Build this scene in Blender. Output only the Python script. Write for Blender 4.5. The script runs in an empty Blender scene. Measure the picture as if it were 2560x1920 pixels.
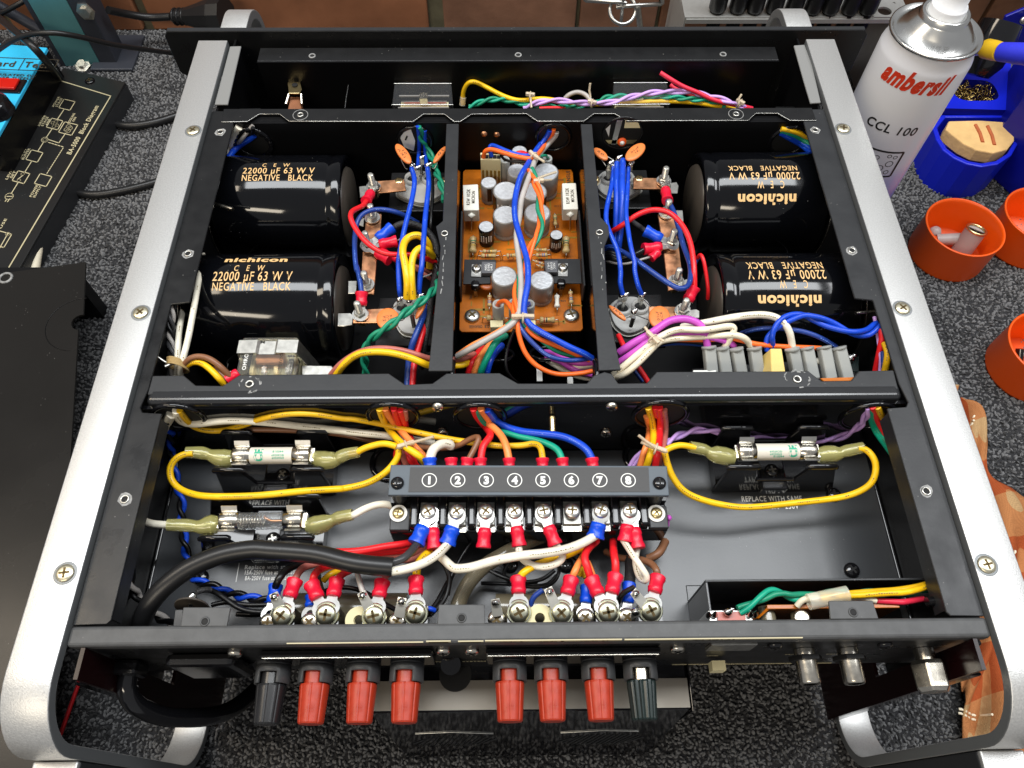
import bpy, bmesh, math, random
from mathutils import Vector, Matrix
random.seed(7)
sc = bpy.context.scene
C = sc.collection
# ------------------------------------------------------------------ camera
CAMP = Vector((-0.01219359, -0.08305966, 0.36625277))
CAMM = Matrix(((0.9999217830551203, 0.006868436988404759, -0.01045238466596956),
               (-0.011180567923423819, 0.8654398919328833, -0.5008879998084491),
               (0.005605592990825195, 0.5009656854760968, 0.8654489928948359)))
FOC = 1901.88
cam = bpy.data.cameras.new('camera')
cam.sensor_width = 36.0
cam.lens = FOC * 36.0 / 2560.0
cam.clip_start = 0.01
cam.clip_end = 50
camo = bpy.data.objects.new('camera', cam)
C.objects.link(camo)
camo.matrix_world = Matrix.Translation(CAMP) @ CAMM.to_4x4()
sc.camera = camo
# ------------------------------------------------------------------ light and exposure
sc.view_settings.view_transform = 'Standard'
sc.view_settings.look = 'None'
sc.view_settings.gamma = 1
sc.view_settings.exposure = 0.42
w = bpy.data.worlds.new('World'); sc.world = w; w.use_nodes = True
w.node_tree.nodes['Background'].inputs[0].default_value = (0.80, 0.81, 0.84, 1)
w.node_tree.nodes['Background'].inputs[1].default_value = 0.29
def area(name, loc, target, sx, sy, power, col):
    l = bpy.data.lights.new(name, 'AREA'); l.shape = 'RECTANGLE'; l.size = sx; l.size_y = sy
    l.energy = power; l.color = col
    o = bpy.data.objects.new(name, l); C.objects.link(o)
    d = Vector(target) - Vector(loc)
    o.location = loc; o.rotation_euler = d.to_track_quat('-Z', 'Y').to_euler()
    return o
area('ceiling_panel_light', (0.05, 0.50, 1.72), (0.05, 0.50, 0), 1.9, 0.50, 33, (0.95, 0.98, 1.0))
area('ceiling_panel_light_right', (1.42, 0.42, 1.72), (1.42, 0.42, 0), 0.45, 0.75, 11, (0.97, 0.98, 1.0))
area('warm_lamp_left', (-1.45, 0.30, 1.7), (-0.2, 0.2, 0), 0.42, 0.8, 11, (1.0, 0.86, 0.68))
area('warm_lamp_behind', (-0.9, -1.7, 1.7), (0, 0.1, 0), 1.3, 0.30, 16, (1.0, 0.88, 0.70))
# ------------------------------------------------------------------ measuring helpers: a pixel of the photograph on a plane at a known height
RG = dict(A=(0, 0, 2.592), B=(560, 0, 3.456), C=(1100, 0, 3.456), D=(1640, 0, 3.457), E=(2060, 0, 2.962), F=(380, 300, 3.95),
          G=(800, 300, 3.95), H=(1100, 300, 3.95), I=(1460, 300, 3.95), J=(1700, 300, 3.95), K=(2100, 400, 2.37), L=(360, 600, 3.95),
          M=(800, 600, 3.95), N=(1120, 600, 3.95), O=(1460, 600, 3.95), Q=(1700, 600, 3.95), R=(300, 960, 3.77), S=(820, 960, 3.77),
          T=(1200, 960, 3.77), U=(1640, 960, 3.568), V=(200, 1300, 3.95), X=(620, 1300, 3.606), Y=(1120, 1300, 3.607),
          Z=(1660, 1380, 3.687), a=(0, 560, 2.242), b=(0, 1300, 2.675), c=(1900, 1400, 3.191), d=(500, 1560, 2.765),
          e=(1200, 1560, 2.765), f=(2200, 900, 1.627), g=(0, 0, 5.267), h=(0, 200, 3.319), i=(1400, 0, 2.458), j=(2380, 0, 7.54),
          k=(0, 1740, 8.5), l=(2300, 1640, 5.923), p=(0, 0, 1.0))
def ray(u, v):
    return CAMM @ Vector(((u - 1280) / FOC, -(v - 960) / FOC, -1.0))
def px(r, x, y):
    a, b, s = RG[r]
    return a + x / s, b + y / s
def at(r, x, y, z):            # z in millimetres below/above the top of the rails
    d = ray(*px(r, x, y)); s = (z * 0.001 - CAMP.z) / d.z
    return CAMP + d * s
def aty(r, x, y, Y):
    d = ray(*px(r, x, y)); s = (Y - CAMP.y) / d.y
    return CAMP + d * s
def atx(r, x, y, X):
    d = ray(*px(r, x, y)); s = (X - CAMP.x) / d.x
    return CAMP + d * s
# ------------------------------------------------------------------ materials
def lin(h):
    h = h.lstrip('#'); o = []
    for i in (0, 2, 4):
        c = int(h[i:i + 2], 16) / 255
        o.append(c / 12.92 if c <= 0.04045 else ((c + 0.055) / 1.055) ** 2.4)
    return (*o, 1)
MATS = {}
def mat(name, col, rough=0.5, metal=0.0, spec=0.5, bump=0.0, bscale=300, var=0.0, vscale=60, rvar=0.0, coat=0.0, trans=0.0, alpha=1.0, ior=1.45, scratch=0.0, sss=0.0):
    m = bpy.data.materials.new(name); m.use_nodes = True; MATS[name] = m
    nt = m.node_tree; N = nt.nodes; Lk = nt.links; b = N['Principled BSDF']
    c = lin(col) if isinstance(col, str) else (*col, 1)
    b.inputs['Base Color'].default_value = c
    b.inputs['Roughness'].default_value = rough; b.inputs['Metallic'].default_value = metal
    b.inputs['Specular IOR Level'].default_value = spec; b.inputs['IOR'].default_value = ior
    b.inputs['Coat Weight'].default_value = coat; b.inputs['Coat Roughness'].default_value = 0.06
    b.inputs['Transmission Weight'].default_value = trans; b.inputs['Alpha'].default_value = alpha
    if sss: b.inputs['Subsurface Weight'].default_value = sss; b.inputs['Subsurface Scale'].default_value = 0.002
    tc = N.new('ShaderNodeTexCoord')
    if var or rvar:
        n = N.new('ShaderNodeTexNoise'); n.inputs['Scale'].default_value = vscale; n.inputs['Detail'].default_value = 6
        Lk.new(tc.outputs['Object'], n.inputs['Vector'])
        if var:
            r = N.new('ShaderNodeMapRange'); r.inputs['From Min'].default_value = 0.3; r.inputs['From Max'].default_value = 0.7
            r.inputs['To Min'].default_value = 1 - var; r.inputs['To Max'].default_value = 1 + var
            Lk.new(n.outputs['Fac'], r.inputs['Value'])
            x = N.new('ShaderNodeVectorMath'); x.operation = 'SCALE'; x.inputs[0].default_value = c[:3]
            Lk.new(r.outputs[0], x.inputs['Scale']); Lk.new(x.outputs[0], b.inputs['Base Color'])
        if rvar:
            r = N.new('ShaderNodeMapRange'); r.inputs['From Min'].default_value = 0.3; r.inputs['From Max'].default_value = 0.7
            r.inputs['To Min'].default_value = max(0.02, rough - rvar); r.inputs['To Max'].default_value = rough + rvar
            Lk.new(n.outputs['Fac'], r.inputs['Value']); Lk.new(r.outputs[0], b.inputs['Roughness'])
    if bump:
        n = N.new('ShaderNodeTexNoise'); n.inputs['Scale'].default_value = bscale; n.inputs['Detail'].default_value = 3
        Lk.new(tc.outputs['Object'], n.inputs['Vector'])
        bp = N.new('ShaderNodeBump'); bp.inputs['Strength'].default_value = bump; bp.inputs['Distance'].default_value = 0.0006
        Lk.new(n.outputs['Fac'], bp.inputs['Height']); Lk.new(bp.outputs[0], b.inputs['Normal'])
    if scratch:     # dust specks and small scuffs in the paint
        v = N.new('ShaderNodeTexVoronoi'); v.inputs['Scale'].default_value = 260; v.feature = 'F1'
        Lk.new(tc.outputs['Object'], v.inputs['Vector'])
        r = N.new('ShaderNodeMath'); r.operation = 'LESS_THAN'; r.inputs[1].default_value = 0.075
        Lk.new(v.outputs['Distance'], r.inputs[0])
        n2 = N.new('ShaderNodeTexNoise'); n2.inputs['Scale'].default_value = 35; Lk.new(tc.outputs['Object'], n2.inputs['Vector'])
        g2 = N.new('ShaderNodeMath'); g2.operation = 'GREATER_THAN'; g2.inputs[1].default_value = 0.56; Lk.new(n2.outputs['Fac'], g2.inputs[0])
        mu = N.new('ShaderNodeMath'); mu.operation = 'MULTIPLY'; Lk.new(r.outputs[0], mu.inputs[0]); Lk.new(g2.outputs[0], mu.inputs[1])
        m3 = N.new('ShaderNodeMath'); m3.operation = 'MULTIPLY'; m3.inputs[1].default_value = scratch; Lk.new(mu.outputs[0], m3.inputs[0])
        mx = N.new('ShaderNodeMix'); mx.data_type = 'RGBA'; Lk.new(m3.outputs[0], mx.inputs['Factor'])
        src = b.inputs['Base Color'].links[0].from_socket if b.inputs['Base Color'].links else None
        if src: Lk.new(src, mx.inputs['A'])
        else: mx.inputs['A'].default_value = c
        mx.inputs['B'].default_value = (0.35, 0.34, 0.32, 1)
        Lk.new(mx.outputs['Result'], b.inputs['Base Color'])
    return m
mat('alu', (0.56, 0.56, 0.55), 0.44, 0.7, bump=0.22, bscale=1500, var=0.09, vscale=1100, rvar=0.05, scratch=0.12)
mat('alu_side_shade', (0.20, 0.21, 0.215), 0.5, 0.6, bump=0.1, bscale=900)  # alu darkened: shade of the side faces put into the colour
mat('black_paint', (0.009, 0.0092, 0.0098), 0.32, spec=0.35, rvar=0.08, vscale=90, scratch=0.5, bump=0.05, bscale=700)
mat('satin_black', (0.020, 0.021, 0.023), 0.42, spec=0.42, rvar=0.08, vscale=70, scratch=0.35, bump=0.08, bscale=500)
mat('grey_black', (0.040, 0.043, 0.047), 0.30, spec=0.55, rvar=0.015, vscale=40, bump=0.05, bscale=700, scratch=0.25)
mat('ledge_grey', (0.055, 0.056, 0.057), 0.5, spec=0.5, var=0.16, vscale=160, bump=0.1, bscale=600, scratch=0.2)
mat('gloss_black', (0.004, 0.004, 0.005), 0.07, spec=0.5, scratch=0.3)
mat('deep_black', (0.004, 0.004, 0.0045), 0.32, spec=0.25)
mat('red_black', (0.008, 0.0015, 0.002), 0.22, spec=0.25)
mat('cap_black', (0.002, 0.0022, 0.003), 0.09, spec=0.5, rvar=0.03, vscale=30, bump=0.16, bscale=22, scratch=0.35)
mat('nickel_flat', (0.42, 0.41, 0.38), 0.42, 0.9, var=0.1, vscale=200)
mat('rolled', (0.012, 0.0125, 0.014), 0.18, spec=0.8, scratch=0.4)
mat('end_brown', (0.05, 0.042, 0.034), 0.35)
mat('zinc', (0.60, 0.585, 0.53), 0.36, 1.0, var=0.15, vscale=300)
mat('steel', (0.58, 0.575, 0.55), 0.34, 1.0, var=0.1, vscale=200)
mat('brass', (0.62, 0.50, 0.26), 0.3, 1.0, var=0.15, vscale=400)
mat('copper', (0.72, 0.36, 0.19), 0.36, 1.0, var=0.18, vscale=150, rvar=0.1)
mat('tin', (0.55, 0.54, 0.50), 0.35, 1.0, var=0.2, vscale=300)
mat('solder', (0.7, 0.7, 0.68), 0.18, 1.0)
mat('hole', (0.004, 0.004, 0.004), 0.7)
mat('slot', (0.10, 0.07, 0.03), 0.5, 0.8)
mat('scuff', (0.24, 0.24, 0.235), 0.55, var=0.4, vscale=400)
for n, c in dict(yellow='#EDBB16', amber='#DFAE18', blue='#1243BE', navy='#1C3A86', red='#DE1F26', green='#1C8464', mint='#14997A', orange='#EE6A26',
                 peach='#F08A48', lilac='#C39CDC', magenta='#BC4FB6', cream='#E4D9C0', white='#E3DDCB', grey='#A8A39E', brown='#7E553B',
                 rose='#B3675C', black='#0D0D0E', dkgrey='#3a3a3c', pinkred='#D92B45', sleeve_cream='#D8D0B0').items():
    mat('w_' + n, c, 0.36, spec=0.45, var=0.12, vscale=90, rvar=0.10, bump=0.12, bscale=260, scratch=0.22)
mat('crimp_red', '#D81533', 0.34, spec=0.5, bump=0.1, bscale=150)
mat('crimp_blue', '#0446C8', 0.34, spec=0.5, bump=0.1, bscale=150)
mat('olive_sleeve', (0.50, 0.47, 0.17), 0.13, trans=0.45, spec=0.8, bump=0.35, bscale=160, alpha=0.82)
mat('smoke_tube', (0.20, 0.17, 0.11), 0.16, trans=0.35, spec=0.6, alpha=0.88)
mat('pcb', '#B0600F', 0.30, var=0.30, vscale=70, bump=0.15, bscale=300, spec=0.5)
mat('pcb_trace', '#8A6A18', 0.4)
mat('can_grey', '#8B8885', 0.3, 0.15, spec=0.5, var=0.05, vscale=200)
mat('can_top', '#B9BCC0', 0.45, 0.35, bump=0.6, bscale=420, var=0.12, vscale=500)
mat('can_black', '#131214', 0.14)
mat('ivory', '#DDD3A8', 0.4, var=0.05)
mat('cement', '#DAD7CC', 0.6, bump=0.2, bscale=900)
mat('ceram_orange', '#D97A3D', 0.4, var=0.08, vscale=500)
mat('ceram_brown', '#A3521C', 0.35)
mat('res_body', '#A88C5C', 0.4)
mat('band_red', '#9E2418', 0.4); mat('band_black', '#15120F', 0.4); mat('band_gold', '#C49A3A', 0.35, 0.5)
mat('band_blue', '#2F5AA8', 0.4); mat('band_green', '#3E7A58', 0.4)
mat('trans_grey', '#55565A', 0.5); mat('socket_grey', '#A9A9A6', 0.45, var=0.06); mat('spade_grey', '#9C9E9B', 0.42, var=0.04)
mat('print_gold', '#D9B27A', 0.45, spec=0.4); mat('print_white', '#DADAD6', 0.5); mat('print_dark', '#3B3222', 0.6)
mat('print_pale', '#5F86D8', 0.5); mat('print_brown', '#7A6A3C', 0.6)
mat('print_cream', '#B8AE8C', 0.5); mat('label_black', (0.035, 0.034, 0.034), 0.5, bump=0.1, bscale=400)
mat('clear_thin', (0.25, 0.26, 0.28), 0.04, spec=0.5, alpha=0.10)
mat('matt_black', (0.006, 0.006, 0.006), 0.55, spec=0.3)
mat('dust_grey', (0.2,0.2,0.2), 0.8)
mat('rail_brass', (0.66, 0.61, 0.45), 0.34, 1.0, var=0.2, vscale=400)
mat('cover_plastic', (0.065, 0.082, 0.10), 0.45, spec=0.5, var=0.06)
mat('bakelite', (0.006, 0.006, 0.007), 0.10, spec=0.6)
mat('rubber', (0.010, 0.010, 0.0105), 0.36, spec=0.45, bump=0.05, bscale=200, scratch=0.15)
mat('post_red', '#A0301A', 0.34, spec=0.5, bump=0.08, bscale=300, var=0.12, vscale=160, rvar=.08); mat('post_black', (0.014, 0.014, 0.015), 0.26)
mat('post_green', (0.008, 0.016, 0.015), 0.25)
mat('collar_grey', (0.055, 0.057, 0.06), 0.42)
mat('clear', (0.9, 0.92, 0.92), 0.04, trans=0.9, ior=1.35, alpha=0.55)
mat('clear_yel', (0.93, 0.90, 0.78), 0.12, trans=0.5, ior=1.4, alpha=0.62)
mat('tie', (0.80, 0.68, 0.50), 0.25, trans=0.3, alpha=0.8)
mat('foam_grey', (0.19, 0.19, 0.185), 0.85, bump=0.2, bscale=900)
mat('fuse_body', '#CFC9BC', 0.5); mat('fuse_green', '#2C9E7E', 0.5)
mat('nickel', (0.62, 0.58, 0.50), 0.25, 1.0, var=0.08, vscale=200, rvar=0.06)
mat('iridite', (0.66, 0.66, 0.50), 0.34, 1.0, var=0.25, vscale=120)
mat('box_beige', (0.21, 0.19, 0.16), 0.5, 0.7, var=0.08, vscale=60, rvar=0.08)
# ------------------------------------------------------------------ mesh builder
class MB:
    def __init__(s): s.v = []; s.f = []; s.m = []; s.sm = []; s.mats = []; s.T = Matrix.Identity(4)
    def mi(s, m):
        if m not in s.mats: s.mats.append(m)
        return s.mats.index(m)
    def add(s, vs, fs, m, smooth=False):
        o = len(s.v); s.v += [tuple(s.T @ Vector(v)) for v in vs]
        k = s.mi(m)
        for f in fs: s.f.append(tuple(o + i for i in f)); s.m.append(k); s.sm.append(smooth)
        return s
    def box(s, x0, x1, y0, y1, z0, z1, m):
        vs = [(x, y, z) for z in (z0, z1) for y in (y0, y1) for x in (x0, x1)]
        return s.add(vs, [(0, 2, 3, 1), (4, 5, 7, 6), (0, 1, 5, 4), (2, 6, 7, 3), (0, 4, 6, 2), (1, 3, 7, 5)], m)
    def cbox(s, c, sx, sy, sz, m, rz=0.0, R=None):
        T0 = s.T.copy(); s.T = s.T @ Matrix.Translation(c) @ (R.to_4x4() if R is not None else Matrix.Rotation(rz, 4, 'Z'))
        s.box(-sx / 2, sx / 2, -sy / 2, sy / 2, -sz / 2, sz / 2, m); s.T = T0; return s
    def lathe(s, prof, o, ax, m, n=18, smooth=True, capa=True, capb=True):
        o = Vector(o); q = Vector(ax).normalized().to_track_quat('Z', 'Y').to_matrix()
        vs = []; fs = []
        for r, h in prof:
            for i in range(n):
                a = 2 * math.pi * i / n; vs.append(o + q @ Vector((r * math.cos(a), r * math.sin(a), h)))
        for j in range(len(prof) - 1):
            for i in range(n):
                k = (i + 1) % n; fs.append((j * n + i, j * n + k, (j + 1) * n + k, (j + 1) * n + i))
        s.add(vs, fs, m, smooth)
        L = len(prof) - 1
        if capa and prof[0][0] > 1e-6: s.add(vs[:n], [tuple(reversed(range(n)))], m)
        if capb and prof[-1][0] > 1e-6: s.add(vs[L * n:], [tuple(range(n))], m)
        return s
    def cyl(s, a, b, r, m, r2=None, n=14, smooth=True):
        a = Vector(a); b = Vector(b); h = (b - a).length
        return s.lathe([(r, 0), (r if r2 is None else r2, h)], a, b - a, m, n, smooth)
    def tube(s, pts, r, m, n=8, caps=True):
        pts = [Vector(p) for p in pts]; vs = []; fs = []
        rr = r if isinstance(r, (list, tuple)) else [r] * len(pts)
        t = (pts[1] - pts[0]).normalized(); up = Vector((0, 0, 1)) if abs(t.z) < 0.9 else Vector((0, 1, 0))
        nx = t.cross(up).normalized()
        for i, p in enumerate(pts):
            t2 = (pts[min(i + 1, len(pts) - 1)] - pts[max(i - 1, 0)])
            if t2.length < 1e-9: t2 = t
            t2 = t2.normalized(); nx = (nx - t2 * nx.dot(t2)).normalized(); ny = t2.cross(nx); t = t2
            for k in range(n):
                a = 2 * math.pi * k / n; vs.append(p + (nx * math.cos(a) + ny * math.sin(a)) * rr[i])
        for i in range(len(pts) - 1):
            for k in range(n):
                l = (k + 1) % n; fs.append((i * n + k, i * n + l, (i + 1) * n + l, (i + 1) * n + k))
        s.add(vs, fs, m, True)
        if caps:
            s.add(vs[:n], [tuple(reversed(range(n)))], m); s.add(vs[-n:], [tuple(range(n))], m)
        return s
    def torus(s, c, ax, R, r, m, n=24, k=8):
        c = Vector(c); q = Vector(ax).normalized().to_track_quat('Z', 'Y').to_matrix(); vs = []; fs = []
        for i in range(n):
            a = 2 * math.pi * i / n; 
            for j in range(k):
                b = 2 * math.pi * j / k; rr = R + r * math.cos(b)
                vs.append(c + q @ Vector((rr * math.cos(a), rr * math.sin(a), r * math.sin(b))))
        for i in range(n):
            for j in range(k):
                i2 = (i + 1) % n; j2 = (j + 1) % k
                fs.append((i * k + j, i2 * k + j, i2 * k + j2, i * k + j2))
        return s.add(vs, fs, m, True)
    def prism(s, poly, off, m):       # poly: 3-D points in a plane, off: extrusion vector
        poly = [Vector(p) for p in poly]; off = Vector(off); n = len(poly)
        nrm = sum(((poly[i] - poly[0]).cross(poly[i + 1] - poly[0]) for i in range(1, n - 1)), Vector())
        if nrm.dot(off) > 0: poly = poly[::-1]
        vs = poly + [p + off for p in poly]
        fs = [tuple(range(n)), tuple(reversed(range(n, 2 * n)))] + [(i, i + n, (i + 1) % n + n, (i + 1) % n) for i in range(n)]
        return s.add(vs, fs, m)
    def build(s, name, parent=None, label=None, bevel=0.0, segs=2, auto=False, kind=None, loc=None):
        me = bpy.data.meshes.new(name); me.from_pydata(s.v, [], s.f)
        for m in s.mats: me.materials.append(MATS[m])
        me.polygons.foreach_set('material_index', s.m); me.polygons.foreach_set('use_smooth', s.sm)
        me.validate(); me.update()
        o = bpy.data.objects.new(name, me); C.objects.link(o)
        if bevel:
            b = o.modifiers.new('bevel', 'BEVEL'); b.width = bevel; b.segments = segs; b.limit_method = 'ANGLE'; b.angle_limit = math.radians(50)
            b.harden_normals = False
        if loc is not None: o.location = loc
        if parent is not None: o.parent = parent
        if label: o['label'] = label
        if kind: o['kind'] = kind
        return o
def tag(o, label=None, cat=None, group=None, kind=None):
    if label: o['label'] = label
    if cat: o['category'] = cat
    if group: o['group'] = group
    if kind: o['kind'] = kind
    return o
def empty(name, loc, label, cat, group=None):
    o = bpy.data.objects.new(name, None); C.objects.link(o); o.location = loc; o.empty_display_size = 0.02
    o['label'] = label; o['category'] = cat
    if group: o['group'] = group
    return o
def reroot(o):                     # keep parts where they were built when the thing's base is not the origin
    bpy.context.view_layer.update()
def inst(name, src, M, parent, label=None):
    o = bpy.data.objects.new(name, src.data if hasattr(src, 'data') else src); C.objects.link(o)
    o.matrix_local = M
    if parent is not None: o.parent = parent
    if label: o['label'] = label
    return o
def spline(P, k=7):
    P = [Vector(p) for p in P]; out = []
    if len(P) == 2: return [P[0].lerp(P[1], i / k) for i in range(k + 1)]
    Q = [P[0] * 2 - P[1]] + P + [P[-1] * 2 - P[-2]]
    for i in range(1, len(Q) - 2):
        a, b, c, d = Q[i - 1:i + 3]
        for j in range(k):
            t = j / k
            out.append(0.5 * ((2 * b) + (c - a) * t + (2 * a - 5 * b + 4 * c - d) * t * t + (3 * b - a - 3 * c + d) * t ** 3))
    out.append(P[-1])
    return out
YMAX = 9.0      # a wire that would poke through the bulkhead behind it stops in its opening
def path(r, pts):
    out = []
    for p in pts:
        if isinstance(p, Vector): out.append(p); continue
        if not isinstance(p[0], str): p = (r, *p)
        q = at(*p)
        if q.y > YMAX: q = aty(p[0], p[1], p[2], YMAX)
        if q.z < -0.0635 and 0 < q.y < .119 and abs(q.x) < .2: q = at(p[0], p[1], p[2], -63.5)
        if 0 < q.y < .345 and abs(q.x) > .2128 and abs(q.x) < .235 and q.z < -.006: q = atx(p[0], p[1], p[2], math.copysign(.2128, q.x))
        out.append(q)
    return out
def wire(r, pts, rad, col, parent, label=None, name='wire', n=8, k=7):
    P = path(r, pts)
    Q = spline(P, k)
    for it in range(5):
        Q = [Q[0]] + [Q[i] * .5 + (Q[i - 1] + Q[i + 1]) * .25 for i in range(1, len(Q) - 1)] + [Q[-1]]
    mb = MB(); mb.tube(Q, rad * 0.001, col if col in MATS else 'w_' + col, n)
    o = mb.build(name, parent, label)
    if label and col in ('yellow', 'amber', 'blue', 'white', 'cream', 'navy') and rad > 1.4:      # the printed type along the insulation
        pm = MB(); m = {'blue': 'print_pale', 'navy': 'print_pale'}.get(col, 'print_brown'); L = 0.0; nxt = .004
        for i in range(1, len(Q)):
            d = Q[i] - Q[i - 1]; dl = d.length
            while L + dl > nxt:
                t = (nxt - L) / dl; c = Q[i - 1] + d * t; u = d.normalized(); v = (CAMP - c); v = (v - u * v.dot(u)).normalized()
                pm.T = Matrix.Translation(c + v * rad * .001) @ Matrix((u, v.cross(u), v)).transposed().to_4x4()
                pm.box(-.0004, .0004, -.00028, .00028 * random.uniform(-.4, 1), -.0001, .00010, m); nxt += .0013 if random.random() < .84 else .016
            L += dl
        if pm.v: pm.build('wire_print', o, kind='stuff')
    return o
def twist(r, pts, rad, cols, parent, turns=6, label=None, sep=1.0, name='wire'):
    P = spline(path(r, pts), 14); L = [0]
    for i in range(1, len(P)): L.append(L[-1] + (P[i] - P[i - 1]).length)
    for ci, c in enumerate(cols):
        Q = []
        for i, p in enumerate(P):
            t = (P[min(i + 1, len(P) - 1)] - P[max(i - 1, 0)]).normalized()
            u = t.cross(Vector((0, 0, 1))).normalized(); v = u.cross(t)
            a = 2 * math.pi * (turns * L[i] / L[-1] + ci / len(cols))
            Q.append(p + (u * math.cos(a) + v * math.sin(a)) * rad * 0.001 * sep)
        MB().tube(Q, rad * 0.001, 'w_' + c, 7).build(name, parent, (label or '%s strand of a twisted pair') % c if '%s' in (label or '%s') else label)
FONT_CACHE = {}
def text_mesh(s, bold=0.0):
    key = (s, bold)
    if key not in FONT_CACHE:
        cu = bpy.data.curves.new('txt', 'FONT'); cu.body = s; cu.size = 1; cu.align_x = 'CENTER'; cu.align_y = 'TOP_BASELINE'; cu.offset = bold; cu.resolution_u = 3; cu.space_character = 1.12
        o = bpy.data.objects.new('txt', cu); C.objects.link(o); bpy.context.view_layer.update()
        me = bpy.data.meshes.new_from_object(o.evaluated_get(bpy.context.evaluated_depsgraph_get()))
        V = [tuple(v.co) for v in me.vertices]; F = [tuple(p.vertices) for p in me.polygons]
        bpy.data.objects.remove(o); bpy.data.curves.remove(cu); bpy.data.meshes.remove(me)
        FONT_CACHE[key] = (V, F)
    return FONT_CACHE[key]
def text(s, o, xd, yd, h, m, parent, name='lettering', w=None, bold=0.02, fn=None, mb=None):
    """flat lettering centred at o, running along xd, letters upright along yd; h cap height, w total width"""
    V, F = text_mesh(s, bold)
    xs = [v[0] for v in V]; ys = [v[1] for v in V]
    sy = h / 0.70; cx = (min(xs) + max(xs)) / 2; cy = (min(ys) + max(ys)) / 2 if '\n' in s else 0.35
    sx = sy if w is None else w / max(1e-6, max(xs) - min(xs))
    own = mb is None; mb = mb or MB()
    pts = []
    for v in V:
        a = (v[0] - cx) * sx; b = (v[1] - cy) * sy
        pts.append(fn(a, b) if fn else Vector(o) + Vector(xd) * a + Vector(yd) * b)
    mb.add(pts, F, m)
    return mb.build(name, parent) if own else mb
def ppm(z, row):      # photograph pixels per metre at this height and row
    a = at('p', 1280, row, z); b = at('p', 1380, row, z); return 100 / (b - a).length
def screw_mesh(name, R, H, m, slot='slot', washer=0.0, wm=None, star=True):
    mb = MB()
    z = 0
    if washer: mb.lathe([(washer * .5, 0), (washer, 0), (washer, H * .18), (R, H * .18)], (0, 0, 0), (0, 0, 1), wm or m, 20, False); z = H * .18
    mb.lathe([(R, z), (R, z + H * .45), (R * .88, z + H * .75), (R * .6, z + H * .95), (R * .25, z + H), (0.00001, z + H)], (0, 0, 0), (0, 0, 1), m, 20)
    if star:
        for a in (0.4, 0.4 + math.pi / 2):
            mb.cbox((0, 0, z + H * .97), R * 1.15, R * .26, H * .14, slot, rz=a)
    o = mb.build(name); me = o.data; bpy.data.objects.remove(o); return me
SCR = {}
def screw(pos, parent, kind='zinc', R=0.0035, H=0.002, ax=(0, 0, 1), rz=None, name='screw', label=None, washer=0.0, wm=None, slot='slot'):
    key = (kind, round(R, 5), round(H, 5), washer, wm, slot)
    if key not in SCR: SCR[key] = screw_mesh('screw', R, H, kind, slot, washer, wm)
    q = Vector(ax).normalized().to_track_quat('Z', 'Y').to_matrix().to_4x4()
    M = Matrix.Translation(pos) @ q @ Matrix.Rotation(random.uniform(0, 3) if rz is None else rz, 4, 'Z')
    return inst(name, SCR[key], M, parent, label)
def crimp(tip, tail, col, parent, R=0.0026, ring=True, lug_r=0.0045, name='crimp_sleeve', lugm='steel'):
    """insulated ring terminal: ring at tip, sleeve whose wire end is tail"""
    tip = Vector(tip); tail = Vector(tail); d = tip - tail; L = d.length; u = d / L
    mb = MB()
    sl = L * (0.62 if ring else 1.0)
    mb.lathe([(R * 1.18, 0), (R * 1.2, sl * .12), (R * 1.02, sl * .3), (R * 1.0, sl * .62), (R * 1.12, sl * .7), (R * 1.0, sl * .95), (R * .85, sl)], tail, u, col, 14)
    o = mb.build(name, parent)
    if ring:
        mb = MB(); side = u.cross(Vector((0, 0, 1))).normalized()
        a = tail + u * sl * .95; up = side.cross(u).normalized()
        mb.prism([a - side * R * .7, a + side * R * .7, tip + side * lug_r * .6 - u * lug_r * .5, tip - side * lug_r * .6 - u * lug_r * .5], up * 0.0007, lugm)
        mb.lathe([(lug_r * .45, 0), (lug_r, 0), (lug_r, 0.0008), (lug_r * .45, 0.0008)], tip, up, lugm, 18, False, False, False)
        mb.build('ring_lug', parent)
    return o
# ================================================================== SETTING
import numpy as np
def carpet_material():
    m = mat('carpet', (0.030, 0.030, 0.032), 0.95, spec=0.1, bump=0.6, bscale=500)
    m = mat('carpet_loop', (0.04, 0.04, 0.042), 0.85, spec=0.25)
    nt = m.node_tree; N = nt.nodes; L = nt.links; b = N['Principled BSDF']
    tc = N.new('ShaderNodeTexCoord')
    v = N.new('ShaderNodeTexVoronoi'); v.inputs['Scale'].default_value = 420; L.new(tc.outputs['Object'], v.inputs['Vector'])
    s = N.new('ShaderNodeSeparateColor'); L.new(v.outputs['Color'], s.inputs[0])
    n = N.new('ShaderNodeTexNoise'); n.inputs['Scale'].default_value = 18; L.new(tc.outputs['Object'], n.inputs['Vector'])
    a = N.new('ShaderNodeMath'); a.operation = 'ADD'; L.new(s.outputs[0], a.inputs[0]); L.new(n.outputs['Fac'], a.inputs[1])
    r = N.new('ShaderNodeValToRGB'); L.new(a.outputs[0], r.inputs[0])
    e = r.color_ramp.elements; e[0].position = 0.35; e[0].color = (0.014, 0.014, 0.015, 1); e[1].position = 1.15 if False else 1.0; e[1].color = (0.15, 0.15, 0.152, 1)
    k = e.new(0.75); k.color = (0.042, 0.042, 0.043, 1)
    L.new(r.outputs[0], b.inputs['Base Color'])
    b.inputs['Sheen Weight'].default_value = 0.15
carpet_material()
CZ = -0.212
MB().box(-1.1, 1.1, -0.5, 0.746, CZ - 0.01, CZ, 'carpet').build('carpet', kind='structure')
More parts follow.
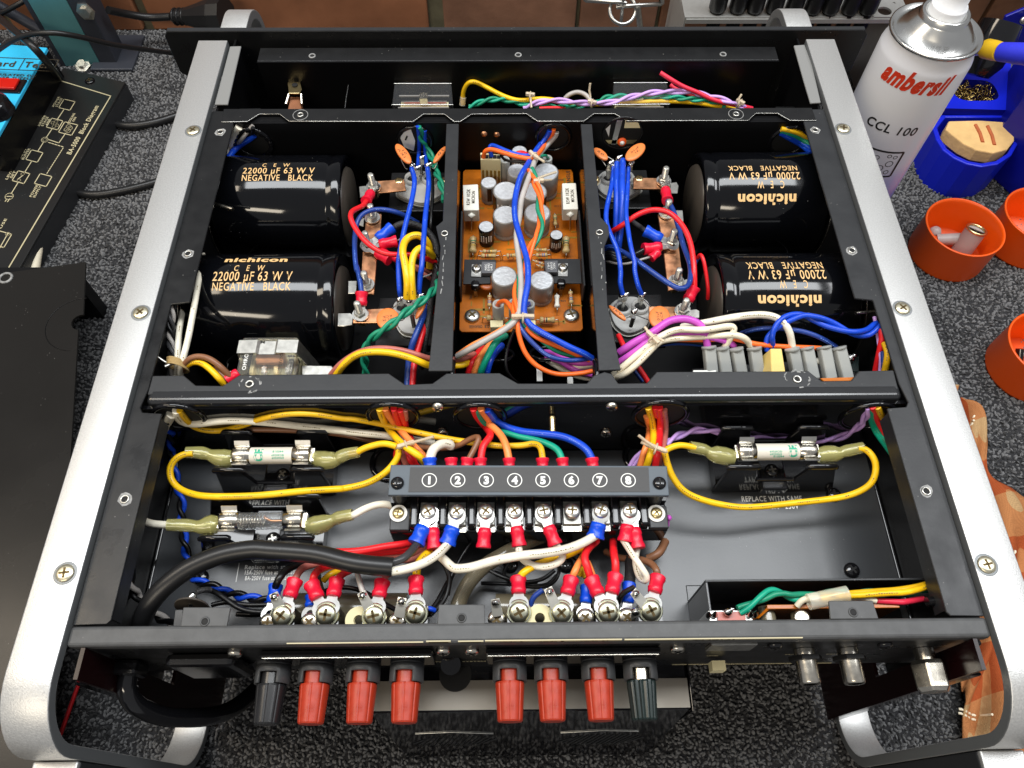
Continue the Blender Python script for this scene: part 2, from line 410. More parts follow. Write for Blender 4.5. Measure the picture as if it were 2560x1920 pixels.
def loops():
    rng = np.random.default_rng(3)
    V = []; F = []
    base = []
    n = 6
    for j, (rr, h) in enumerate(((1.0, 0.0), (0.92, 0.55), (0.5, 0.95))):
        for i in range(n):
            a = 2 * math.pi * (i + 0.5 * j) / n; base.append((rr * math.cos(a), rr * math.sin(a), h))
    base.append((0, 0, 1.05)); base = np.array(base)
    fs = []
    for j in range(2):
        for i in range(n):
            k = (i + 1) % n; fs += [(j * n + i, j * n + k, (j + 1) * n + i), (j * n + k, (j + 1) * n + k, (j + 1) * n + i)]
    for i in range(n): fs.append((2 * n + i, 2 * n + (i + 1) % n, 3 * n))
    fs = np.array(fs)
    pts = []
    def fill(x0, x1, y0, y1, s):
        gx, gy = np.meshgrid(np.arange(x0, x1, s), np.arange(y0, y1, s * 0.9))
        p = np.stack([gx.ravel(), gy.ravel()], 1) + rng.uniform(-0.38 * s, 0.38 * s, (gx.size, 2)); return p
    P1 = fill(-0.40, 0.40, -0.13, 0.02, 0.0028)
    P2 = fill(-0.75, -0.22, 0.02, 0.745, 0.0034)
    P3 = fill(0.22, 0.80, 0.02, 0.745, 0.0034)
    P4 = fill(-0.22, 0.22, 0.47, 0.745, 0.0036)
    P = np.concatenate([P1, P2, P3, P4]); S = np.concatenate([np.full(len(P1), 0.0014), np.full(len(P2) + len(P3), 0.0016), np.full(len(P4), 0.0018)])
    # only what can be seen from about here
    keep = (np.abs(P[:, 0]) < 0.36 + 0.42 * np.clip(P[:, 1], 0, 1) + 0.06)
    P = P[keep]; S = S[keep]
    N_ = len(P); a = rng.uniform(0, 2 * math.pi, N_); sx = S * rng.uniform(0.9, 1.5, N_); sy = S * rng.uniform(0.55, 0.85, N_); sz = rng.uniform(0.0012, 0.0026, N_)
    tx = rng.uniform(-0.5, 0.5, N_); ty = rng.uniform(-0.5, 0.5, N_)
    bx = base[None, :, 0] * sx[:, None]; by = base[None, :, 1] * sy[:, None]; bz = base[None, :, 2] * sz[:, None]
    X = bx * np.cos(a)[:, None] - by * np.sin(a)[:, None] + tx[:, None] * bz + P[:, 0:1]
    Y = bx * np.sin(a)[:, None] + by * np.cos(a)[:, None] + ty[:, None] * bz + P[:, 1:2]
    VV = np.stack([X, Y, bz + CZ - 0.0002], 2).reshape(-1, 3)
    FF = (fs[None] + (np.arange(N_) * len(base))[:, None, None]).reshape(-1, 3)
    me = bpy.data.meshes.new('carpet_loops')
    me.vertices.add(len(VV)); me.vertices.foreach_set('co', VV.ravel())
    me.loops.add(FF.size); me.loops.foreach_set('vertex_index', FF.ravel())
    me.polygons.add(len(FF)); me.polygons.foreach_set('loop_start', np.arange(0, FF.size, 3)); me.polygons.foreach_set('loop_total', np.full(len(FF), 3))
    me.polygons.foreach_set('use_smooth', np.ones(len(FF), bool)); me.materials.append(MATS['carpet_loop']); me.update(calc_edges=True)
    o = bpy.data.objects.new('carpet_loops', me); C.objects.link(o)
    tag(o, 'dark charcoal loop pile covering the whole bench top', 'carpet pile', kind='stuff')
loops()
# brick wall behind the bench
mat('brick_a', '#8A5A3E', 0.55, bump=0.5, bscale=60, var=0.28, vscale=14, rvar=0.1, spec=0.4)
mat('brick_b', '#7C5946', 0.5, bump=0.5, bscale=90, var=0.25, vscale=22, rvar=0.1, spec=0.4)
mat('brick_c', '#644431', 0.5, bump=0.4, bscale=70, var=0.3, vscale=30, rvar=0.1, spec=0.4)
mat('mortar', '#6E6A55', 0.9, bump=0.6, bscale=200, var=0.2)
wall = MB().box(-1.1, 1.1, 0.752, 0.80, CZ - 0.01, 0.15, 'mortar').build('wall', kind='structure')
edges = [(-0.95, -0.60), (-0.592, aty('p', 625, 40, 0.745).x - 0.13), (aty('p', 625, 40, 0.745).x - 0.12, aty('p', 1072, 40, 0.745).x), (aty('p', 1107, 40, 0.745).x, aty('p', 1441, 40, 0.745).x),
         (aty('p', 1447, 40, 0.745).x, aty('p', 1643, 40, 0.745).x), (aty('p', 1648, 40, 0.745).x, 0.33), (0.334, 0.56), (0.564, 0.90)]
for row, (z0, z1) in enumerate(((CZ, -0.135), (-0.126, -0.05), (-0.041, 0.035), (0.044, 0.12))):
    for k, (a, b) in enumerate(edges):
        off = 0 if row % 2 == 0 else 0.11
        m = ('brick_a', 'brick_a', 'brick_a', 'brick_b', 'brick_b', 'brick_c', 'brick_c', 'brick_c')[k]
        MB().box(a + off + 0.001, b + off - 0.001, 0.742 + random.uniform(0, 0.003), 0.762, z0 + 0.0005, z1, m).build('brick', wall, bevel=0.002)
# ================================================================== THINGS AROUND THE AMPLIFIER
mat('cyan_panel', '#34B8E6', 0.4, var=0.05, vscale=12); mat('dark_frame', '#3A3D45', 0.4, 0.3, bump=0.1); mat('teal_glass', '#5C9296', 0.3, 0.3, var=0.35, vscale=7)
mat('switch_red', '#B81A10', 0.3)
mat('cover_panel', (0.012, 0.011, 0.010), 0.24, spec=0.22, rvar=0.05, vscale=14, scratch=0.3)
mat('diag_panel', (0.012, 0.012, 0.012), 0.3, spec=0.4, scratch=0.3)
def rot_frame(p0, p1):
    x = (p1 - p0); x.z = 0; x.normalize(); return x, Vector((-x.y, x.x, 0))
# cyan bench tester under the black cable
def tester():
    zt = -152
    a = at('g', 620, 625, zt); b = at('g', -1400, 450, zt); c = at('g', -100, 1900, zt)
    root = empty('bench_tester', (a.x, a.y, CZ), 'bright cyan electronic tester with a red rocker switch, left behind the gold printed panel', 'tester')
    inv = Vector((a.x, a.y, CZ))
    d = b + (c - a)
    poly = [p - inv for p in (a, c, d, b)]
    MB().prism(poly, (0, 0, -0.004), 'cyan_panel').build('face_panel', root, bevel=0.0008)
    poly2 = [Vector((p.x, p.y, -0.0045 + a.z - inv.z)) for p in poly]
    MB().prism(poly2, (0, 0, -(a.z - CZ) + 0.005), 'deep_black').build('body', root)
    u = (c - a).normalized(); v = Vector((u.y, -u.x, 0))
    if v.dot(b - a) < 0: v = -v
    xd, yd = -v, -u
    o = at('g', 265, 850, zt) - inv + Vector((0, 0, .0006))
    text('Card  Tech', o, xd, yd, 0.0085, 'print_dark', root, w=0.066)
    fr = MB()
    for s1, s2, w1, w2 in ((0, .009, .076, .0006), (0, -.009, .076, .0006), (.038, 0, .0006, .018), (-.038, 0, .0006, .018), (.002, 0, .0006, .018)):
        fr.prism([o + xd * (s1 + i * w1 / 2) + yd * (s2 + jj * w2 / 2) for i, jj in ((-1, -1), (1, -1), (1, 1), (-1, 1))], (0, 0, 0.0002), 'print_dark')
    fr.build('logo_frame', root)
    text('REGULATED DC\nPOWER SUPPLY', at('g', 150, 1010, zt) - inv + Vector((0, 0, .0006)), xd, yd, 0.003, 'print_dark', root, w=0.05)
    s = at('g', 60, 1140, zt) - inv
    mb = MB(); mb.prism([s + xd * i * .020 + yd * k * .010 for i, k in ((-1, -1), (1, -1), (1, 1), (-1, 1))], (0, 0, .002), 'bakelite'); sw = mb.build('switch_frame', root, bevel=.0006)
    mb = MB(); mb.prism([s + Vector((0, 0, .002)) + xd * i * .015 + yd * k * .0075 for i, k in ((-1, -1), (1, -1), (1, 1), (-1, 1))], (0, 0, .003), 'switch_red'); mb.build('rocker', sw, bevel=.001)
    kn = at('g', -20, 1480, zt) - inv
    MB().lathe([(.016, 0), (.015, .012), (.012, .014)], kn, (0, 0, 1), 'bakelite', 24).build('knob', root)
tester()
# upright steel post with a teal face
def post():
    b0 = at('g', 870, 870, -211); b1 = at('g', 1330, 860, -211); b2 = at('g', 1560, 860, -211)
    root = empty('steel_post', b0, 'upright grey steel post with a teal inner face beside the wall, top left', 'post')
    H = 0.34
    def slab(p, q, th, m, nm, z0=0.0, bev=.001):
        p = p - b0; q = q - b0; x = (q - p).normalized(); y = Vector((-x.y, x.x, 0))
        MB().prism([p + Vector((0, 0, z0)), q + Vector((0, 0, z0)), q + y * th + Vector((0, 0, z0)), p + y * th + Vector((0, 0, z0))], (0, 0, H - z0), m).build(nm, root, bevel=bev)
    slab(b0, b1, .002, 'teal_glass', 'teal_panel', bev=0)
    x = (b1 - b0).normalized()
    slab(b0 - x * .006, b0 - x * .0002, .012, 'dark_frame', 'edge_strip')
    slab(b1 + x * .0002, b2, .03, 'dark_frame', 'upright')
    p = b2 - b0
    MB().box(p.x - .028, p.x + .02, p.y - .012, p.y + .05, 0, .004, 'dark_frame').build('foot_plate', root, bevel=.001)
    for g, nm in ((('g', 1130, 150), 'bolt'),):
        P = aty(*g, b1.y - .001) - b0
        MB().lathe([(.010, 0), (.010, .001), (.006, .0012), (.006, .005)], P, (0, -1, .1), 'zinc', 6, False).build(nm, root)
    P = b0.lerp(b1, .55) - b0 + Vector((0, -.004, .003))
    MB().lathe([(.009, 0), (.009, .001), (.005, .0012), (.005, .005)], P, (0, -.3, 1), 'zinc', 6, False).build('bolt', root)
    # cross brace behind
    q = b0 + Vector((-.02, .02, 0))
    MB().cyl(Vector((-.02, .03, .02)), Vector((-.20, .05, .17)), .006, 'dark_frame').build('brace', root)
post()
# panel printed with the block diagram
def diagram():
    z = -188
    TL = at('g', 830, 890, z); TR = at('g', 1650, 1080, z)
    e = at('p', 66, 640, z); v = (e - TR); v.normalize(); L = 0.42
    BL = TL + v * L; BR = TR + v * L
    inv = Vector((TL.x, TL.y, CZ))
    root = empty('printed_panel', inv, 'black metal panel with a gold printed block diagram lying on the carpet', 'panel')
    MB().prism([p - inv for p in (TL, TR, BR, BL)], (0, 0, -.0025), 'diag_panel').build('plate', root, bevel=.0006)
    side = (TR - TL).normalized()
    MB().prism([TR - inv + Vector((0, 0, -.0027)), BR - inv + Vector((0, 0, -.0027)), BR - side * .002 - inv + Vector((0, 0, -.0027)), TR - side * .002 - inv + Vector((0, 0, -.0027))], (0, 0, -.020), 'satin_black').build('rim', root)
    screw(at('g', 1185, 1070, z) - inv + Vector((0, 0, .0002)), root, 'gloss_black', R=.0052, H=.002)
    W_ = (TR - TL).length; y = -v
    def line(mb, a, b, wd=.0009):
        a = a - inv; b = b - inv; d = (b - a).normalized(); n = Vector((-d.y, d.x, 0)) * wd / 2; u = Vector((0, 0, .0003))
        mb.prism([a - n - d * wd / 2 + u, b - n + d * wd / 2 + u, b + n + d * wd / 2 + u, a + n - d * wd / 2 + u], (0, 0, .0001), 'print_cream')
    mb = MB()
    f1, f2, f3 = at('h', 487, 3, z), at('h', 920, 135, z), at('h', 60, 1583, z)
    f4 = at('h', 0, 745, z); dd = (f4 - f1).normalized(); f4 = f1 + dd * .3
    for p, q in ((f1, f2), (f2, f3), (f1, f4)): line(mb, p, q, .0012)
    mb.build('frame_line', root)
    class Each:
        def prism(s, *a): MB().prism(*a).build('diagram_line', root)
    mb = Each()
    def sq(x, y, s=1.0):
        c = at('h', x, y, z); hx = side * .0068 * s; hy = v * .0068 * s
        P = [c - hx - hy, c + hx - hy, c + hx + hy, c - hx + hy]
        for i in range(4): line(mb, P[i], P[(i + 1) % 4])
        return c
    sq(557, 207); sq(455, 367); sq(567, 405, 1.15); sq(287, 633); sq(176, 808); sq(360, 832); sq(5, 1320, 1.2)
    def ln(*p):
        for i in range(len(p) - 1): line(mb, at('h', *p[i], z), at('h', *p[i + 1], z))
    ln((535, 243), (480, 325)); ln((435, 405), (385, 480)); ln((365, 515), (317, 590)); ln((265, 675), (205, 770)); ln((155, 848), (95, 945))
    ln((400, 495), (490, 525), (545, 445)); ln((65, 1280), (0, 1395))
    for i in range(5): ln((405 + i * 26, 520 + i * 8), (420 + i * 26, 525 + i * 8))
    for i in range(13): ln((524 - i * 10.6, 568 + i * 16.7), (519 - i * 10.6, 576 + i * 16.7))
    def ring(x, y, r):
        c = at('h', x, y, z); P = [c + side * r * math.cos(a) + v * r * math.sin(a) for a in [i * math.pi / 6 for i in range(12)]]
        for i in range(12): line(mb, P[i], P[(i + 1) % 12], .0007)
    ring(372, 498, .0036); ring(372, 498, .002); ring(190, 782, .0018); ring(158, 835, .0018); ring(78, 968, .0042); ring(65, 1280, .002)
    ln((190, 795), (150, 825)); ln((60, 990), (45, 1008)); ln((80, 990), (65, 1012)); ln((60, 968), (100, 968))
    for dx, dy in ((-18, -10), (18, 10), (-8, 20), (10, -20), (0, 0)): ring(457 + dx, 367 + dy, .0018)
    for dx, dy in ((-14, 8), (16, -4), (0, 18), (4, -18)): ring(567 + dx, 405 + dy, .0026)
    u = Vector((0, 0, .0004))
    text('BA-5000  Block Diagram', at('h', 690, 412, z) - inv + u, y, -side, .0052, 'print_cream', root, w=(at('h', 555, 612, z) - at('h', 820, 215, z)).length)
    for x, yy, s in ((480, 185, 'POWER\nSTAGE'), (375, 345, 'DRIVER\nSTAGE\nAMP'), (205, 612, 'INPUT\nBUFFER'), (97, 782, 'LEVEL\nSET'), (605, 325, 'COOLING\nFAN'), (297, 925, 'POWER\nSUPPLY'), (20, 1205, 'FUSE')):
        text(s, at('h', x, yy, z) - inv + u, y, -side, .0026, 'print_cream', root, w=.016)
diagram()
# big black cover plate leaning over the carpet at the left
def cover():
    z = -150
    P = [at('p', 214, 655, z), at('p', 185, 1108, z)]
    d = (P[1] - P[0]).normalized(); BR = P[0] + d * .62; n = Vector((-1, .045, 0)).normalized()
    a2 = at('p', 0, 684, z); n = (a2 - P[0]).normalized()
    inv = Vector((P[0].x, P[0].y, CZ))
    root = empty('cover_plate', inv, 'large black sheet metal cover plate lying left of the amplifier', 'cover plate')
    c = at('a', 452, 550, z); cut = [c + Vector((-.0075 * math.sin(a), .0075 * math.cos(a), 0)) for a in [i * math.pi / 8 for i in range(9)]]
    poly = [P[0]] + cut + [BR, BR + n * .45, P[0] + n * .45]
    MB().prism([p - inv for p in poly], (0, 0, -.002), 'cover_panel').build('sheet', root)
    for i, off in enumerate((.01, .60)):
        q = P[0] + d * off - inv
        MB().box(q.x - .40, q.x - .01, q.y - .006, q.y + .006, 0, P[0].z - CZ - .0022, 'deep_black').build('folded_edge', root)
    h = at('a', 33, 303, z) - inv + Vector((0, 0, .0002))
    MB().torus(h, (0, 0, 1), .005, .0012, 'scuff', 18, 5).build('screw_hole', root)
    cc = at('a', 440, 560, z) - inv + Vector((0, 0, .0001)); mb = MB(); pts = [cc + Vector((-.026 * math.sin(a), .026 * math.cos(a), 0)) for a in [i * math.pi / 24 for i in range(25)]]
    mb.tube(pts, .0003, 'deep_black', 4); mb.build('rub_mark', root)
cover()
def cable(r, pts, rad, m, label, name='cable', cat='cable'):
    P = path(r, pts); o = MB(); o.tube(spline(P, 10), rad, m, 12)
    ob = o.build(name); tag(ob, label, cat); return ob
cable('g', [(-300, 900, -150), (0, 640, -120), (290, 480, -105), (640, 432, -100), (1000, 475, -110), (1500, 590, -140), (2000, 665, -180), (2300, 705, -205), (2700, 760, -206)], .0026, 'rubber', 'long black cable arching over the cyan tester towards the front panel')
cable('g', [(-350, 40, -150), (0, 250, -130), (220, 430, -115), (420, 600, -110), (600, 800, -130), (760, 1000, -180), (860, 1150, -205)], .0038, 'rubber', 'thick black cable running diagonally down across the cyan tester')
cable('g', [(-250, 300, -160), (0, 185, -150), (300, 22, -140), (500, -90, -140)], .0028, 'rubber', 'thin black cable in the top left corner against the wall')
cable('A', [(600, 760, -206), (720, 800, -207), (850, 815, -207), (1000, 795, -207), (1130, 757, -207), (1300, 700, -207)], .0042, 'rubber', 'black cable coming out from under the printed panel, nearer the wall')
cable('A', [(380, 1225, -207), (470, 1245, -207), (620, 1262, -207), (800, 1235, -207), (1000, 1185, -207), (1200, 1120, -207)], .0040, 'rubber', 'black cable across the carpet halfway down the silver rail')
cable('a', [(240, -60, -200), (238, 40, -200), (215, 130, -200), (195, 260, -203), (170, 420, -206)], .0042, 'w_cream', 'short white cable showing between the printed panel and the cover plate')
cable('b', [(560, 1000, -206), (530, 1085, -207), (470, 1250, -208), (420, 1390, -208), (385, 1490, -209), (330, 1700, -209)], .0014, 'w_red', 'thin red wire on the carpet inside the lower left handle', 'wire', 'wire')
# black mains plug behind the front panel
def plug():
    P = [at('A', 700, 65, -150), at('A', 820, 90, -165), at('A', 960, 112, -175), at('A', 1110, 108, -175)]
    Q = at('A', 1470, 105, -165)
    inv = Vector((P[3].x, P[3].y, CZ)); root = empty('mains_plug', inv, 'black moulded mains plug and its cable behind the top left corner', 'plug')
    MB().tube([p - inv for p in spline(P, 8)], .0042, 'rubber', 12).build('cable', root)
    a = P[3] - inv; b = Q - inv; u = (b - a).normalized()
    MB().lathe([(.005, 0), (.008, .004), (.0085, .016), (.012, .03), (.019, .055), (.02, (b - a).length)], a, u, 'rubber', 10, False).build('body', root, bevel=.001)
    for i in range(4): MB().torus(a + u * (.006 + i * .006), u, .0085, .0012, 'rubber', 14, 5).build('strain_relief', root)
plug()
# ---- tool rack with black handles
def rack():
    Y = 0.60
    a = aty('i', 780, 97, Y); b = aty('i', 2140, 112, Y); zt = (a.z + b.z) / 2
    inv = Vector((a.x, Y, CZ)); root = empty('tool_rack', inv, 'grey perforated metal tool rack holding black handles behind the amplifier', 'rack')
    W_ = b.x - a.x; D = .075; h = zt - CZ
    holes = []
    def X(x, y): p = at('i', x, y, zt * 1000); return p.x - a.x, p.y - Y
    hx, hy = X(1995, 67)
    bm = bmesh.new()
    n = 28
    def ringv(cx, cy, r): return [bm.verts.new((cx + r * math.cos(2 * math.pi * i / n), cy + r * math.sin(2 * math.pi * i / n), h)) for i in range(n)]
    # plate in strips so that the open hole is real
    R_ = .0068; x0, x1 = hx - .014, hx + .014; y0, y1 = hy - .010, hy + .014
    bm.free()
    mb = MB()
    mb.box(0, x0, 0, D, h - .0015, h, 'box_beige2'); mb.box(x1, W_, 0, D, h - .0015, h, 'box_beige2')
    mb.box(x0, x1, 0, y0, h - .0015, h, 'box_beige2'); mb.box(x0, x1, y1, D, h - .0015, h, 'box_beige2')
    sqp = []
    for i in range(n):
        t = 2 * math.pi * i / n; c, s = math.cos(t), math.sin(t); k = min((x1 - hx) / abs(c) if abs(c) > 1e-6 else 9, ((y1 - hy) if s > 0 else (hy - y0)) / abs(s) if abs(s) > 1e-6 else 9)
        sqp.append((hx + c * k, hy + s * k, h))
    inn = [(hx + R_ * math.cos(2 * math.pi * i / n), hy + R_ * math.sin(2 * math.pi * i / n), h) for i in range(n)]
    mb.add(sqp + inn, [(i, (i + 1) % n, n + (i + 1) % n, n + i) for i in range(n)], 'box_beige2')
    low = [(x, y, h - .002) for x, y, _ in inn]
    mb.add(inn + low, [(i, (i + 1) % n, n + (i + 1) % n, n + i) for i in range(n)], 'box_beige2')
    mb.build('top_plate', root)
    MB().box(0, W_, -.0015, .0002, h - .006, h - .0016, 'box_beige2').build('front_lip', root)
    MB().box(-.0016, 0, 0, D, 0, h, 'box_beige2').build('side_plate', root)
    MB().box(W_, W_ + .0016, 0, D, 0, h, 'box_beige2').build('side_plate', root)
    labs = ['leftmost of the black handles in the tool rack', 'second black handle from the left in the tool rack, white print', 'third black handle from the left in the tool rack', 'fourth black handle from the left in the tool rack',
            'fifth black handle in the tool rack, just left of the silver handle loop', 'sixth black handle in the tool rack, just right of the silver handle loop', 'seventh black handle in the tool rack', 'eighth black handle in the tool rack', 'rightmost black handle in the tool rack beside the empty hole']
    for i, x in enumerate((965, 1088, 1193, 1310, 1432, 1548, 1655, 1775, 1885)):
        p = at('i', x, 58 + i * 1.5, zt * 1000 + 2)
        r = empty('handled_tool', p, labs[i], 'hand tool', 'black handled tools in the rack')
        MB().lathe([(.0074, 0), (.0085, .002), (.0085, .03), (.0078, .07), (.0085, .09)], (0, 0, 0), (0, 0, 1), 'rubber', 16).build('handle', r)
        MB().cyl((0, 0, 0), (0, 0, -.09), .0068, 'deep_black', n=12).build('shaft', r)
        if i in (1, 2, 0, 6): 
            text('PRO', (-.002, -.0087, .028), (.25, 0, 1), (-1, 0, .2), .004, 'print_white', r, w=.014)
mat('box_beige2', '#A9A9A6', 0.42, 0.5, var=0.05, vscale=200)
rack()
# ---- wire frame stand
def wirestand():
    Y = 0.66
    f = lambda x, y, Yk=Y: aty('i', x, y, Yk)
    base = f(385, 60); inv = Vector((base.x, base.y, CZ))
    root = empty('wire_stand', inv, 'thin chromed wire stand with a ring in front of the brown wall', 'wire stand')
    P = lambda *a: [p - inv for p in a]
    MB().tube(P(f(155, -40), f(155, 0), f(160, 2), f(385, 14), f(405, 20)), .0022, 'steel', 8).build('frame_wire', root)
    MB().tube(P(f(345, 45), f(375, 38), f(620, 24), f(628, 20), f(630, -30)), .0022, 'steel', 8).build('frame_wire', root)
    MB().torus(f(385, 60) - inv, (0.1, -.7, .7), .014, .0021, 'steel', 28, 8).build('ring', root)
    MB().cyl(*P(f(390, -30), f(372, 175)), .0018, 'steel').build('post', root)
    MB().cyl(*P(f(478, 40), f(495, 190)), .0032, 'tin').build('post', root)
    p = f(495, 190) - inv; MB().box(p.x - .06, p.x + .03, p.y - .03, p.y + .03, 0, .006, 'dark_frame').build('base', root, bevel=.002)
    MB().box(p.x - .002, p.x + .002, p.y - .002, p.y + .002, .006, max(.01, p.z), 'tin').build('stem', root)
wirestand()
# ---- aerosol can
def can():
    m = mat('can_print', '#D9D9DE', 0.28, spec=0.5, var=0.03, vscale=30)
    nt = m.node_tree; N = nt.nodes; L = nt.links; b = N['Principled BSDF']
    tc = N.new('ShaderNodeTexCoord'); se = N.new('ShaderNodeSeparateXYZ'); L.new(tc.outputs['Object'], se.inputs[0])
    nz = N.new('ShaderNodeTexNoise'); nz.inputs['Scale'].default_value = 16; L.new(tc.outputs['Object'], nz.inputs[0])
    ad = N.new('ShaderNodeMath'); ad.operation = 'MULTIPLY_ADD'; ad.inputs[1].default_value = .05; L.new(nz.outputs['Fac'], ad.inputs[0]); L.new(se.outputs['Z'], ad.inputs[2])
    r = N.new('ShaderNodeValToRGB'); L.new(ad.outputs[0], r.inputs[0]); e = r.color_ramp.elements
    e[0].position = 0.07; e[0].color = lin('#3F46A8'); e[1].position = 0.20; e[1].color = lin('#DCDCE0')
    k = e.new(0.10); k.color = lin('#6A6FC4'); k = e.new(0.135); k.color = lin('#B0AEDD'); k = e.new(0.15); k.color = lin('#CFCFE2')
    L.new(r.outputs[0], b.inputs['Base Color'])
    c = at('E', 830, 228, 16); zc = c.z; inv = Vector((c.x, c.y, CZ))
    root = empty('aerosol_can', inv, 'tall white and violet aerosol can with red lettering and white nozzle', 'spray can')
    H = zc - CZ; R = .0340
    MB().lathe([(.031, 0), (.033, .002), (R, .008), (R, H - .016), (R - .0006, H - .013), (R - .0022, H - .008), (R - .003, H - .002)], (0, 0, 0), (0, 0, 1), 'can_print', 64).build('body', root)
    MB().lathe([(R - .0028, H - .003), (R - .0008, H - .001), (R - .0008, H + .0008), (R - .0022, H + .0014), (R - .004, H - .001), (.0275, H - .001), (.023, H + .006), (.018, H + .011), (.0172, H + .012), (.0172, H + .0155), (.0155, H + .0165), (.0135, H + .0155), (.013, H + .012), (.001, H + .012)], (0, 0, 0), (0, 0, 1), 'can_metal', 64).build('dome', root)
    MB().lathe([(.0125, H + .012), (.0125, H + .020), (.0122, H + .021), (.0105, H + .0215), (.0105, H + .030), (.0095, H + .033), (.009, H + .046), (.001, H + .047)], (0, 0, 0), (0, 0, 1), 'nozzle', 40).build('nozzle', root)
    cam2 = Vector((CAMP.x - c.x, CAMP.y - c.y, 0)).normalized(); side = Vector((-cam2.y, cam2.x, 0))
    front = Vector((c.x, c.y, 0)) + cam2 * R
    def onface(x, y):
        d = ray(*px('E', x, y)); s = (front - CAMP).dot(cam2) / d.dot(cam2); p = CAMP + d * s; return (p - front).dot(side), p.z - CZ
    def wrap(u0, z0, RR, shear=0.0, slope=0.0):
        def fn(a, bb):
            a2 = a + bb * shear; th = (u0 + a2) / RR
            return (cam2 * math.cos(th) + side * math.sin(th)) * RR + Vector((0, 0, z0 + bb + a * slope))
        return fn
    u, z = onface(680, 622); text('ambersil', None, None, None, .0150, 'can_red', root, w=.050, bold=.05, fn=wrap(u, z, R + .0002, .25))
    u, z = onface(498, 962); text('CCL 100', None, None, None, .0078, 'can_ink', root, w=.040, bold=.02, fn=wrap(u, z, R + .0002, .1))
    u, z = onface(420, 1230); mb = MB(); f = wrap(u, z, R + .0002)
    def seg(a, b2, w_=.0008):
        n = 6
        A = Vector((a[0], a[1], 0)); Bv = Vector((b2[0], b2[1], 0)); d = (Bv - A).normalized(); nn = Vector((-d.y, d.x, 0)) * w_
        for i in range(n):
            p = A.lerp(Bv, i / n); q = A.lerp(Bv, (i + 1) / n)
            mb.add([f((p - nn).x, (p - nn).y), f((q - nn).x, (q - nn).y), f((q + nn).x, (q + nn).y), f((p + nn).x, (p + nn).y)], [(0, 1, 2, 3)], 'can_ink')
    for a, b2 in (((-.013, .013), (.013, .013)), ((.013, .013), (.013, -.013)), ((-.013, -.013), (.013, -.013)), ((-.013, -.013), (-.013, .013))): seg(a, b2, .0009)
    for cx, cy, r_ in ((.003, .009, .0016), (.008, .008, .0016), (.006, .001, .003), (0, -.004, .003), (.007, -.008, .002), (-.006, .006, .002), (-.006, -.005, .003)):
        for i in range(8):
            t, t2 = i * math.pi / 4, (i + 1) * math.pi / 4; seg((cx + r_ * math.cos(t), cy + r_ * math.sin(t)), (cx + r_ * math.cos(t2), cy + r_ * math.sin(t2)), .0003)
    mb.build('pictogram', root)
    def dome(zr, ang0):
        def fn(a, bb):
            rr = .0262 - bb * .6; th = ang0 + a / .0262
            return (cam2 * math.cos(th) + side * math.sin(th)) * rr + Vector((0, 0, H + .0026 + bb * .8 ))
        return fn
    text('14 FEB 2021\nH342693 MADE IN UK', None, None, None, .0022, 'can_stamp', root, w=.026, bold=0, fn=dome(0, .35))
mat('can_metal', (0.68, 0.68, 0.66), 0.24, 1.0, rvar=0.08, vscale=40); mat('nozzle', '#E9EAEC', 0.45); mat('can_red', '#D23A20', 0.4); mat('can_ink', '#1A1A1C', 0.4); mat('can_stamp', '#6A6A6A', 0.5)
can()
# ---- orange aerosol caps
mat('cap_orange', '#E2530A', 0.36, spec=0.5, var=0.03, vscale=20, bump=0.03, bscale=60); mat('plug_grey', '#9D9694', 0.45)
def ocap(x, y, label, r=.0355, h=.040):
    zt = CZ + h; c = at('p', x, y, zt * 1000); inv = Vector((c.x, c.y, CZ))
    root = empty('orange_cap', inv, label, 'plastic cap', 'orange plastic caps used as parts trays')
    MB().lathe([(r * .97, .002), (r * .985, 0.0), (r * 1.0, .003), (r * 1.0, h - .002), (r * 1.015, h - .0006), (r * 1.005, h), (r * .965, h), (r * .955, h - .003), (r * .93, h - .0055), (r * .925, .004), (r * .90, .002), (.0001, .002)], (0, 0, 0), (0, 0, 1), 'cap_orange', 56, capa=False, capb=False).build('shell', root)
    return root, inv, h
r1, i1, h1 = ocap(2414, 566, 'orange cap holding a grey plug with a gold ring, nearest the silver rail')
ocap(2612, 537, 'orange cap cut by the right edge, level with the first cap')
r3, i3, h3 = ocap(2632, 864, 'orange cap cut by the right edge, above the orange cloth')
def part_in(K, name, label, cat, zb, build):
    c = at('K', *K, (CZ + zb) * 1000); root = empty(name, c, label, cat); build(root)
def plugg(root):
    MB().cyl((0, 0, -.010), (0.004, .006, .013), .0095, 'plug_grey', n=20).build('sleeve', root)
    MB().torus((.0042, .0062, .0138), (.17, .25, 1), .0088, .0014, 'brass', 24, 8).build('gold_ring', root)
    MB().cyl((.004, .006, .013), (.0042, .0063, .0135), .008, 'deep_black', n=20).build('socket', root)
part_in((750, 500), 'grey_plug', 'grey cylindrical plug with a gold ring inside the orange cap', 'plug', .016, plugg)
def barrel(root):
    MB().cyl((-.011, .002, -.002), (.010, 0, .002), .0056, 'plug_grey', n=16).build('barrel', root); MB().cyl((-.011, .002, -.002), (-.016, .003, -.003), .004, 'cap_orange', n=12).build('tip', root)
part_in((645, 475), 'grey_sleeve', 'small grey sleeve lying beside the ringed plug in the orange cap', 'sleeve', .012, barrel)
part_in((560, 430), 'grey_bead', 'small grey round part at the left inside the orange cap', 'part', .010, lambda root: MB().lathe([(.0001, .006), (.004, .005), (.0065, 0), (.004, -.005), (.0001, -.006)], (0, 0, 0), (0, 0, 1), 'plug_grey', 16).build('bead', root))
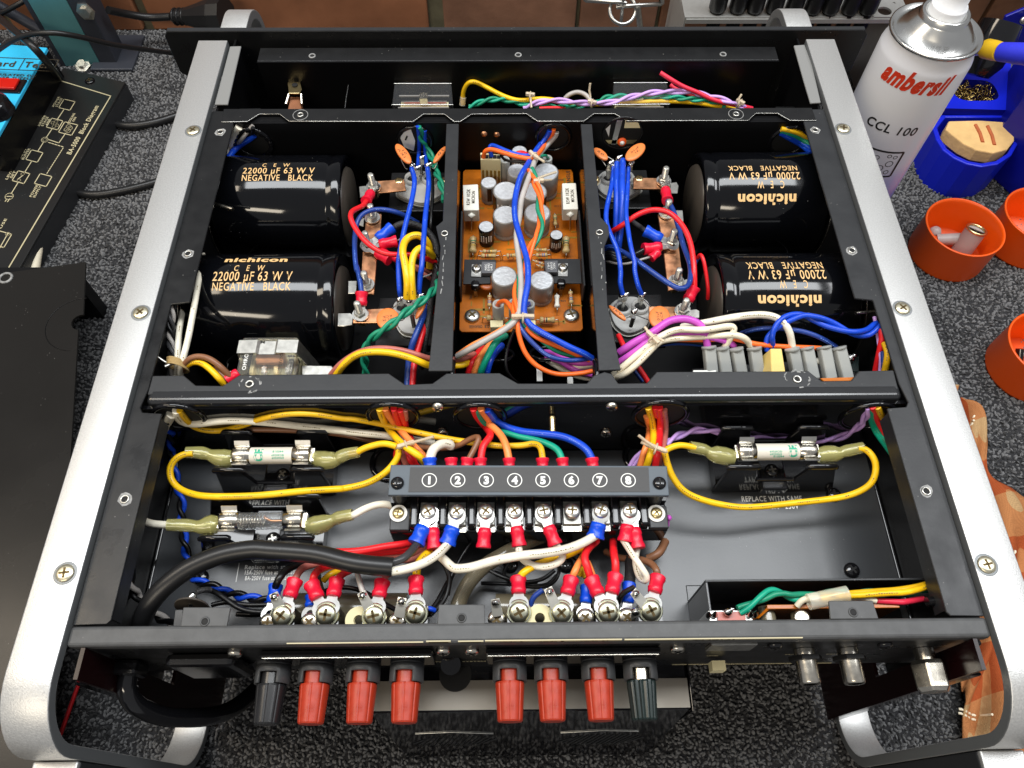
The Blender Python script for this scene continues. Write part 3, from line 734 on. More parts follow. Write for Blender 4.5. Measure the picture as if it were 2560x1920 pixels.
part_in((1085, 1175), 'metal_clip', 'small dark metal clip inside the orange cap at the right edge', 'clip', .02, lambda root: (MB().cyl((-.008, 0, 0), (.008, .004, .006), .003, 'tin', n=10).build('pin', root), MB().cyl((-.004, -.006, -.004), (-.004, .006, .006), .0035, 'bakelite', n=10).build('clip_body', root)))
# ---- soldering iron stand
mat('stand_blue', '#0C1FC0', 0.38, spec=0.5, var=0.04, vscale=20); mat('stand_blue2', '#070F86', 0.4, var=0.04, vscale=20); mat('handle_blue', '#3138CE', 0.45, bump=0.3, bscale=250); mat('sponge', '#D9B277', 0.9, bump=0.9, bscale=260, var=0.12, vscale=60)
mat('sponge_burn', '#B5623A', 0.9, var=0.15); mat('iron_yellow', '#D9B026', 0.4); mat('wool', (0.45, 0.33, 0.12), 0.25, 1.0); 
def stand():
    zt = -166
    q = lambda x, y, z=zt: at('E', x, y, z)
    base = q(1130, 1050); inv = Vector((base.x, base.y, CZ))
    root = empty('soldering_stand', inv, 'blue soldering iron stand with sponge tray and brass wool cup', 'stand')
    out = [(800, 935), (830, 1030), (880, 1110), (960, 1170), (1060, 1215), (1170, 1235), (1290, 1215), (1390, 1150), (1440, 1060), (1450, 960), (1400, 880), (1370, 850), (870, 850)]
    P = [q(*p) - inv for p in out]
    cen = q(1140, 1010) - inv
    n = len(P); inner = [cen + (p - cen) * .88 for p in P]; low = [Vector((p.x, p.y, 0)) for p in [cen + (p - cen) * .96 for p in P]]
    il = [Vector((p.x, p.y, .016)) for p in inner]
    mb = MB(); vs = low + P + inner + il
    fs = []
    for j in range(3):
        for i in range(n): k = (i + 1) % n; fs.append((j * n + i, j * n + k, (j + 1) * n + k, (j + 1) * n + i))
    fs.append(tuple(reversed(range(3 * n, 4 * n))))
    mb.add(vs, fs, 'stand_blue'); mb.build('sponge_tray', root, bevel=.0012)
    sp = [q(*p, zt + 3) - inv for p in [(925, 895), (1150, 890), (1385, 905), (1412, 960), (1410, 1040), (1360, 1105), (1255, 1132), (1130, 1110), (1030, 1060), (940, 990), (900, 955)]]
    s = MB(); s.prism(sp, (0, 0, -.014), 'sponge'); so = s.build('sponge', None, bevel=.0012)
    so.location = inv; tag(so, 'tan cleaning sponge with two burn stripes in the blue tray', 'sponge')
    for a, b_ in (((1120, 925), (1175, 1055)), ((1210, 935), (1262, 1075))):
        A = q(*a, zt + 3) - inv; B_ = q(*b_, zt + 3) - inv
        mb = MB(); mb.tube([A, A.lerp(B_, .5) + Vector((.001, 0, 0)), B_], .0018, 'sponge_burn', 6); mb.build('burn_stripe', so)
    # wool housing
    zh = -159
    hq = [q(*p, zh) for p in [(840, 800), (905, 640), (1000, 480), (1170, 290), (1340, 290), (1385, 470), (1378, 640), (1366, 815)]]
    H = [p - inv for p in hq]
    mb = MB()
    # opening
    oc = q(1115, 668, zh) - inv; k = 20; rx = (q(1280, 668, zh) - q(950, 668, zh)).length / 2; ry = (q(1115, 595, zh) - q(1115, 745, zh)).length / 2
    op = [oc + Vector((rx * math.copysign(abs(math.cos(t)) ** .6, math.cos(t)), ry * math.copysign(abs(math.sin(t)) ** .6, math.sin(t)), 0)) for t in [2 * math.pi * i / k for i in range(k)]]
    bm = bmesh.new(); ov = [bm.verts.new(p) for p in H]; iv = [bm.verts.new(p) for p in op]
    es = [bm.edges.new((ov[i], ov[(i + 1) % len(ov)])) for i in range(len(ov))] + [bm.edges.new((iv[i], iv[(i + 1) % k])) for i in range(k)]
    bmesh.ops.triangle_fill(bm, use_beauty=True, use_dissolve=False, edges=es)
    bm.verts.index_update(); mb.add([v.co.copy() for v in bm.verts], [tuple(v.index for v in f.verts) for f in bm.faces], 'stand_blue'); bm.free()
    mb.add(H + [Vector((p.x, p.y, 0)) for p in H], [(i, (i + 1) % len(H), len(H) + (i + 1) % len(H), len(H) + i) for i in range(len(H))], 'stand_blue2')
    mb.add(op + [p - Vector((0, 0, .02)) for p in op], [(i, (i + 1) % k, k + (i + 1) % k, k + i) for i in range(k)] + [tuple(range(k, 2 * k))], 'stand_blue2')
    mb.build('wool_housing', root)
    rng = random.Random(5); mb = MB()
    for i in range(150):
        c = oc + Vector((rng.uniform(-rx, rx) * .85, rng.uniform(-ry, ry) * .85, rng.uniform(-.012, -.001))); pts = []
        a = rng.uniform(0, 6); R_ = rng.uniform(.002, .005); ax = Vector((rng.uniform(-1, 1), rng.uniform(-1, 1), rng.uniform(-.6, .6))).normalized(); u = ax.orthogonal().normalized(); v = ax.cross(u)
        for j in range(8): t = a + j * .6; pts.append(c + (u * math.cos(t) + v * math.sin(t)) * R_)
        mb.tube(pts, .0005, 'wool', 4, False)
    wo = mb.build('brass_wool'); wo.location = inv; tag(wo, 'curly brass wool filling the opening of the blue stand', 'brass wool', kind='stuff')
    # tall dark blue upright
    u = [q(*p, -150) - inv for p in [(1400, 470), (1378, 860), (1420, 900), (1700, 1150), (1750, 500)]]
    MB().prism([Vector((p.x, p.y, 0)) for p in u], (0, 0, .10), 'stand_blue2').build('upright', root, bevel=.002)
    Yp = q(1400, 300, -150).y
    pl = [aty('E', *p, Yp + .05) - inv for p in [(1345, 125), (1500, 60), (1700, 60), (1700, 420), (1400, 420), (1280, 270)]]
    MB().prism(pl, (0, .004, 0), 'stand_blue2').build('side_plate', root, bevel=.001)
    screw(aty('E', 1315, 262, Yp + .045) - inv, root, 'zinc', R=.004, H=.003, ax=(0, -1, .5)); screw(aty('E', 1475, 150, Yp + .045) - inv, root, 'zinc', R=.004, H=.003, ax=(0, -1, .5))
    # iron in its black holder
    a = q(1120, 500, -110); b_ = q(1200, 360, -78); c_ = q(1280, 385, -70); d_ = q(1340, 392, -66); e_ = q(1650, 420, -50)
    MB().lathe([(.012, 0), (.019, .012), (.021, .03), (.019, .05)], q(1130, 560, -140) - inv, (.25, .55, .8), 'bakelite', 24).build('holder_funnel', root)
    ir = empty('soldering_iron', b_, 'yellow and blue soldering iron handle resting in the stand', 'soldering iron')
    f = lambda p: p - b_
    MB().lathe([(.0078, 0), (.0085, .001), (.0085, .012), (.0078, .020)], f(b_), (d_ - b_), 'iron_yellow', 28).build('collar', ir)
    MB().lathe([(.0076, 0), (.0080, .001), (.0088, .015), (.0094, .03), (.0088, .06), (.0080, .12)], f(b_) + (d_ - b_).normalized() * .0185, (e_ - d_), 'handle_blue', 28).build('handle', ir)
    MB().cyl(f(b_), f(b_) - (d_ - b_).normalized() * .03 + Vector((0, 0, -.006)), .006, 'tin').build('barrel', ir)
stand()
# ---- cloth
def cloth():
    m = mat('cloth', '#C08A55', 0.9, spec=0.1, bump=0.7, bscale=900)
    nt = m.node_tree; N = nt.nodes; L = nt.links; b = N['Principled BSDF']; tc = N.new('ShaderNodeTexCoord')
    def band(ax, sc_, lo):
        mp = N.new('ShaderNodeSeparateXYZ'); L.new(tc.outputs['UV'], mp.inputs[0])
        mm = N.new('ShaderNodeMath'); mm.operation = 'MULTIPLY'; mm.inputs[1].default_value = sc_; L.new(mp.outputs[ax], mm.inputs[0])
        fr = N.new('ShaderNodeMath'); fr.operation = 'FRACT'; L.new(mm.outputs[0], fr.inputs[0])
        gt = N.new('ShaderNodeMath'); gt.operation = 'GREATER_THAN'; gt.inputs[1].default_value = lo; L.new(fr.outputs[0], gt.inputs[0]); return gt
    g1 = band(0, 1.7, .40); g2 = band(1, 1.9, .5)
    x = N.new('ShaderNodeMath'); x.operation = 'ADD'; L.new(g1.outputs[0], x.inputs[0]); L.new(g2.outputs[0], x.inputs[1])
    x2 = N.new('ShaderNodeMath'); x2.operation = 'MULTIPLY'; x2.inputs[1].default_value = .5; L.new(x.outputs[0], x2.inputs[0])
    r = N.new('ShaderNodeValToRGB'); L.new(x2.outputs[0], r.inputs[0]); e = r.color_ramp.elements; e[0].color = lin('#B8956A'); e[1].color = lin('#A5522D'); k = e.new(.5); k.color = lin('#B5794C')
    wv = N.new('ShaderNodeTexChecker'); wv.inputs['Scale'].default_value = 110; L.new(tc.outputs['UV'], wv.inputs[0])
    mx = N.new('ShaderNodeMix'); mx.data_type = 'RGBA'; mx.blend_type = 'MULTIPLY'; mx.inputs['Factor'].default_value = .22; L.new(r.outputs[0], mx.inputs['A']); L.new(wv.outputs['Color'], mx.inputs['B'])
    L.new(mx.outputs['Result'], b.inputs['Base Color'])
    ZC = -196
    left = [('f', 250, 100), ('f', 200, 300), ('f', 240, 500), ('f', 300, 700), ('l', 640, 290), ('l', 700, 500), ('l', 680, 800), ('l', 670, 1130), ('l', 640, 1500)]
    right = [('f', 345, 140), ('f', 415, 190), ('f', 445, 330), ('f', 460, 470), ('f', 560, 530), ('f', 700, 640), ('f', 740, 900), ('l', 2300, 600), ('l', 2300, 1500)]
    Lp = spline([at(*p, ZC) for p in left], 6); Rp = spline([at(*p, ZC) for p in right], 6); n = len(Lp); M_ = 40
    mb = MB(); rows = []
    vs = []; uv = []
    c = Rp[0]; inv = Vector((c.x, c.y, CZ))
    for i in range(n):
        for j in range(M_ + 1):
            t = j / M_; p = Lp[i].lerp(Rp[i], t)
            s = i / (n - 1)
            zz = .010 * math.sin(7 * s * 3 + t * 5) + .006 * math.sin(14 * t + 3 * s) + .010 * max(0, 1 - abs((t - .35 - .3 * s) * 9)) + .003 * math.sin(30 * t + 22 * s)
            zz *= min(1, 6 * min(t + .02, 1.02 - t))
            vs.append(Vector((p.x, p.y, max(CZ + .003, CZ + .012 + zz))) - inv); uv.append((p.x * 8 + p.y * 2.2 + zz * 20, p.y * 8 - p.x * 2.2))
    fs = [(i * (M_ + 1) + j, i * (M_ + 1) + j + 1, (i + 1) * (M_ + 1) + j + 1, (i + 1) * (M_ + 1) + j) for i in range(n - 1) for j in range(M_)]
    mb.add(vs, fs, 'cloth', True); o = mb.build('cloth'); o.location = inv
    ul = o.data.uv_layers.new(name='UVMap')
    for lp in o.data.loops: ul.data[lp.index].uv = uv[lp.vertex_index]
    so = o.modifiers.new('thick', 'SOLIDIFY'); so.thickness = .0012
    tag(o, 'orange and beige woven cloth with cream stitching, lower right', 'cloth')
    for a, b_, k in ((('f', 405, 205), ('f', 380, 310), 7), (('l', 700, 745), ('l', 1200, 850), 5), (('l', 700, 805), ('l', 1200, 920), 5), (('f', 575, 760), ('f', 560, 850), 5)):
        A = at(*a, ZC + 10); B_ = at(*b_, ZC + 10)
        for i in range(k):
            p = A.lerp(B_, (i + .2) / k) - inv; q_ = A.lerp(B_, (i + .7) / k) - inv
            # drop the stitch on the cloth
            def zat(pt):
                best = min(vs, key=lambda v: (v.x - pt.x) ** 2 + (v.y - pt.y) ** 2); return best.z + .0012
            p.z = zat(p); q_.z = zat(q_); MB().tube([p, p.lerp(q_, .5) + Vector((0, 0, .0008)), q_], .0009, 'w_cream', 6).build('stitch', o)
cloth()
# ================================================================== THE AMPLIFIER
AMP = empty('power_amplifier', (0, 0.2, CZ), 'opened black hi-fi power amplifier with silver side rails and its wiring exposed', 'amplifier')
def B(x0, x1, y0, y1, z0, z1, m, name, bevel=0.0, parent=None, label=None):
    return MB().box(x0, x1, y0, y1, z0, z1, m).build(name, parent or AMP, label, bevel=bevel)
def plate(r, pts, z, th, m, name, parent=None, bevel=0.0003, label=None, segs=1):
    P = [at(*(p if isinstance(p[0], str) else (r, *p)), z) for p in pts]
    return MB().prism(P, (0, 0, -th * .001), m).build(name, parent or AMP, label, bevel=bevel, segs=segs)
# ---- silver loop handles
def strip_loop(path2, x0, x1, th, m, ms, name, label=None, closed=False):
    n = len(path2); nr = []
    for i in range(n):
        a = path2[max(i - 1, 0)] if not closed else path2[i - 1]; b = path2[min(i + 1, n - 1)] if not closed else path2[(i + 1) % n]
        d = Vector((b[0] - a[0], b[1] - a[1])).normalized(); nr.append(Vector((-d.y, d.x)))
    mb = MB(); vs = []
    for i, (y, z) in enumerate(path2):
        k = nr[i] * th; vs += [(x0, y, z), (x1, y, z), (x1, y + k.x, z + k.y), (x0, y + k.x, z + k.y)]
    top = []; sides = []
    for i in range(n - 1 + (1 if closed else 0)):
        a = i * 4; b = ((i + 1) % n) * 4
        mb_f = [(a, a + 1, b + 1, b), (a + 2, a + 3, b + 3, b + 2), (a + 1, a + 2, b + 2, b + 1), (a + 3, a, b, b + 3)]
        top += mb_f[:2]; sides += mb_f[2:]
    mb.add(vs, top + sides + ([] if closed else [(0, 3, 2, 1), (4 * n - 4, 4 * n - 3, 4 * n - 2, 4 * n - 1)]), m)
    o = mb.build(name, AMP, label)
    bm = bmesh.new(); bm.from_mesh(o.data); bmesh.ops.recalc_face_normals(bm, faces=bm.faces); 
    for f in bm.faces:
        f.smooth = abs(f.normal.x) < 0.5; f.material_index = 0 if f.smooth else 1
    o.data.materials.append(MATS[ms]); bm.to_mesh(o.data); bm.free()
    bv = o.modifiers.new('bevel', 'BEVEL'); bv.width = .0007; bv.segments = 2; bv.limit_method = 'ANGLE'; bv.angle_limit = math.radians(50)
    return o
def arc(cy, cz, r, a0, a1, n=10): return [(cy + r * math.cos(math.radians(a0 + (a1 - a0) * i / n)), cz + r * math.sin(math.radians(a0 + (a1 - a0) * i / n))) for i in range(n + 1)]
R0 = 0.034
loop = [(0.4290, 0.0)] + arc(-0.0540 + R0, -R0, R0, 90, 180) + arc(-0.0540 + R0, -0.2115 + R0, R0, 180, 270) + [(0.4290, -0.2115)]
rails = []
for s, lab in ((-1, 'left silver rail'), (1, 'right silver rail')):
    x0, x1 = (0.218, 0.240) if s > 0 else (-0.240, -0.218)
    ra = strip_loop(loop, x0, x1, 0.006, 'alu', 'alu_side_shade', 'side_rail', lab); rails.append(ra)
for i, g in enumerate([(483, 327), (352, 782), (163, 1433), (2108, 322), (2256, 771), (2466, 1412)]):
    p = at('p', *g, 0.15)
    ra = rails[0] if i < 3 else rails[1]
    MB().lathe([(.0057, 0), (.0052, .0001), (.0045, .0001)], (p.x, p.y, .0001), (0, 0, 1), 'alu_side_shade', 24, True, False, False).build('countersink', ra)
    screw((p.x, p.y, .0001), ra, 'rail_brass', R=.0044, H=.0014)
for s in (-1, 1):       # loops of the front handles beyond the panel
    x0, x1 = (0.2075, 0.2275) if s > 0 else (-0.2275, -0.2075)
    pth = [(0.4435, -0.003)] + [(y, z) for y, z in reversed(arc(0.452, -0.030, 0.028, 0, 85))] + [(0.480, -0.17)]
    pth = [(0.4435, -0.002)] + arc(0.4600, -0.0320, 0.0300, 90, 0) + [(0.4900, -0.17)]
    strip_loop(pth, x0, x1, -0.007, 'alu', 'alu_side_shade', 'front_handle', 'curved front handle loop')
    B(x0, x1, 0.4435, 0.452, -0.17, -0.0105, 'alu_side_shade', 'handle_pad')
# lower rear feet behind the loops
for s in (-1, 1):
    x0, x1 = (0.2182, 0.2398) if s > 0 else (-0.2398, -0.2182)
    mb = MB(); mb.box(x0, x1, -0.095, -0.0545, -0.19, -0.046, 'label_black' if 0 else 'satin_black'); o = mb.build('rear_foot', AMP, bevel=.001)
    mb = MB(); mb.box(x0, x1, -0.095, -0.0545, -0.0457, -0.0425, 'alu'); mb.build('foot_cap', o, bevel=.0008)
# ---- front panel, sub panel
mb = MB(); f = []
zf = [(-.2685, -.004), (-.2655, 0), (.2655, 0), (.2685, -.004), (.2685, -.036), (.2635, -.040), (.2300, -.040), (.2300, -.2), (-.23, -.2), (-.23, -.040), (-.2635, -.040), (-.2685, -.036)]
mb.prism([(x, .4385, z + .0005) for x, z in zf], (0, .0045, 0), 'black_paint'); FP = mb.build('front_panel', AMP, bevel=.0003, segs=1)
MB().box(-.2655, .2655, .4388, .4427, .0006, .0008, 'satin_black').build('panel_top_edge', FP)
B(-.197, .1985, .4180, .4335, -.0115, -.0100, 'black_paint', 'sub_panel_flange', .0003)
B(-.197, .1985, .4165, .4179, -.11, -.0100, 'deep_black', 'sub_panel')
for g in (('B', 762, 483), ('C', 676, 475), ('D', 580, 470)):
    p = at(*g, -9.8); MB().torus(p, (0, 0, 1), .0022, .0006, 'scuff', 14, 5).build('rivet_nut', AMP); MB().lathe([(.0018, 0), (.001, .0004)], p - Vector((0, 0, .0002)), (0, 0, 1), 'hole', 12).build('nut_hole', AMP)
for s in (-1, 1):
    mb = MB(); a, b = (.1990, .2140) if s > 0 else (-.2140, -.1975)
    mb.box(a, b, .3545, .3950, -.11, -.034, 'black_paint'); mb.build('corner_bracket', AMP, bevel=.0006)
plate('A', [(1490, 300), (1562, 298), (1475, 676), (1390, 676)], -3, 1.2, 'foam_grey', 'foam_strip')
plate('D', [(1192, 392), (1285, 385), (1350, 560), (1425, 885), (1335, 890), (1275, 690)], -3, 1.2, 'foam_grey', 'foam_strip')
# ---- walls and floors
B(-.2145, .2145, .1215, .4165, -.1125, -.1110, 'deep_black', 'bay_floor')
B(-.2145, .2145, -.0070, .1185, -.0670, -.0655, 'grey_black', 'rear_floor')
for s in (-1, 1):
    x = .2146 * s
    B(min(x, x + .0015 * s), max(x, x + .0015 * s), -.0075, .4380, -.11, -.0060, 'deep_black', 'side_wall')
    x = .2085 * s
    o = B(min(x, x + .0020 * s), max(x, x + .0020 * s), -.0235, .42, -.2, -.1130, 'red_black', 'side_panel')
    MB().box(min(x, x + .0020 * s), max(x, x + .0020 * s), -.0235, -.0095, -.1129, -.004, 'red_black').build('panel_extension', o)
    a, b = sorted((x + .0021 * s, x + .0085 * s))
    MB().box(a, b, -.0235, -.0220, -.2, -.020, 'gloss_black').build('rear_flange', o, bevel=.0003)
    # trim bead along the foot of the wall
    a, b = sorted((.2128 * s, .2144 * s)); MB().box(a, b, -.006, .118, -.0653, -.0640, 'gloss_black').build('wall_bead', AMP, bevel=.0004)
B(-.2084, .2084, .0150, .0165, -.2, -.0675, 'deep_black', 'lower_bulkhead')
B(-.2145, .2145, .1190, .1212, -.11, -.0080, 'gloss_black', 'center_bulkhead')
B(-.2145, .2145, .3450, .3465, -.11, -.0056, 'deep_black', 'front_bulkhead')
B(-.2140, .2140, .3467, .3535, -.0085, -.0056, 'deep_black', 'bulkhead_flange')
# ---- side flanges
for s in (-1, 1):
    X = lambda v: v * s
    poly = [(.2174, .356), (.2005, .356), (.2003, .343), (.2000, .1895), (.2106, .1880), (.2108, .1300), (.2128, .1180), (.2108, .1148), (.2000, .1140), (.1998, .0030), (.2014, .0012), (.2174, .0008)]
    mb = MB(); mb.prism([(X(x), y, -.004) for x, y in poly], (0, 0, -.0015), 'black_paint' if s < 0 else 'satin_black')
    o = mb.build('side_flange', AMP, bevel=.0003, segs=1)
    mb = MB(); a, b = sorted((X(.2003), X(.2015))); mb.box(a, b, .004, .112, -.016, -.0056, 'satin_black'); mb.build('folded_lip', o)
    for g in ([(551, 330), (470, 634), (312, 1248)] if s < 0 else [(2038, 325), (2130, 626), (2316, 1228)]):
        p = at('p', *g, -3.8)
        MB().torus(p, (0, 0, 1), .0020, .00055, 'tin', 16, 5).build('rivet_nut', o)
        MB().lathe([(.0019, 0), (.0010, .0002)], p - Vector((0, 0, .0001)), (0, 0, 1), 'hole', 12).build('nut_hole', o)
        mb = MB(); k = 11; q = []
        for i in range(k): t = 2 * math.pi * i / k; r_ = random.uniform(.0030, .0042); q.append(p + Vector((r_ * math.cos(t), r_ * math.sin(t), -.00012)))
        mb.prism(q, (0, 0, -.00005), 'scuff'); mb.build('scuffed_ring', o)
# ---- cross bars
def edge_wear(pts, o, r=.00022, m='tin'):
    MB().tube(pts, r, m, 4, False).build('bare_edge', o)
ub = [(618, 304), (648, 285), (699, 285), (723, 303), (1032, 304), (1059, 285), (1111, 285), (1136, 304), (1150, 304), (1179, 285), (1317, 284), (1344, 303), (1459, 303), (1485, 284), (1537, 284), (1566, 302), (1870, 301), (1890, 283), (1944, 283), (1975, 301), (2041, 301)]
o = plate('p', [(559, 272)] + [(554, 305)] + ub + [(2030, 269)], -3.4, 1.6, 'black_paint', 'front_cross_bar')
edge_wear([at('p', *g, -3.4) for g in [(554, 305)] + ub], o)
for g in ((751, 287), (1840, 285)):
    p = at('p', *g, -3.2); MB().torus(p, (0, 0, 1), .0019, .0006, 'tin', 14, 5).build('nut', o); MB().torus(p + Vector((0, 0, -.0001)), (0, 0, 1), .0052, .0003, 'scuff', 22, 4).build('washer_mark', o); MB().lathe([(.0016, 0), (.0008, .0003)], p, (0, 0, 1), 'hole', 10).build('nut_hole', o)
mbp = [(371, 975), (381, 939), (459, 938), (489, 963), (557, 964), (598, 937), (972, 933), (1013, 961), (1081, 958), (1116, 933), (1249, 932), (1295, 958), (1467, 958), (1485, 938), (1511, 929), (1530, 934), (1546, 958), (1617, 957), (1642, 929), (2021, 927), (2054, 952), (2128, 951), (2148, 927), (2234, 925), (2244, 965)]
y1 = at('p', 1300, 972, -3).y
P = [at('p', *g, -3.05) for g in mbp]; P = [P[0]] + P[1:] ; P[0].y = y1 - .002; P[-1].y = y1 - .002
CB = MB().prism(P, (0, 0, -.0015), 'satin_black').build('center_cross_bar', AMP, bevel=.0006)
MB().box(-.2106, .2106, .1198, y1 + .003, -.0115, -.0030, 'rolled').build('rolled_edge', CB, bevel=.0034, segs=5)
for g, sc_ in (((624, 960), .0062), ((1993, 948), .0070)):
    p = at('p', *g, -2.9); MB().torus(p, (0, 0, 1), .0020, .0007, 'tin', 16, 5).build('nut', CB); MB().lathe([(.0018, 0), (.0009, .0003)], p, (0, 0, 1), 'hole', 12).build('nut_hole', CB)
    for i in range(14):
        t = random.uniform(0, 6.28); r_ = sc_ * random.uniform(.75, 1.05); q = p + Vector((r_ * math.cos(t), r_ * .9 * math.sin(t), -.0001)); 
        if q.y < .1235: continue
        MB().cbox(q, random.uniform(.0008, .0028), random.uniform(.0003, .0008), .00012, 'scuff', rz=t + 1.57 + random.uniform(-.3, .3)).build('paint_scuff', CB)
# ---- dividers
for s, tp in ((-1, [(1116, 309), (1147, 309), (1131, 927), (1071, 927), (1100, 640), (1101, 616), (1090, 566), (1107, 552)]), (1, [(1452, 310), (1480, 310), (1485, 371), (1502, 543), (1521, 563), (1523, 586), (1511, 616), (1519, 762), (1552, 924), (1497, 926)])):
    o = plate('p', tp, -3.8, 1.5, 'satin_black', 'divider')
    x = .0427 * s; a, b = sorted((x, x + .0014 * s))
    MB().box(a, b, .1400, .3448, -.11, -.0054, 'gloss_black').build('divider_wall', o)
    p = at('H', 45, 1120, -3.6) if s < 0 else at('H', 1575, 1110, -3.6)
    MB().torus(p, (0, 0, 1), .0020, .0006, 'tin', 14, 5).build('nut', o); MB().lathe([(.0018, 0), (.0009, .0003)], p, (0, 0, 1), 'hole', 12).build('nut_hole', o)
    for i in range(9):
        q = p + Vector((random.uniform(-.0012, .0012), -.004 - i * .0052 + random.uniform(-.001, .001), -.0001))
        MB().cbox(q, random.uniform(.0002, .0007), random.uniform(.0006, .0045), .00012, 'scuff', rz=random.uniform(-.2, .2)).build('paint_scuff', o)
    # grommet in the divider wall near the centre bulkhead
    c = Vector((x, .1475, -.030)); MB().torus(c, (1, 0, 0), .0125, .0020, 'gloss_black', 28, 8).build('grommet', o); MB().lathe([(.0118, 0), (.0001, .0001)], c + Vector((-.0003 * s if s > 0 else .0003, 0, 0)), (-s, 0, 0), 'hole', 24).build('grommet_hole', o)
# ---- rear panel with its ledge
RP = B(-.2172, .2172, -.0084, -.0070, -.0720, -.0095, 'black_paint', 'rear_panel')
LD = MB().box(-.2176, .2176, -.0092, .0003, -.0105, -.0030, 'ledge_grey').build('top_ledge', RP, bevel=.0018, segs=3)
for tp, h in (([(451, 1566), (458, 1518), (576, 1518), (567, 1566)], (512, 1554)), ([(1093, 1562), (1097, 1511), (1211, 1511), (1213, 1560)], (1154, 1545)), ([(2077, 1548), (2072, 1502), (2182, 1501), (2197, 1547)], (2133, 1531))):
    P = [at('p', *g, -3.1) for g in tp]
    o = MB().prism(P, (0, 0, -.0015), 'ledge_grey').build('fixing_tab', RP, bevel=.0004)
    p = at('p', *h, -3.0); MB().torus(p, (0, 0, 1), .0019, .00045, 'ledge_grey', 16, 6).build('nut', RP); MB().lathe([(.0018, 0), (.0012, .0003)], p, (0, 0, 1), 'hole', 14).build('nut_hole', RP)
plate('V', [(938, 885), (1020, 882), (1010, 1050), (918, 1050)], -6, 1.2, 'satin_black', 'switch_bracket')
def wallpt(r, x, y, Y=-.0090): return aty(r, x, y, Y)
# printed strips and lettering on the rear panel (read from behind the amplifier, so upside down from here)
for r, x0, x1, y, s in (('d', 600, 1548, 141, '16 ohms      8 ohms      4 ohms'), ('e', 35, 975, 122, '16 ohms      8 ohms      4 ohms'), ('e', 1000, 2212, 112, 'INPUT'), ('d', 1565, 1735, 130, '1'), ('d', 1785, 1960, 130, '1')):
    a = wallpt(r, x0, y); b = wallpt(r, x1, y); zc = (a.z + b.z) / 2
    MB().box(min(a.x, b.x), max(a.x, b.x), -.0089, -.0084, zc - .0022, zc + .0022, 'print_cream').build('printed_strip', RP)
    text(s, Vector(((a.x + b.x) / 2, -.00905, zc)), (-1, 0, 0), (0, 0, -1) if 0 else (0, 0, 1), .0026, 'print_dark', RP, w=min(abs(b.x - a.x) * .8, .06 if len(s) > 6 else .012 * max(1, len(s) / 3)))
for s, x, y, w_ in (('SPEAKER SYSTEM', 1790, 262, .028),):
    p = wallpt('d', x, y); text(s, Vector((p.x, -.0088, max(p.z, -.069))), (1, 0, 0), (0, 0, 1), .0022, 'print_cream', RP, w=w_)
for s, r, x, y, w_ in (('LEVEL', 'Z', 450, 960, .006), ('MAX', 'Z', 1190, 948, .008), ('MIN', 'Z', 1570, 945, .008)):
    p = wallpt(r, x, y); text(s, Vector((p.x, -.0088, max(p.z, -.069))), (1, 0, 0), (0, 0, 1), .0018, 'print_cream', RP, w=w_)
a = wallpt('Z', 160, 965); b = wallpt('Z', 1640, 985); MB().box(a.x, b.x, -.0087, -.0084, -.0702, -.0698, 'print_cream').build('printed_line', RP)
for x0, x1, r in ((303, 1578, 'd'), (32, 1292, 'e')):
    a = wallpt(r, x0, 160, -.012); b = wallpt(r, x1, 160, -.012)
    o = MB().box(a.x, b.x, -.0120, -.0086, -.0440, -.0190, 'bakelite').build('terminal_plate', AMP, bevel=.0008)
    MB().box(a.x + .001, b.x - .001, -.01235, -.01205, -.0216, -.0195, 'nickel').build('edge_trim', o)
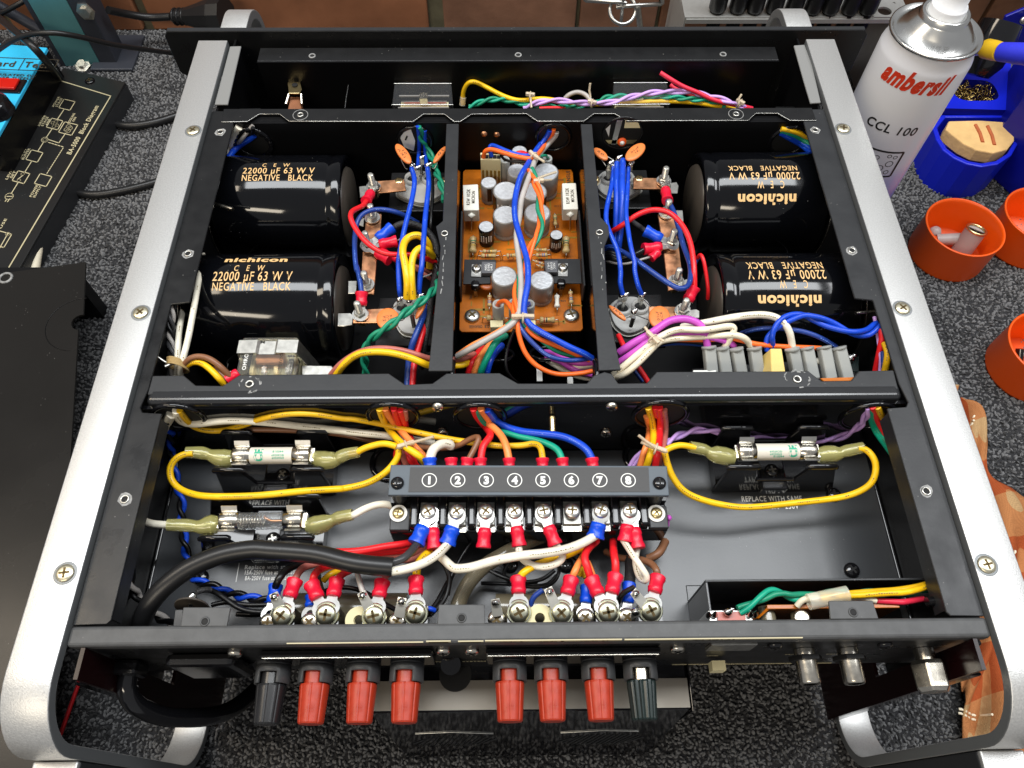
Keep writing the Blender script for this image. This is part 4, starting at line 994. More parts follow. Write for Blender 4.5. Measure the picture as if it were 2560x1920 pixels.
# binding posts
def post_b(i, r, x, kn):
    c = at(r, x, 260, -30.5); X = c.x; Z = -.0385
    root = bpy.data.objects.new('binding_post', None); C.objects.link(root); root.parent = AMP; root.location = (X, 0, Z)
    if kn != 'post_red': root['label'] = 'black binding post' if kn == 'post_black' else 'dark green fluted binding post'
    mb = MB(); n = 32; R_ = .0086; vs = []; fs = []
    # collar with an arched notch on the top side
    y0, y1 = -.0124, -.0212
    for yy in (y0, -.0160, y1):
        for k in range(n):
            t = 2 * math.pi * (k + .5) / n + math.pi / 2; vs.append((R_ * math.cos(t), yy, R_ * math.sin(t)))
    for j in range(2):
        for k in range(n):
            l = (k + 1) % n
            d = min(k, n - 1 - k)
            if (j == 1 and d <= 2) or (j == 0 and d <= 1 and False): continue
            fs.append((j * n + k, j * n + l, (j + 1) * n + l, (j + 1) * n + k))
    mb.add(vs, fs, 'collar_grey', True)
    mb.lathe([(.0085, 0), (.0001, 0.0001)], (0, y0, 0), (0, 1, 0), 'collar_grey', n, False)
    mb.lathe([(R_, 0), (.0068, 0), (.0068, -.0055)], (0, y1, 0), (0, -1, 0), 'collar_grey', n, False, False, False) if False else None
    o = mb.build('collar', root); so = o.modifiers.new('thick', 'SOLIDIFY'); so.thickness = .0014; so.offset = -1
    MB().cyl((0, -.0125, .0006), (0, -.0214, .0006), .0056 if kn != 'post_green' else .005, kn if kn != 'post_green' else 'nickel', n=20).build('stem', root)
    mb = MB(); n = 40; flutes = 8 if kn != 'post_green' else 16; vs = []; L = [(0, .0071), (.0010, .0073), (.0175, .0063), (.0182, .0057)]
    for h, rr in L:
        for k in range(n * 2):
            t = 2 * math.pi * k / (2 * n); g = 1 - (.045 if kn != 'post_green' else .09) * (abs(math.cos(flutes / 2 * t)) ** (40 if kn != 'post_green' else 3)) 
            vs.append((rr * g * math.cos(t), -.0216 - h, rr * g * math.sin(t)))
    m2 = n * 2
    mb.add(vs, [(j * m2 + k, j * m2 + (k + 1) % m2, (j + 1) * m2 + (k + 1) % m2, (j + 1) * m2 + k) for j in range(3) for k in range(m2)], kn, False)
    mb.add(vs[3 * m2:], [tuple(range(m2))], kn); mb.add(vs[:m2], [tuple(reversed(range(m2)))], kn)
    o = mb.build('knob', root)
    return root
for i, (r, x, k) in enumerate((('d', 485, 'post_black'), ('d', 785, 'post_red'), ('d', 1115, 'post_red'), ('d', 1420, 'post_red'), ('e', 205, 'post_red'), ('e', 495, 'post_red'), ('e', 825, 'post_red'), ('e', 1120, 'post_green'))): post_b(i, r, x, k)
# phono sockets and earth nut
for x in (392, 748):
    p = at('c', x, 770, -26); X = p.x; root = MB().lathe([(.0052, 0), (.0052, .0155), (.0046, .0165), (.0035, .0165)], (X, -.0086, -.0315), (0, -1, 0), 'nickel', 28, True, False, False).build('phono_socket', AMP)
    MB().lathe([(.0085, 0), (.0085, .0022)], (X, -.0120, -.0315), (0, -1, 0), 'matt_black', 6, False).build('hex_washer', root)
    MB().lathe([(.0036, 0), (.0001, 0.0001)], (X, -.0245, -.0315), (0, -1, 0), 'hole', 16).build('socket_hole', root)
p = at('c', 1385, 800, -26)
root = MB().lathe([(.0050, 0), (.0050, .006)], (p.x, -.0086, -.033), (0, -1, 0), 'nickel', 24).build('earth_terminal', AMP)
MB().lathe([(.0078, 0), (.0086, .002), (.0084, .0125), (.0070, .0145)], (p.x, -.0145, -.033), (0, -1, 0), 'nickel', 6, False).build('hex_nut', root, bevel=.0006)
for r, x, y in (('c', 118, 690), ('c', 998, 685), ('c', 1700, 675), ('d', 240, 210), ('d', 1680, 195), ('d', 1880, 195), ('e', 1365, 180)):
    p = aty(r, x, y, -.0095); screw((p.x, -.0086, max(p.z, -.066)), RP, 'bakelite' if r == 'c' else 'nickel', R=.0036, H=.0022, ax=(0, -1, .2), slot='hole')
p = aty('e', 1745, 150, -.0095); o = MB().box(p.x - .011, p.x + .011, -.0100, -.0086, p.z - .010, p.z + .004, 'tin').build('slide_switch', RP); MB().box(p.x - .002, p.x + .005, -.0150, -.0101, -.058, -.050, 'ivory').build('slider', RP)
# mains outlet and cord with strain relief
p = aty('V', 1080, 1330, -.0125); MB().box(p.x - .018, p.x + .016, -.0150, -.0086, -.060, -.022, 'bakelite').build('mains_outlet', AMP, bevel=.003)
p = at('V', 465, 1370, -40); root = MB().box(p.x - .0085, p.x + .0075, -.0160, -.0086, -.052, -.036, 'bakelite').build('strain_relief', AMP, 'black clamp gripping the mains cord', bevel=.002)
MB().tube(spline([Vector((p.x, -.009, -.044)), Vector((p.x, -.022, -.048)), Vector((p.x + .004, -.029, -.060)), Vector((p.x + .014, -.031, -.082)), Vector((p.x + .032, -.024, -.112)), Vector((p.x + .045, .004, -.150))], 8), .0050, 'bakelite', 14).build('cord', root)
# transformer box below the rear panel
mb = MB(); a, b = -.0840, .0850
mb.add([(a, -.0312, -.0715), (b, -.0312, -.0715), (b - .002, -.0430, -.2050), (a + .004, -.0430, -.2050), (a, -.0290, -.0715), (b, -.0290, -.0715), (b, -.0290, -.2050), (a, -.0290, -.2050)], [(0, 3, 2, 1), (4, 5, 6, 7), (0, 1, 5, 4), (2, 3, 7, 6), (0, 4, 7, 3), (1, 2, 6, 5)], 'gloss_black')
GF = mb.build('vent_cover', AMP, 'black vented cover under the binding posts')
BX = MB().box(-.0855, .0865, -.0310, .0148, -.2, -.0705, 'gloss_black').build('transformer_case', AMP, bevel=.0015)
MB().box(-.0848, .0858, -.0303, -.0155, -.0703, -.0698, 'box_beige').build('case_top', BX)  # beige ends early; black behind it stands for shade under the rear panel
MB().box(.0866, .0874, -.0325, .0148, -.2, -.0690, 'gloss_black').build('case_flange', BX, bevel=.0003)
p = at('d', 1765, 350, -69.7); MB().lathe([(.0088, 0), (.0001, .0001)], (p.x, p.y, -.0697), (0, 0, 1), 'hole', 30).build('round_opening', BX)
MB().cyl((p.x - .001, p.y + .004, -.069), (p.x - .001, p.y + .001, -.045), .0052, 'gloss_black', n=20).build('hanging_plug', BX)
for s in (-1, 1):
    for i in range(15):
        cx = .045 * s + .001; x = cx - .022 + i * .0031; hh = .016 * math.sqrt(max(0, 1 - ((x - cx) / .024) ** 2))
        MB().tube([Vector((x - .004, -.0383 - hh * .087, -.150 - hh)), Vector((x + .004, -.0383 + hh * .087, -.150 + hh))], .0005, 'satin_black', 4).build('grille_rib', BX)
    MB().tube([Vector((s * .020, -.0364, -.128)), Vector((s * .045, -.0359, -.122)), Vector((s * .066, -.0362, -.126))], .0004, 'tin', 5).build('trim_line', BX)
# ================================================================== MAIN BAY
mat('smoke_solid', (0.15, 0.13, 0.085), 0.2, spec=0.6, coat=0.3); mat('tin_white', (0.8, 0.78, 0.7), 0.3, 0.7, var=0.1)
mat('dark_iridite', (0.16, 0.15, 0.12), 0.22, 1.0, var=0.4, vscale=40, rvar=0.1)
mat('res_tan', '#B49A68', 0.4)
CR = 0.0365; CZc = -0.050
def ray_cyl(r, x, y, Yc, R=CR, Zc=CZc):
    d = ray(*px(r, x, y)); oy, oz = CAMP.y - Yc, CAMP.z - Zc
    a = d.y ** 2 + d.z ** 2; b = 2 * (oy * d.y + oz * d.z); c = oy * oy + oz * oz - R * R; D = b * b - 4 * a * c
    if D < 0: D = 0
    s = (-b - math.sqrt(D)) / (2 * a); p = CAMP + d * s
    return p.x, math.atan2(p.y - Yc, p.z - Zc)
def big_cap(s, xa, xb, row, r, lines, label):
    c = at('p', (xa + xb) / 2, row, CZc * 1000); Yc = c.y
    xa_ = at('p', xa, row, CZc * 1000).x; xb_ = at('p', xb, row, CZc * 1000).x
    outer, inner = (xa_, xb_) if s < 0 else (xb_, xa_)     # outer: side wall end, inner: terminal end
    L = abs(outer - inner); u = Vector((1 if inner > outer else -1, 0, 0))
    o = MB().lathe([(CR - .003, 0), (CR - .0008, .0008), (CR, .003), (CR, L - .012), (CR - .0009, L - .0105), (CR - .0009, L - .009), (CR, L - .0075), (CR, L - .002), (CR - .0006, L), (CR - .003, L + .0006), (CR - .0045, L - .001), (.0001, L - .001)],
                   (outer, Yc, CZc), u, 'cap_black', 96, True, True, False).build('filter_capacitor', AMP, label)
    MB().lathe([(CR - .008, L - .0005), (CR - .009, L + .0015), (.0001, L + .0016)], (outer, Yc, CZc), u, 'end_brown', 40).build('end_disc', o)
    MB().lathe([(.040, 0), (.040, .0008), (CR - .001, .0009)], (outer - u.x * .0022, Yc, CZc), u, 'dark_iridite', 64).build('clamp_disc', o)
    MB().torus((outer - u.x * .0006, Yc, CZc), u, CR + .0012, .0004, 'nickel', 72, 5).build('clamp_edge', o)
    for (st, x0, x1, yt, yb) in lines:
        ym = (yt + yb) / 2
        X0, t0 = ray_cyl(r, x0, ym, Yc); X1, t1 = ray_cyl(r, x1, ym, Yc)
        _, ta = ray_cyl(r, (x0 + x1) / 2, yt, Yc); _, tb = ray_cyl(r, (x0 + x1) / 2, yb, Yc)
        th0 = (ta + tb) / 2; h = abs(ta - tb) * CR; X = (X0 + X1) / 2; sg = 1 if s < 0 else -1
        RR = CR + .00012
        text(st, None, None, None, h, 'print_gold', o, w=abs(X1 - X0), bold=.045 if 'nich' in st else .006,
             fn=lambda a, b, X=X, th0=th0, sg=sg: Vector((X + sg * a, Yc + RR * math.sin(th0 + sg * b / RR), CZc + RR * math.cos(th0 + sg * b / RR))))
    return o, Yc
big_cap(-1, 506, 860, 772, 'L', [('nichicon', 805, 1420, 178, 215), ('C   E   W', 893, 1190, 250, 305), ('22000 \u00b5F 63 W V', 682, 1462, 312, 402), ('NEGATIVE   BLACK', 675, 1448, 418, 498)], 'filter capacitor with gold lettering nearest the lower left')
big_cap(-1, 567, 874, 518, 'F', [('C   E   W', 1092, 1360, 430, 462), ('22000 \u00b5F 63 W V', 900, 1605, 472, 528), ('NEGATIVE   BLACK', 888, 1590, 540, 600)], 'filter capacitor with gold lettering at the upper left')
big_cap(1, 1775, 2100, 770, 'Q', [('NEGATIVE   BLACK', 655, 1408, 222, 285), ('22000 \u00b5F 63 W V', 670, 1440, 300, 388), ('C   E   W', 985, 1262, 400, 478), ('nichicon', 770, 1398, 550, 655)], 'filter capacitor with upside down gold lettering at the lower right')
big_cap(1, 1733, 2026, 510, 'J', [('NEGATIVE   BLACK', 475, 1155, 455, 500), ('22000 \u00b5F 63 W V', 485, 1185, 518, 590), ('C   E   W', 765, 1030, 602, 675), ('nichicon', 572, 1148, 735, 835)], 'filter capacitor with upside down gold lettering at the upper right')
MB().cyl(at('F', 600, 825, -14), at('F', 798, 882, -12), .0013, 'nickel').build('metal_pin', AMP)
MB().cyl(at('Q', 1735, 722, -12), at('Q', 1925, 705, -14), .0011, 'nickel').build('metal_pin', AMP)
# terminal tabs of the capacitors
for r, pts in (('G', [(385, 655), (455, 648), (470, 735), (395, 765)]), ('G', [(385, 990), (440, 960), (430, 1050), (385, 1035)]), ('M', [(278, 402), (365, 402), (360, 500), (345, 525), (275, 528)]), ('M', [(175, 722), (300, 720), (330, 745), (318, 835), (240, 850), (172, 848)]),
               ('I', [(850, 620), (915, 612), (935, 650), (925, 722), (850, 722)]), ('I', [(905, 890), (975, 890), (985, 1000), (915, 1000)]), ('I', [(985, 1580), (1040, 1560), (1050, 1640), (985, 1655)]), ('O', [(1040, 690), (1110, 682), (1142, 700), (1140, 770), (1045, 770)])):
    plate(r, pts, -30, .9, 'tin', 'terminal_tab', bevel=.0003)
# copper bars
bars = [('G', [(560, 603), (830, 583), (850, 692), (568, 722)]), ('G', [(458, 930), (608, 925), (600, 1100), (563, 1350), (533, 1718), (430, 1716), (398, 1680), (420, 1320)]), ('M', [(330, 690), (640, 674), (610, 815), (324, 817)]),
        ('I', [(492, 568), (846, 574), (850, 680), (484, 676)]), ('I', [(730, 930), (888, 930), (940, 1270), (988, 1650), (830, 1685), (790, 1340)]), ('O', [(640, 652), (960, 658), (1042, 690), (1045, 765), (640, 790)])]
BARS = [plate(r, p, -27, 1.6, 'copper', 'bus_bar', bevel=.0003) for r, p in bars]
def stud(r, bx, by, tx, ty, par, nut='zinc', lug=False):
    """nut and washer on the copper bar with a threaded end standing up; (bx,by) nut centre, (tx,ty) tip"""
    b = at(r, bx, by, -26.6)
    R_ = .0040
    mb = MB(); mb.lathe([(.0001, 0), (.0052, 0), (.0052, .0009), (.0001, .0009)], b + Vector((0, 0, .0004)), (0, 0, 1), 'steel', 24, False); w_ = mb.build('washer', par)
    MB().lathe([(R_, 0), (R_, .0026), (R_ * .86, .0031)], b + Vector((0, 0, .0014)), (0.03, 0, 1), nut, 6, False).build('nut', par, bevel=.0002)
    t = b + Vector((random.uniform(-.0004, .0004), random.uniform(-.0003, .0003), .0128))
    mb = MB(); prof = []; n = 11
    for i in range(n): h = .003 + (.0128 - .003) * i / (n - 1); prof += [(.0022, h), (.00185, h + .0004)]
    prof += [(.0014, .0135), (.0001, .0136)]
    mb.lathe(prof, b, (t - b), 'zinc', 14, False, False, False); mb.build('threaded_stud', par)
    MB().lathe([(.0042, 0), (.0042, -.0035), (.0024, -.0036), (.0024, -.007)], b - Vector((0, 0, .0022)), (0, 0, 1), 'brass', 6, False).build('under_nut', par)
for a in (('G', 530, 672, 515, 565, BARS[0]), ('G', 520, 975, 515, 850, BARS[1]), ('G', 475, 1245, 470, 1120, BARS[1]), ('M', 460, 450, 455, 330, BARS[1]), ('M', 402, 745, 392, 655, BARS[2]),
          ('I', 785, 610, 795, 510, BARS[3]), ('I', 810, 930, 818, 820, BARS[4]), ('I', 858, 1225, 872, 1085, BARS[4]), ('I', 908, 1600, 915, 1485, BARS[4]), ('O', 972, 712, 985, 620, BARS[5])): stud(*a)
# power transistors in their grey sockets
def socket(r, outline, bosses, z=-36, label=None):
    P = [at(r, *p, z) for p in outline]; P = spline(P + [P[0]], 4)[:-1]
    o = MB().prism(P, (0, 0, -.003), 'socket_grey').build('transistor_socket', AMP, label, bevel=.0006)
    c = sum(P, Vector()) / len(P)
    MB().prism([c + (p - c) * 1.07 - Vector((0, 0, .0031)) for p in P], (0, 0, -.0015), 'zinc').build('transistor_can', o)
    MB().cbox(c + Vector((0, 0, -.009)), .046, .038, .008, 'black_paint').build('heat_plate', o, bevel=.0006)
    for b in bosses:
        q = at(r, *b, z)
        MB().lathe([(.0060, 0), (.0056, .0028), (.0040, .0030), (.0038, .0005), (.0001, .0004)], q, (0, 0, 1), 'socket_grey', 28, True, False, False).build('boss', o)
        MB().lathe([(.0037, 0), (.0001, .0001)], q + Vector((0, 0, .0007)), (0, 0, 1), 'hole', 20).build('boss_hole', o)
        MB().cyl(q + Vector((0, 0, .0005)), q + Vector((0, 0, .0085)), .0011, 'tin').build('pin', o)
    return o
S1 = socket('G', [(800, 620), (900, 508), (1000, 500), (1110, 520), (1190, 590), (1205, 720), (1090, 790), (1010, 815), (900, 790), (760, 715)], [(915, 592), (1085, 590)])
S2 = socket('M', [(700, 700), (780, 640), (900, 600), (1010, 640), (1060, 720), (1050, 800), (960, 905), (880, 920), (790, 880)], [(815, 680), (985, 660)])
S3 = socket('I', [(80, 610), (150, 540), (220, 500), (400, 500), (500, 550), (560, 640), (550, 690), (400, 770), (330, 775), (200, 730)], [(240, 590), (410, 580)])
S4 = socket('O', [(250, 680), (300, 600), (400, 562), (520, 562), (620, 640), (650, 740), (620, 840), (500, 905), (400, 905), (300, 820)], [(378, 685), (552, 668)])
for r, x, y, p in (('G', 785, 628, S1), ('G', 1237, 618, S1), ('I', 538, 605, S3), ('I', 104, 605, S3)): screw(at(r, x, y, -30) , p, 'brass', R=.0036, H=.003, washer=.0046, wm='zinc')
for p in (Vector((.0, 0, 0)),): pass
def lug(r, x, y, z, par, s=.0018):
    p = at(r, x, y, z); mb = MB()
    mb.lathe([(.0001, -s), (s * .8, -s * .6), (s, 0), (s * .8, s * .6), (.0001, s)], p, (0.2, 0.3, 1), 'solder', 12); mb.lathe([(.0001, -s * .7), (s * .6, 0), (.0001, s * .7)], p + Vector((s * .8, s * .5, s * .3)), (1, 0.3, .4), 'solder', 8)
    mb.box(p.x - s * .9, p.x + s * .9, p.y - .0004, p.y + .0004, p.z - .006, p.z, 'tin'); mb.build('solder_lug', par)
for r, x, y, z, par in (('G', 905, 455, -22, S1), ('G', 1065, 450, -22, S1), ('G', 1000, 375, -18, S1), ('G', 955, 480, -23, S1), ('I', 258, 430, -20, S3), ('I', 340, 378, -18, S3), ('I', 460, 440, -20, S3), ('I', 300, 460, -21, S3),
                     ('M', 785, 590, -24, S2), ('M', 985, 560, -22, S2), ('M', 880, 600, -24, S2), ('M', 1000, 590, -24, S2), ('O', 372, 550, -24, S4), ('O', 410, 545, -22, S4), ('O', 570, 550, -23, S4), ('O', 490, 712, -27, S4)):
    lug(r, x, y, z, par, .0017 if y % 2 else .0021)
for r, a, b, par in (('M', (905, 730), (930, 860), S2), ('O', (490, 760), (462, 850), S4), ('G', (1000, 395), (1000, 540), S1), ('I', (235, 490), (240, 570), S3)):
    MB().cyl(at(r, *a, -24), at(r, *b, -32), .0014, 'tin').build('pin', par)
# orange ceramic discs
def disc(r, c, mj, mn, z, m='ceram_orange', leads=(), s=None, tilt=0.0, par=None, name='disc_capacitor'):
    o = at(r, *c, z); a = at(r, c[0] + mj[0], c[1] + mj[1], z) - o; k = mn / math.hypot(*mj)
    b = at(r, c[0] - mj[1] * k, c[1] + mj[0] * k, z) - o; nrm = a.cross(b).normalized()
    if nrm.z < 0: nrm = -nrm
    mb = MB(); vs = []; n = 28; rings = [(0, 1), (.5, .98), (.85, .8), (.97, .45), (1, 0), (.97, -.45), (.85, -.8), (.5, -.98), (0, -1)]
    for rr, h in rings[1:-1]:
        for i in range(n):
            t = 2 * math.pi * i / n; vs.append(o + (a * math.cos(t) + b * math.sin(t)) * rr + nrm * h * .0013)
    m_ = len(rings) - 2; fs = [(j * n + i, (j + 1) * n + i, (j + 1) * n + (i + 1) % n, j * n + (i + 1) % n) for j in range(m_ - 1) for i in range(n)]
    vs += [o + nrm * .0013, o - nrm * .0013]; fs += [(m_ * n, i, (i + 1) % n) for i in range(n)] + [(m_ * n + 1, (m_ - 1) * n + (i + 1) % n, (m_ - 1) * n + i) for i in range(n)]
    mb.add(vs, fs, m, True); ob = mb.build(name, par or AMP)
    for ld in leads: MB().tube(spline([at(r, x, y, zz) for x, y, zz in ld], 5), .00035, 'tin', 6).build('lead', ob)
    if s:
        ad, bd = a.normalized(), nrm.cross(a.normalized())
        text(s, o + nrm * .0014, ad, bd, .0016, 'print_dark', ob, w=a.length * .9, bold=0)
    return ob
disc('G', (822, 335), (-72, -92), 48, -14, leads=([(800, 390, -15), (840, 470, -20), (865, 485, -23)], [(890, 390, -15), (920, 430, -20), (930, 470, -23)]), s='1KV\n.01')
disc('G', (1184, 345), (62, -80), 28, -16, leads=([(1120, 410, -17), (1100, 450, -20)], [(1160, 420, -17), (1130, 480, -20), (1110, 470, -22)]), s='.01')
disc('I', (163, 338), (70, 52), 40, -16, leads=([(220, 355, -17), (290, 395, -19)], [(175, 395, -17), (215, 455, -20)]), s='20')
disc('I', (507, 318), (92, -72), 62, -13, leads=([(415, 380, -14), (390, 410, -18)], [(510, 370, -14), (480, 420, -18)]), s='.01uF\n1K')
disc('M', (672, 782), (-114, 20), 108, -17, leads=([(700, 680, -18), (750, 650, -22), (790, 620, -24)], [(780, 800, -18), (830, 780, -21), (870, 690, -26)]), s='.01 M\nKCK')
disc('M', (998, 684), (52, -95), 27, -14, 'ceram_orange', leads=([(1040, 610, -15), (1065, 640, -20)], [(960, 770, -15), (925, 740, -22)]))
disc('O', (328, 722), (85, 72), 27, -16, leads=([(300, 655, -18), (350, 600, -22)], [(420, 770, -18), (480, 745, -25)]), s='1KV')
disc('O', (745, 765), (-20, -110), 106, -17, leads=([(660, 660, -19), (600, 600, -22), (580, 570, -24)], [(640, 790, -19), (560, 760, -23), (500, 735, -26)]), s='.01uF\nKCK')
# ------------------------------------------------------------------ circuit board and what is soldered on it
PZ = -45
pb = [at('N', 112, 880, PZ), at('N', 135, 906, PZ), at('N', 1310, 896, PZ), at('N', 1332, 870, PZ), at('H', 1312, 520, PZ), at('H', 1295, 488, PZ), at('H', 250, 490, PZ), at('H', 228, 512, PZ)]
PCB = MB().prism(pb, (0, 0, -.0016), 'pcb').build('circuit_board', AMP, 'amber circuit board crowded with grey cans', bevel=.0002, segs=1)
def onpcb(mb, name, label=None, **k): return mb.build(name, PCB, label, **k)
for i in range(90):      # copper tracks showing through the lacquer
    x = random.uniform(-.038, .036); y = random.uniform(.197, .335); L1 = random.uniform(.003, .014); mb = MB()
    if random.random() < .5: mb.box(x, min(x + L1, .040), y, y + random.uniform(.0006, .0018), -.0449, -.04485, 'pcb_trace')
    else: mb.box(x, x + random.uniform(.0006, .0018), y, y + L1, -.0449, -.04485, 'pcb_trace')
    mb.build('copper_track', PCB)
def pcbtext(s, r, x, y, w_, h, xd, yd): text(s, at(r, x, y, PZ + .2), xd, yd, h, 'print_dark', PCB, w=w_)
pcbtext('ORANGE', 'N', 275, 856, .0085, .0022, (-1, 0, 0), (0, -1, 0)); pcbtext('03', 'N', 385, 853, .003, .0022, (-1, 0, 0), (0, -1, 0))
pcbtext('SANSUI', 'H', 1268, 580, .0155, .0028, (0, 1, 0), (-1, 0, 0))
for s, r, x, y in (('TR03', 'N', 225, 560), ('TR04', 'N', 1130, 600), ('R12', 'N', 620, 180), ('C08', 'N', 900, 190), ('R07', 'H', 1165, 1040), ('C11', 'H', 1160, 850), ('D02', 'H', 1190, 590)): pcbtext(s, r, x, y, .0045, .0014, (0, 1, 0) if x % 2 else (1, 0, 0), (-1, 0, 0) if x % 2 else (0, 1, 0))
def can_c(r, x, y, rx, zt, m='can_grey', topm='can_top', kind='electrolytic_capacitor', text_=None, ro=0):
    c = at(r, x, y, zt); R_ = (at(r, x + rx, y, zt) - at(r, x - rx, y, zt)).length / 2; h = (zt - PZ) * .001
    mb = MB(); mb.lathe([(R_ * .97, 0), (R_, .0006), (R_, h * .16), (R_ * .93, h * .20), (R_ * .93, h * .22), (R_, h * .26), (R_, h - .0008), (R_ * .97, h - .0002), (R_ * .90, h)], (c.x, c.y, PZ * .001), (0, 0, 1), m, 36, True, False, False)
    o = onpcb(mb, kind)
    MB().lathe([(R_ * .91, 0), (R_ * .88, -.0003), (.0001, -.0003)], (c.x, c.y, zt * .001 + .0001), (0, 0, 1), topm, 32, False, False, False).build('top', o)
    if m == 'can_grey' :
        t = 0.6 + ro; MB().cbox(Vector((c.x + R_ * .98 * math.cos(t), c.y + R_ * .98 * math.sin(t), zt * .001 - h * .42)), .0006, R_ * .55, h * .72, 'can_black', rz=t).build('stripe', o)
    if m == 'can_black' or text_:
        for k in range(5):
            t = -math.pi / 2 + (k - 2) * .33; MB().cbox(Vector((c.x + R_ * math.cos(t), c.y + R_ * math.sin(t), zt * .001 - h * (.45 if k % 2 else .5))), .0003, R_ * .14, h * .35, 'print_white', rz=t).build('print_mark', o)
    return o
can_c('H', 785, 305, 76, -24, text_=1); can_c('H', 762, 500, 100, -25, ro=2); can_c('H', 1048, 510, 124, -24, ro=0)
can_c('H', 480, 616, 78, -28, 'can_grey', ro=4.2); can_c('H', 650, 697, 127, -25, text_=1, ro=3); can_c('H', 930, 705, 127, -26, ro=5)
can_c('H', 645, 933, 122, -27, ro=2.5); can_c('H', 962, 912, 130, -27, ro=0.2); can_c('H', 455, 1052, 76, -29, 'can_black'); can_c('H', 1150, 1133, 64, -31, 'can_black')
can_c('N', 556, 355, 128, -27, ro=0.5); can_c('N', 925, 395, 120, -26, ro=-.4)
def sleeve(r, x, y, rx, zt, wirecol=None):
    c = at(r, x, y, zt); R_ = (at(r, x + rx, y, zt) - at(r, x - rx, y, zt)).length / 2; h = (zt - PZ) * .001
    mb = MB(); mb.lathe([(R_ * .95, 0), (R_, .0005), (R_, h - .0006), (R_ * .94, h), (R_ * .62, h), (R_ * .56, h - .003), (.0001, h - .0031)], (c.x, c.y, PZ * .001), (0, 0, 1), 'spade_grey', 30, True, False, False)
    o = onpcb(mb, 'wire_socket'); MB().lathe([(R_ * .55, 0), (.0001, .0001)], (c.x, c.y, zt * .001 - .0028), (0, 0, 1), 'hole', 4).build('socket_hole', o)
sleeve('H', 640, 388, 50, -24); sleeve('H', 1060, 375, 50, -24); sleeve('N', 495, 630, 58, -25); sleeve('N', 800, 630, 58, -25); sleeve('N', 640, 610, 40, -26)
for r, q, s in (('H', [(225, 640), (375, 632), (385, 888), (232, 890)], 1), ('H', [(1205, 622), (1342, 620), (1365, 878), (1215, 882)], -1)):
    P = [at(r, *p, -26) for p in q]
    o = onpcb(MB().prism(P, (0, 0, -.0115), 'cement'), 'cement_resistor', bevel=.0006)
    c = sum(P, Vector()) / 4 + Vector((0, 0, .0002))
    text('R5W 1K\u03a9K\nMICRON', c, (0, 1, 0), (-1, 0, 0), .0024, 'print_dark', o, w=.0165 * .9, bold=.01)
    lx = (P[2] + P[3]) / 2; MB().tube(spline([lx + Vector((0, -.0002, -.004)), lx + Vector((0, -.003, -.006)), lx + Vector((-.0005 * s, -.0045, -.017))], 5), .0004, 'tin', 6).build('lead', o)
    MB().lathe([(.0001, -.0028), (.0028, 0), (.0001, .0028)], lx + Vector((0, -.0002, -.005)), (1, 0, 0), 'cement', 12).build('sealing_bead', o)
for q, wl in (([(240, 1375), (545, 1378), (558, 1400), (500, 1450), (500, 1612), (228, 1618)], 0), ([(1030, 1380), (1050, 1368), (1385, 1370), (1400, 1612), (1110, 1608), (1020, 1560)], 1)):
    P = [at('H', *p, -34) for p in q]; HS = onpcb(MB().prism(P, (0, 0, -.0012), 'satin_black'), 'heat_sink', bevel=.0003)
    xx = [at('H', 222, 1000, -28).x, at('H', 1372, 1000, -28).x][wl]; y0 = at('H', 222, 1645, -28).y; y1 = at('H', 222, 900, -28).y
    mb = MB(); mb.prism([(xx, y1 - .004, -.0445), (xx, y1, -.040), (xx, y1, -.0275), (xx, y0, -.0275), (xx, y0, -.0445)], (.0012 if wl else -.0012, 0, 0), 'satin_black'); mb.build('side_fin', HS, bevel=.0003)
    tq = [(410, 1395), (552, 1398), (548, 1508), (408, 1510)] if not wl else [(1030, 1388), (1166, 1384), (1162, 1500), (1045, 1502)]
    T_ = [at('H', *p, -30) for p in tq]; t = MB().prism(T_, (0, 0, -.0036), 'trans_grey').build('power_transistor', HS, bevel=.0005)
    c = sum(T_, Vector()) / 4 + Vector((0, 0, .0001)); text('NEC\nD382\nL4L1', c, (0, 1, 0) if not wl else (0, -1, 0), (-1, 0, 0) if not wl else (1, 0, 0), .0013, 'print_white', t, w=.006, bold=.01)
    bq = [(315, 1425), (412, 1430), (404, 1548), (308, 1542)] if not wl else [(1166, 1418), (1262, 1415), (1260, 1542), (1168, 1540)]
    MB().prism([at('H', *p, -33) for p in bq], (0, 0, -.0009), 'steel').build('mounting_tab', t)
    screw(at('H', *((360, 1470) if not wl else (1215, 1462)), -32.8), HS, 'steel', R=.0031, H=.0022, slot='slot')
for x, y in ((268, 430), (1120, 412)):
    c = at('N', x, y, -32); o = onpcb(MB().lathe([(.0028, 0), (.0028, .005), (.0026, .0052), (.0001, .0052)], c - Vector((0, 0, .005)), (0, 0, 1), 'can_black', 18, True, True, False), 'small_transistor')
    for k in (-1, 0, 1): MB().cyl(c + Vector((k * .0008, -.0008, -.005)), c + Vector((k * .0008, -.0012, -.013)), .00028, 'tin', n=6).build('lead', o)
disc('N', (385, 450), (72, 0), 46, -37, 'ceram_brown', par=PCB)
disc('H', (455, 1625), (65, 0), 30, -37, 'ceram_brown', par=PCB)
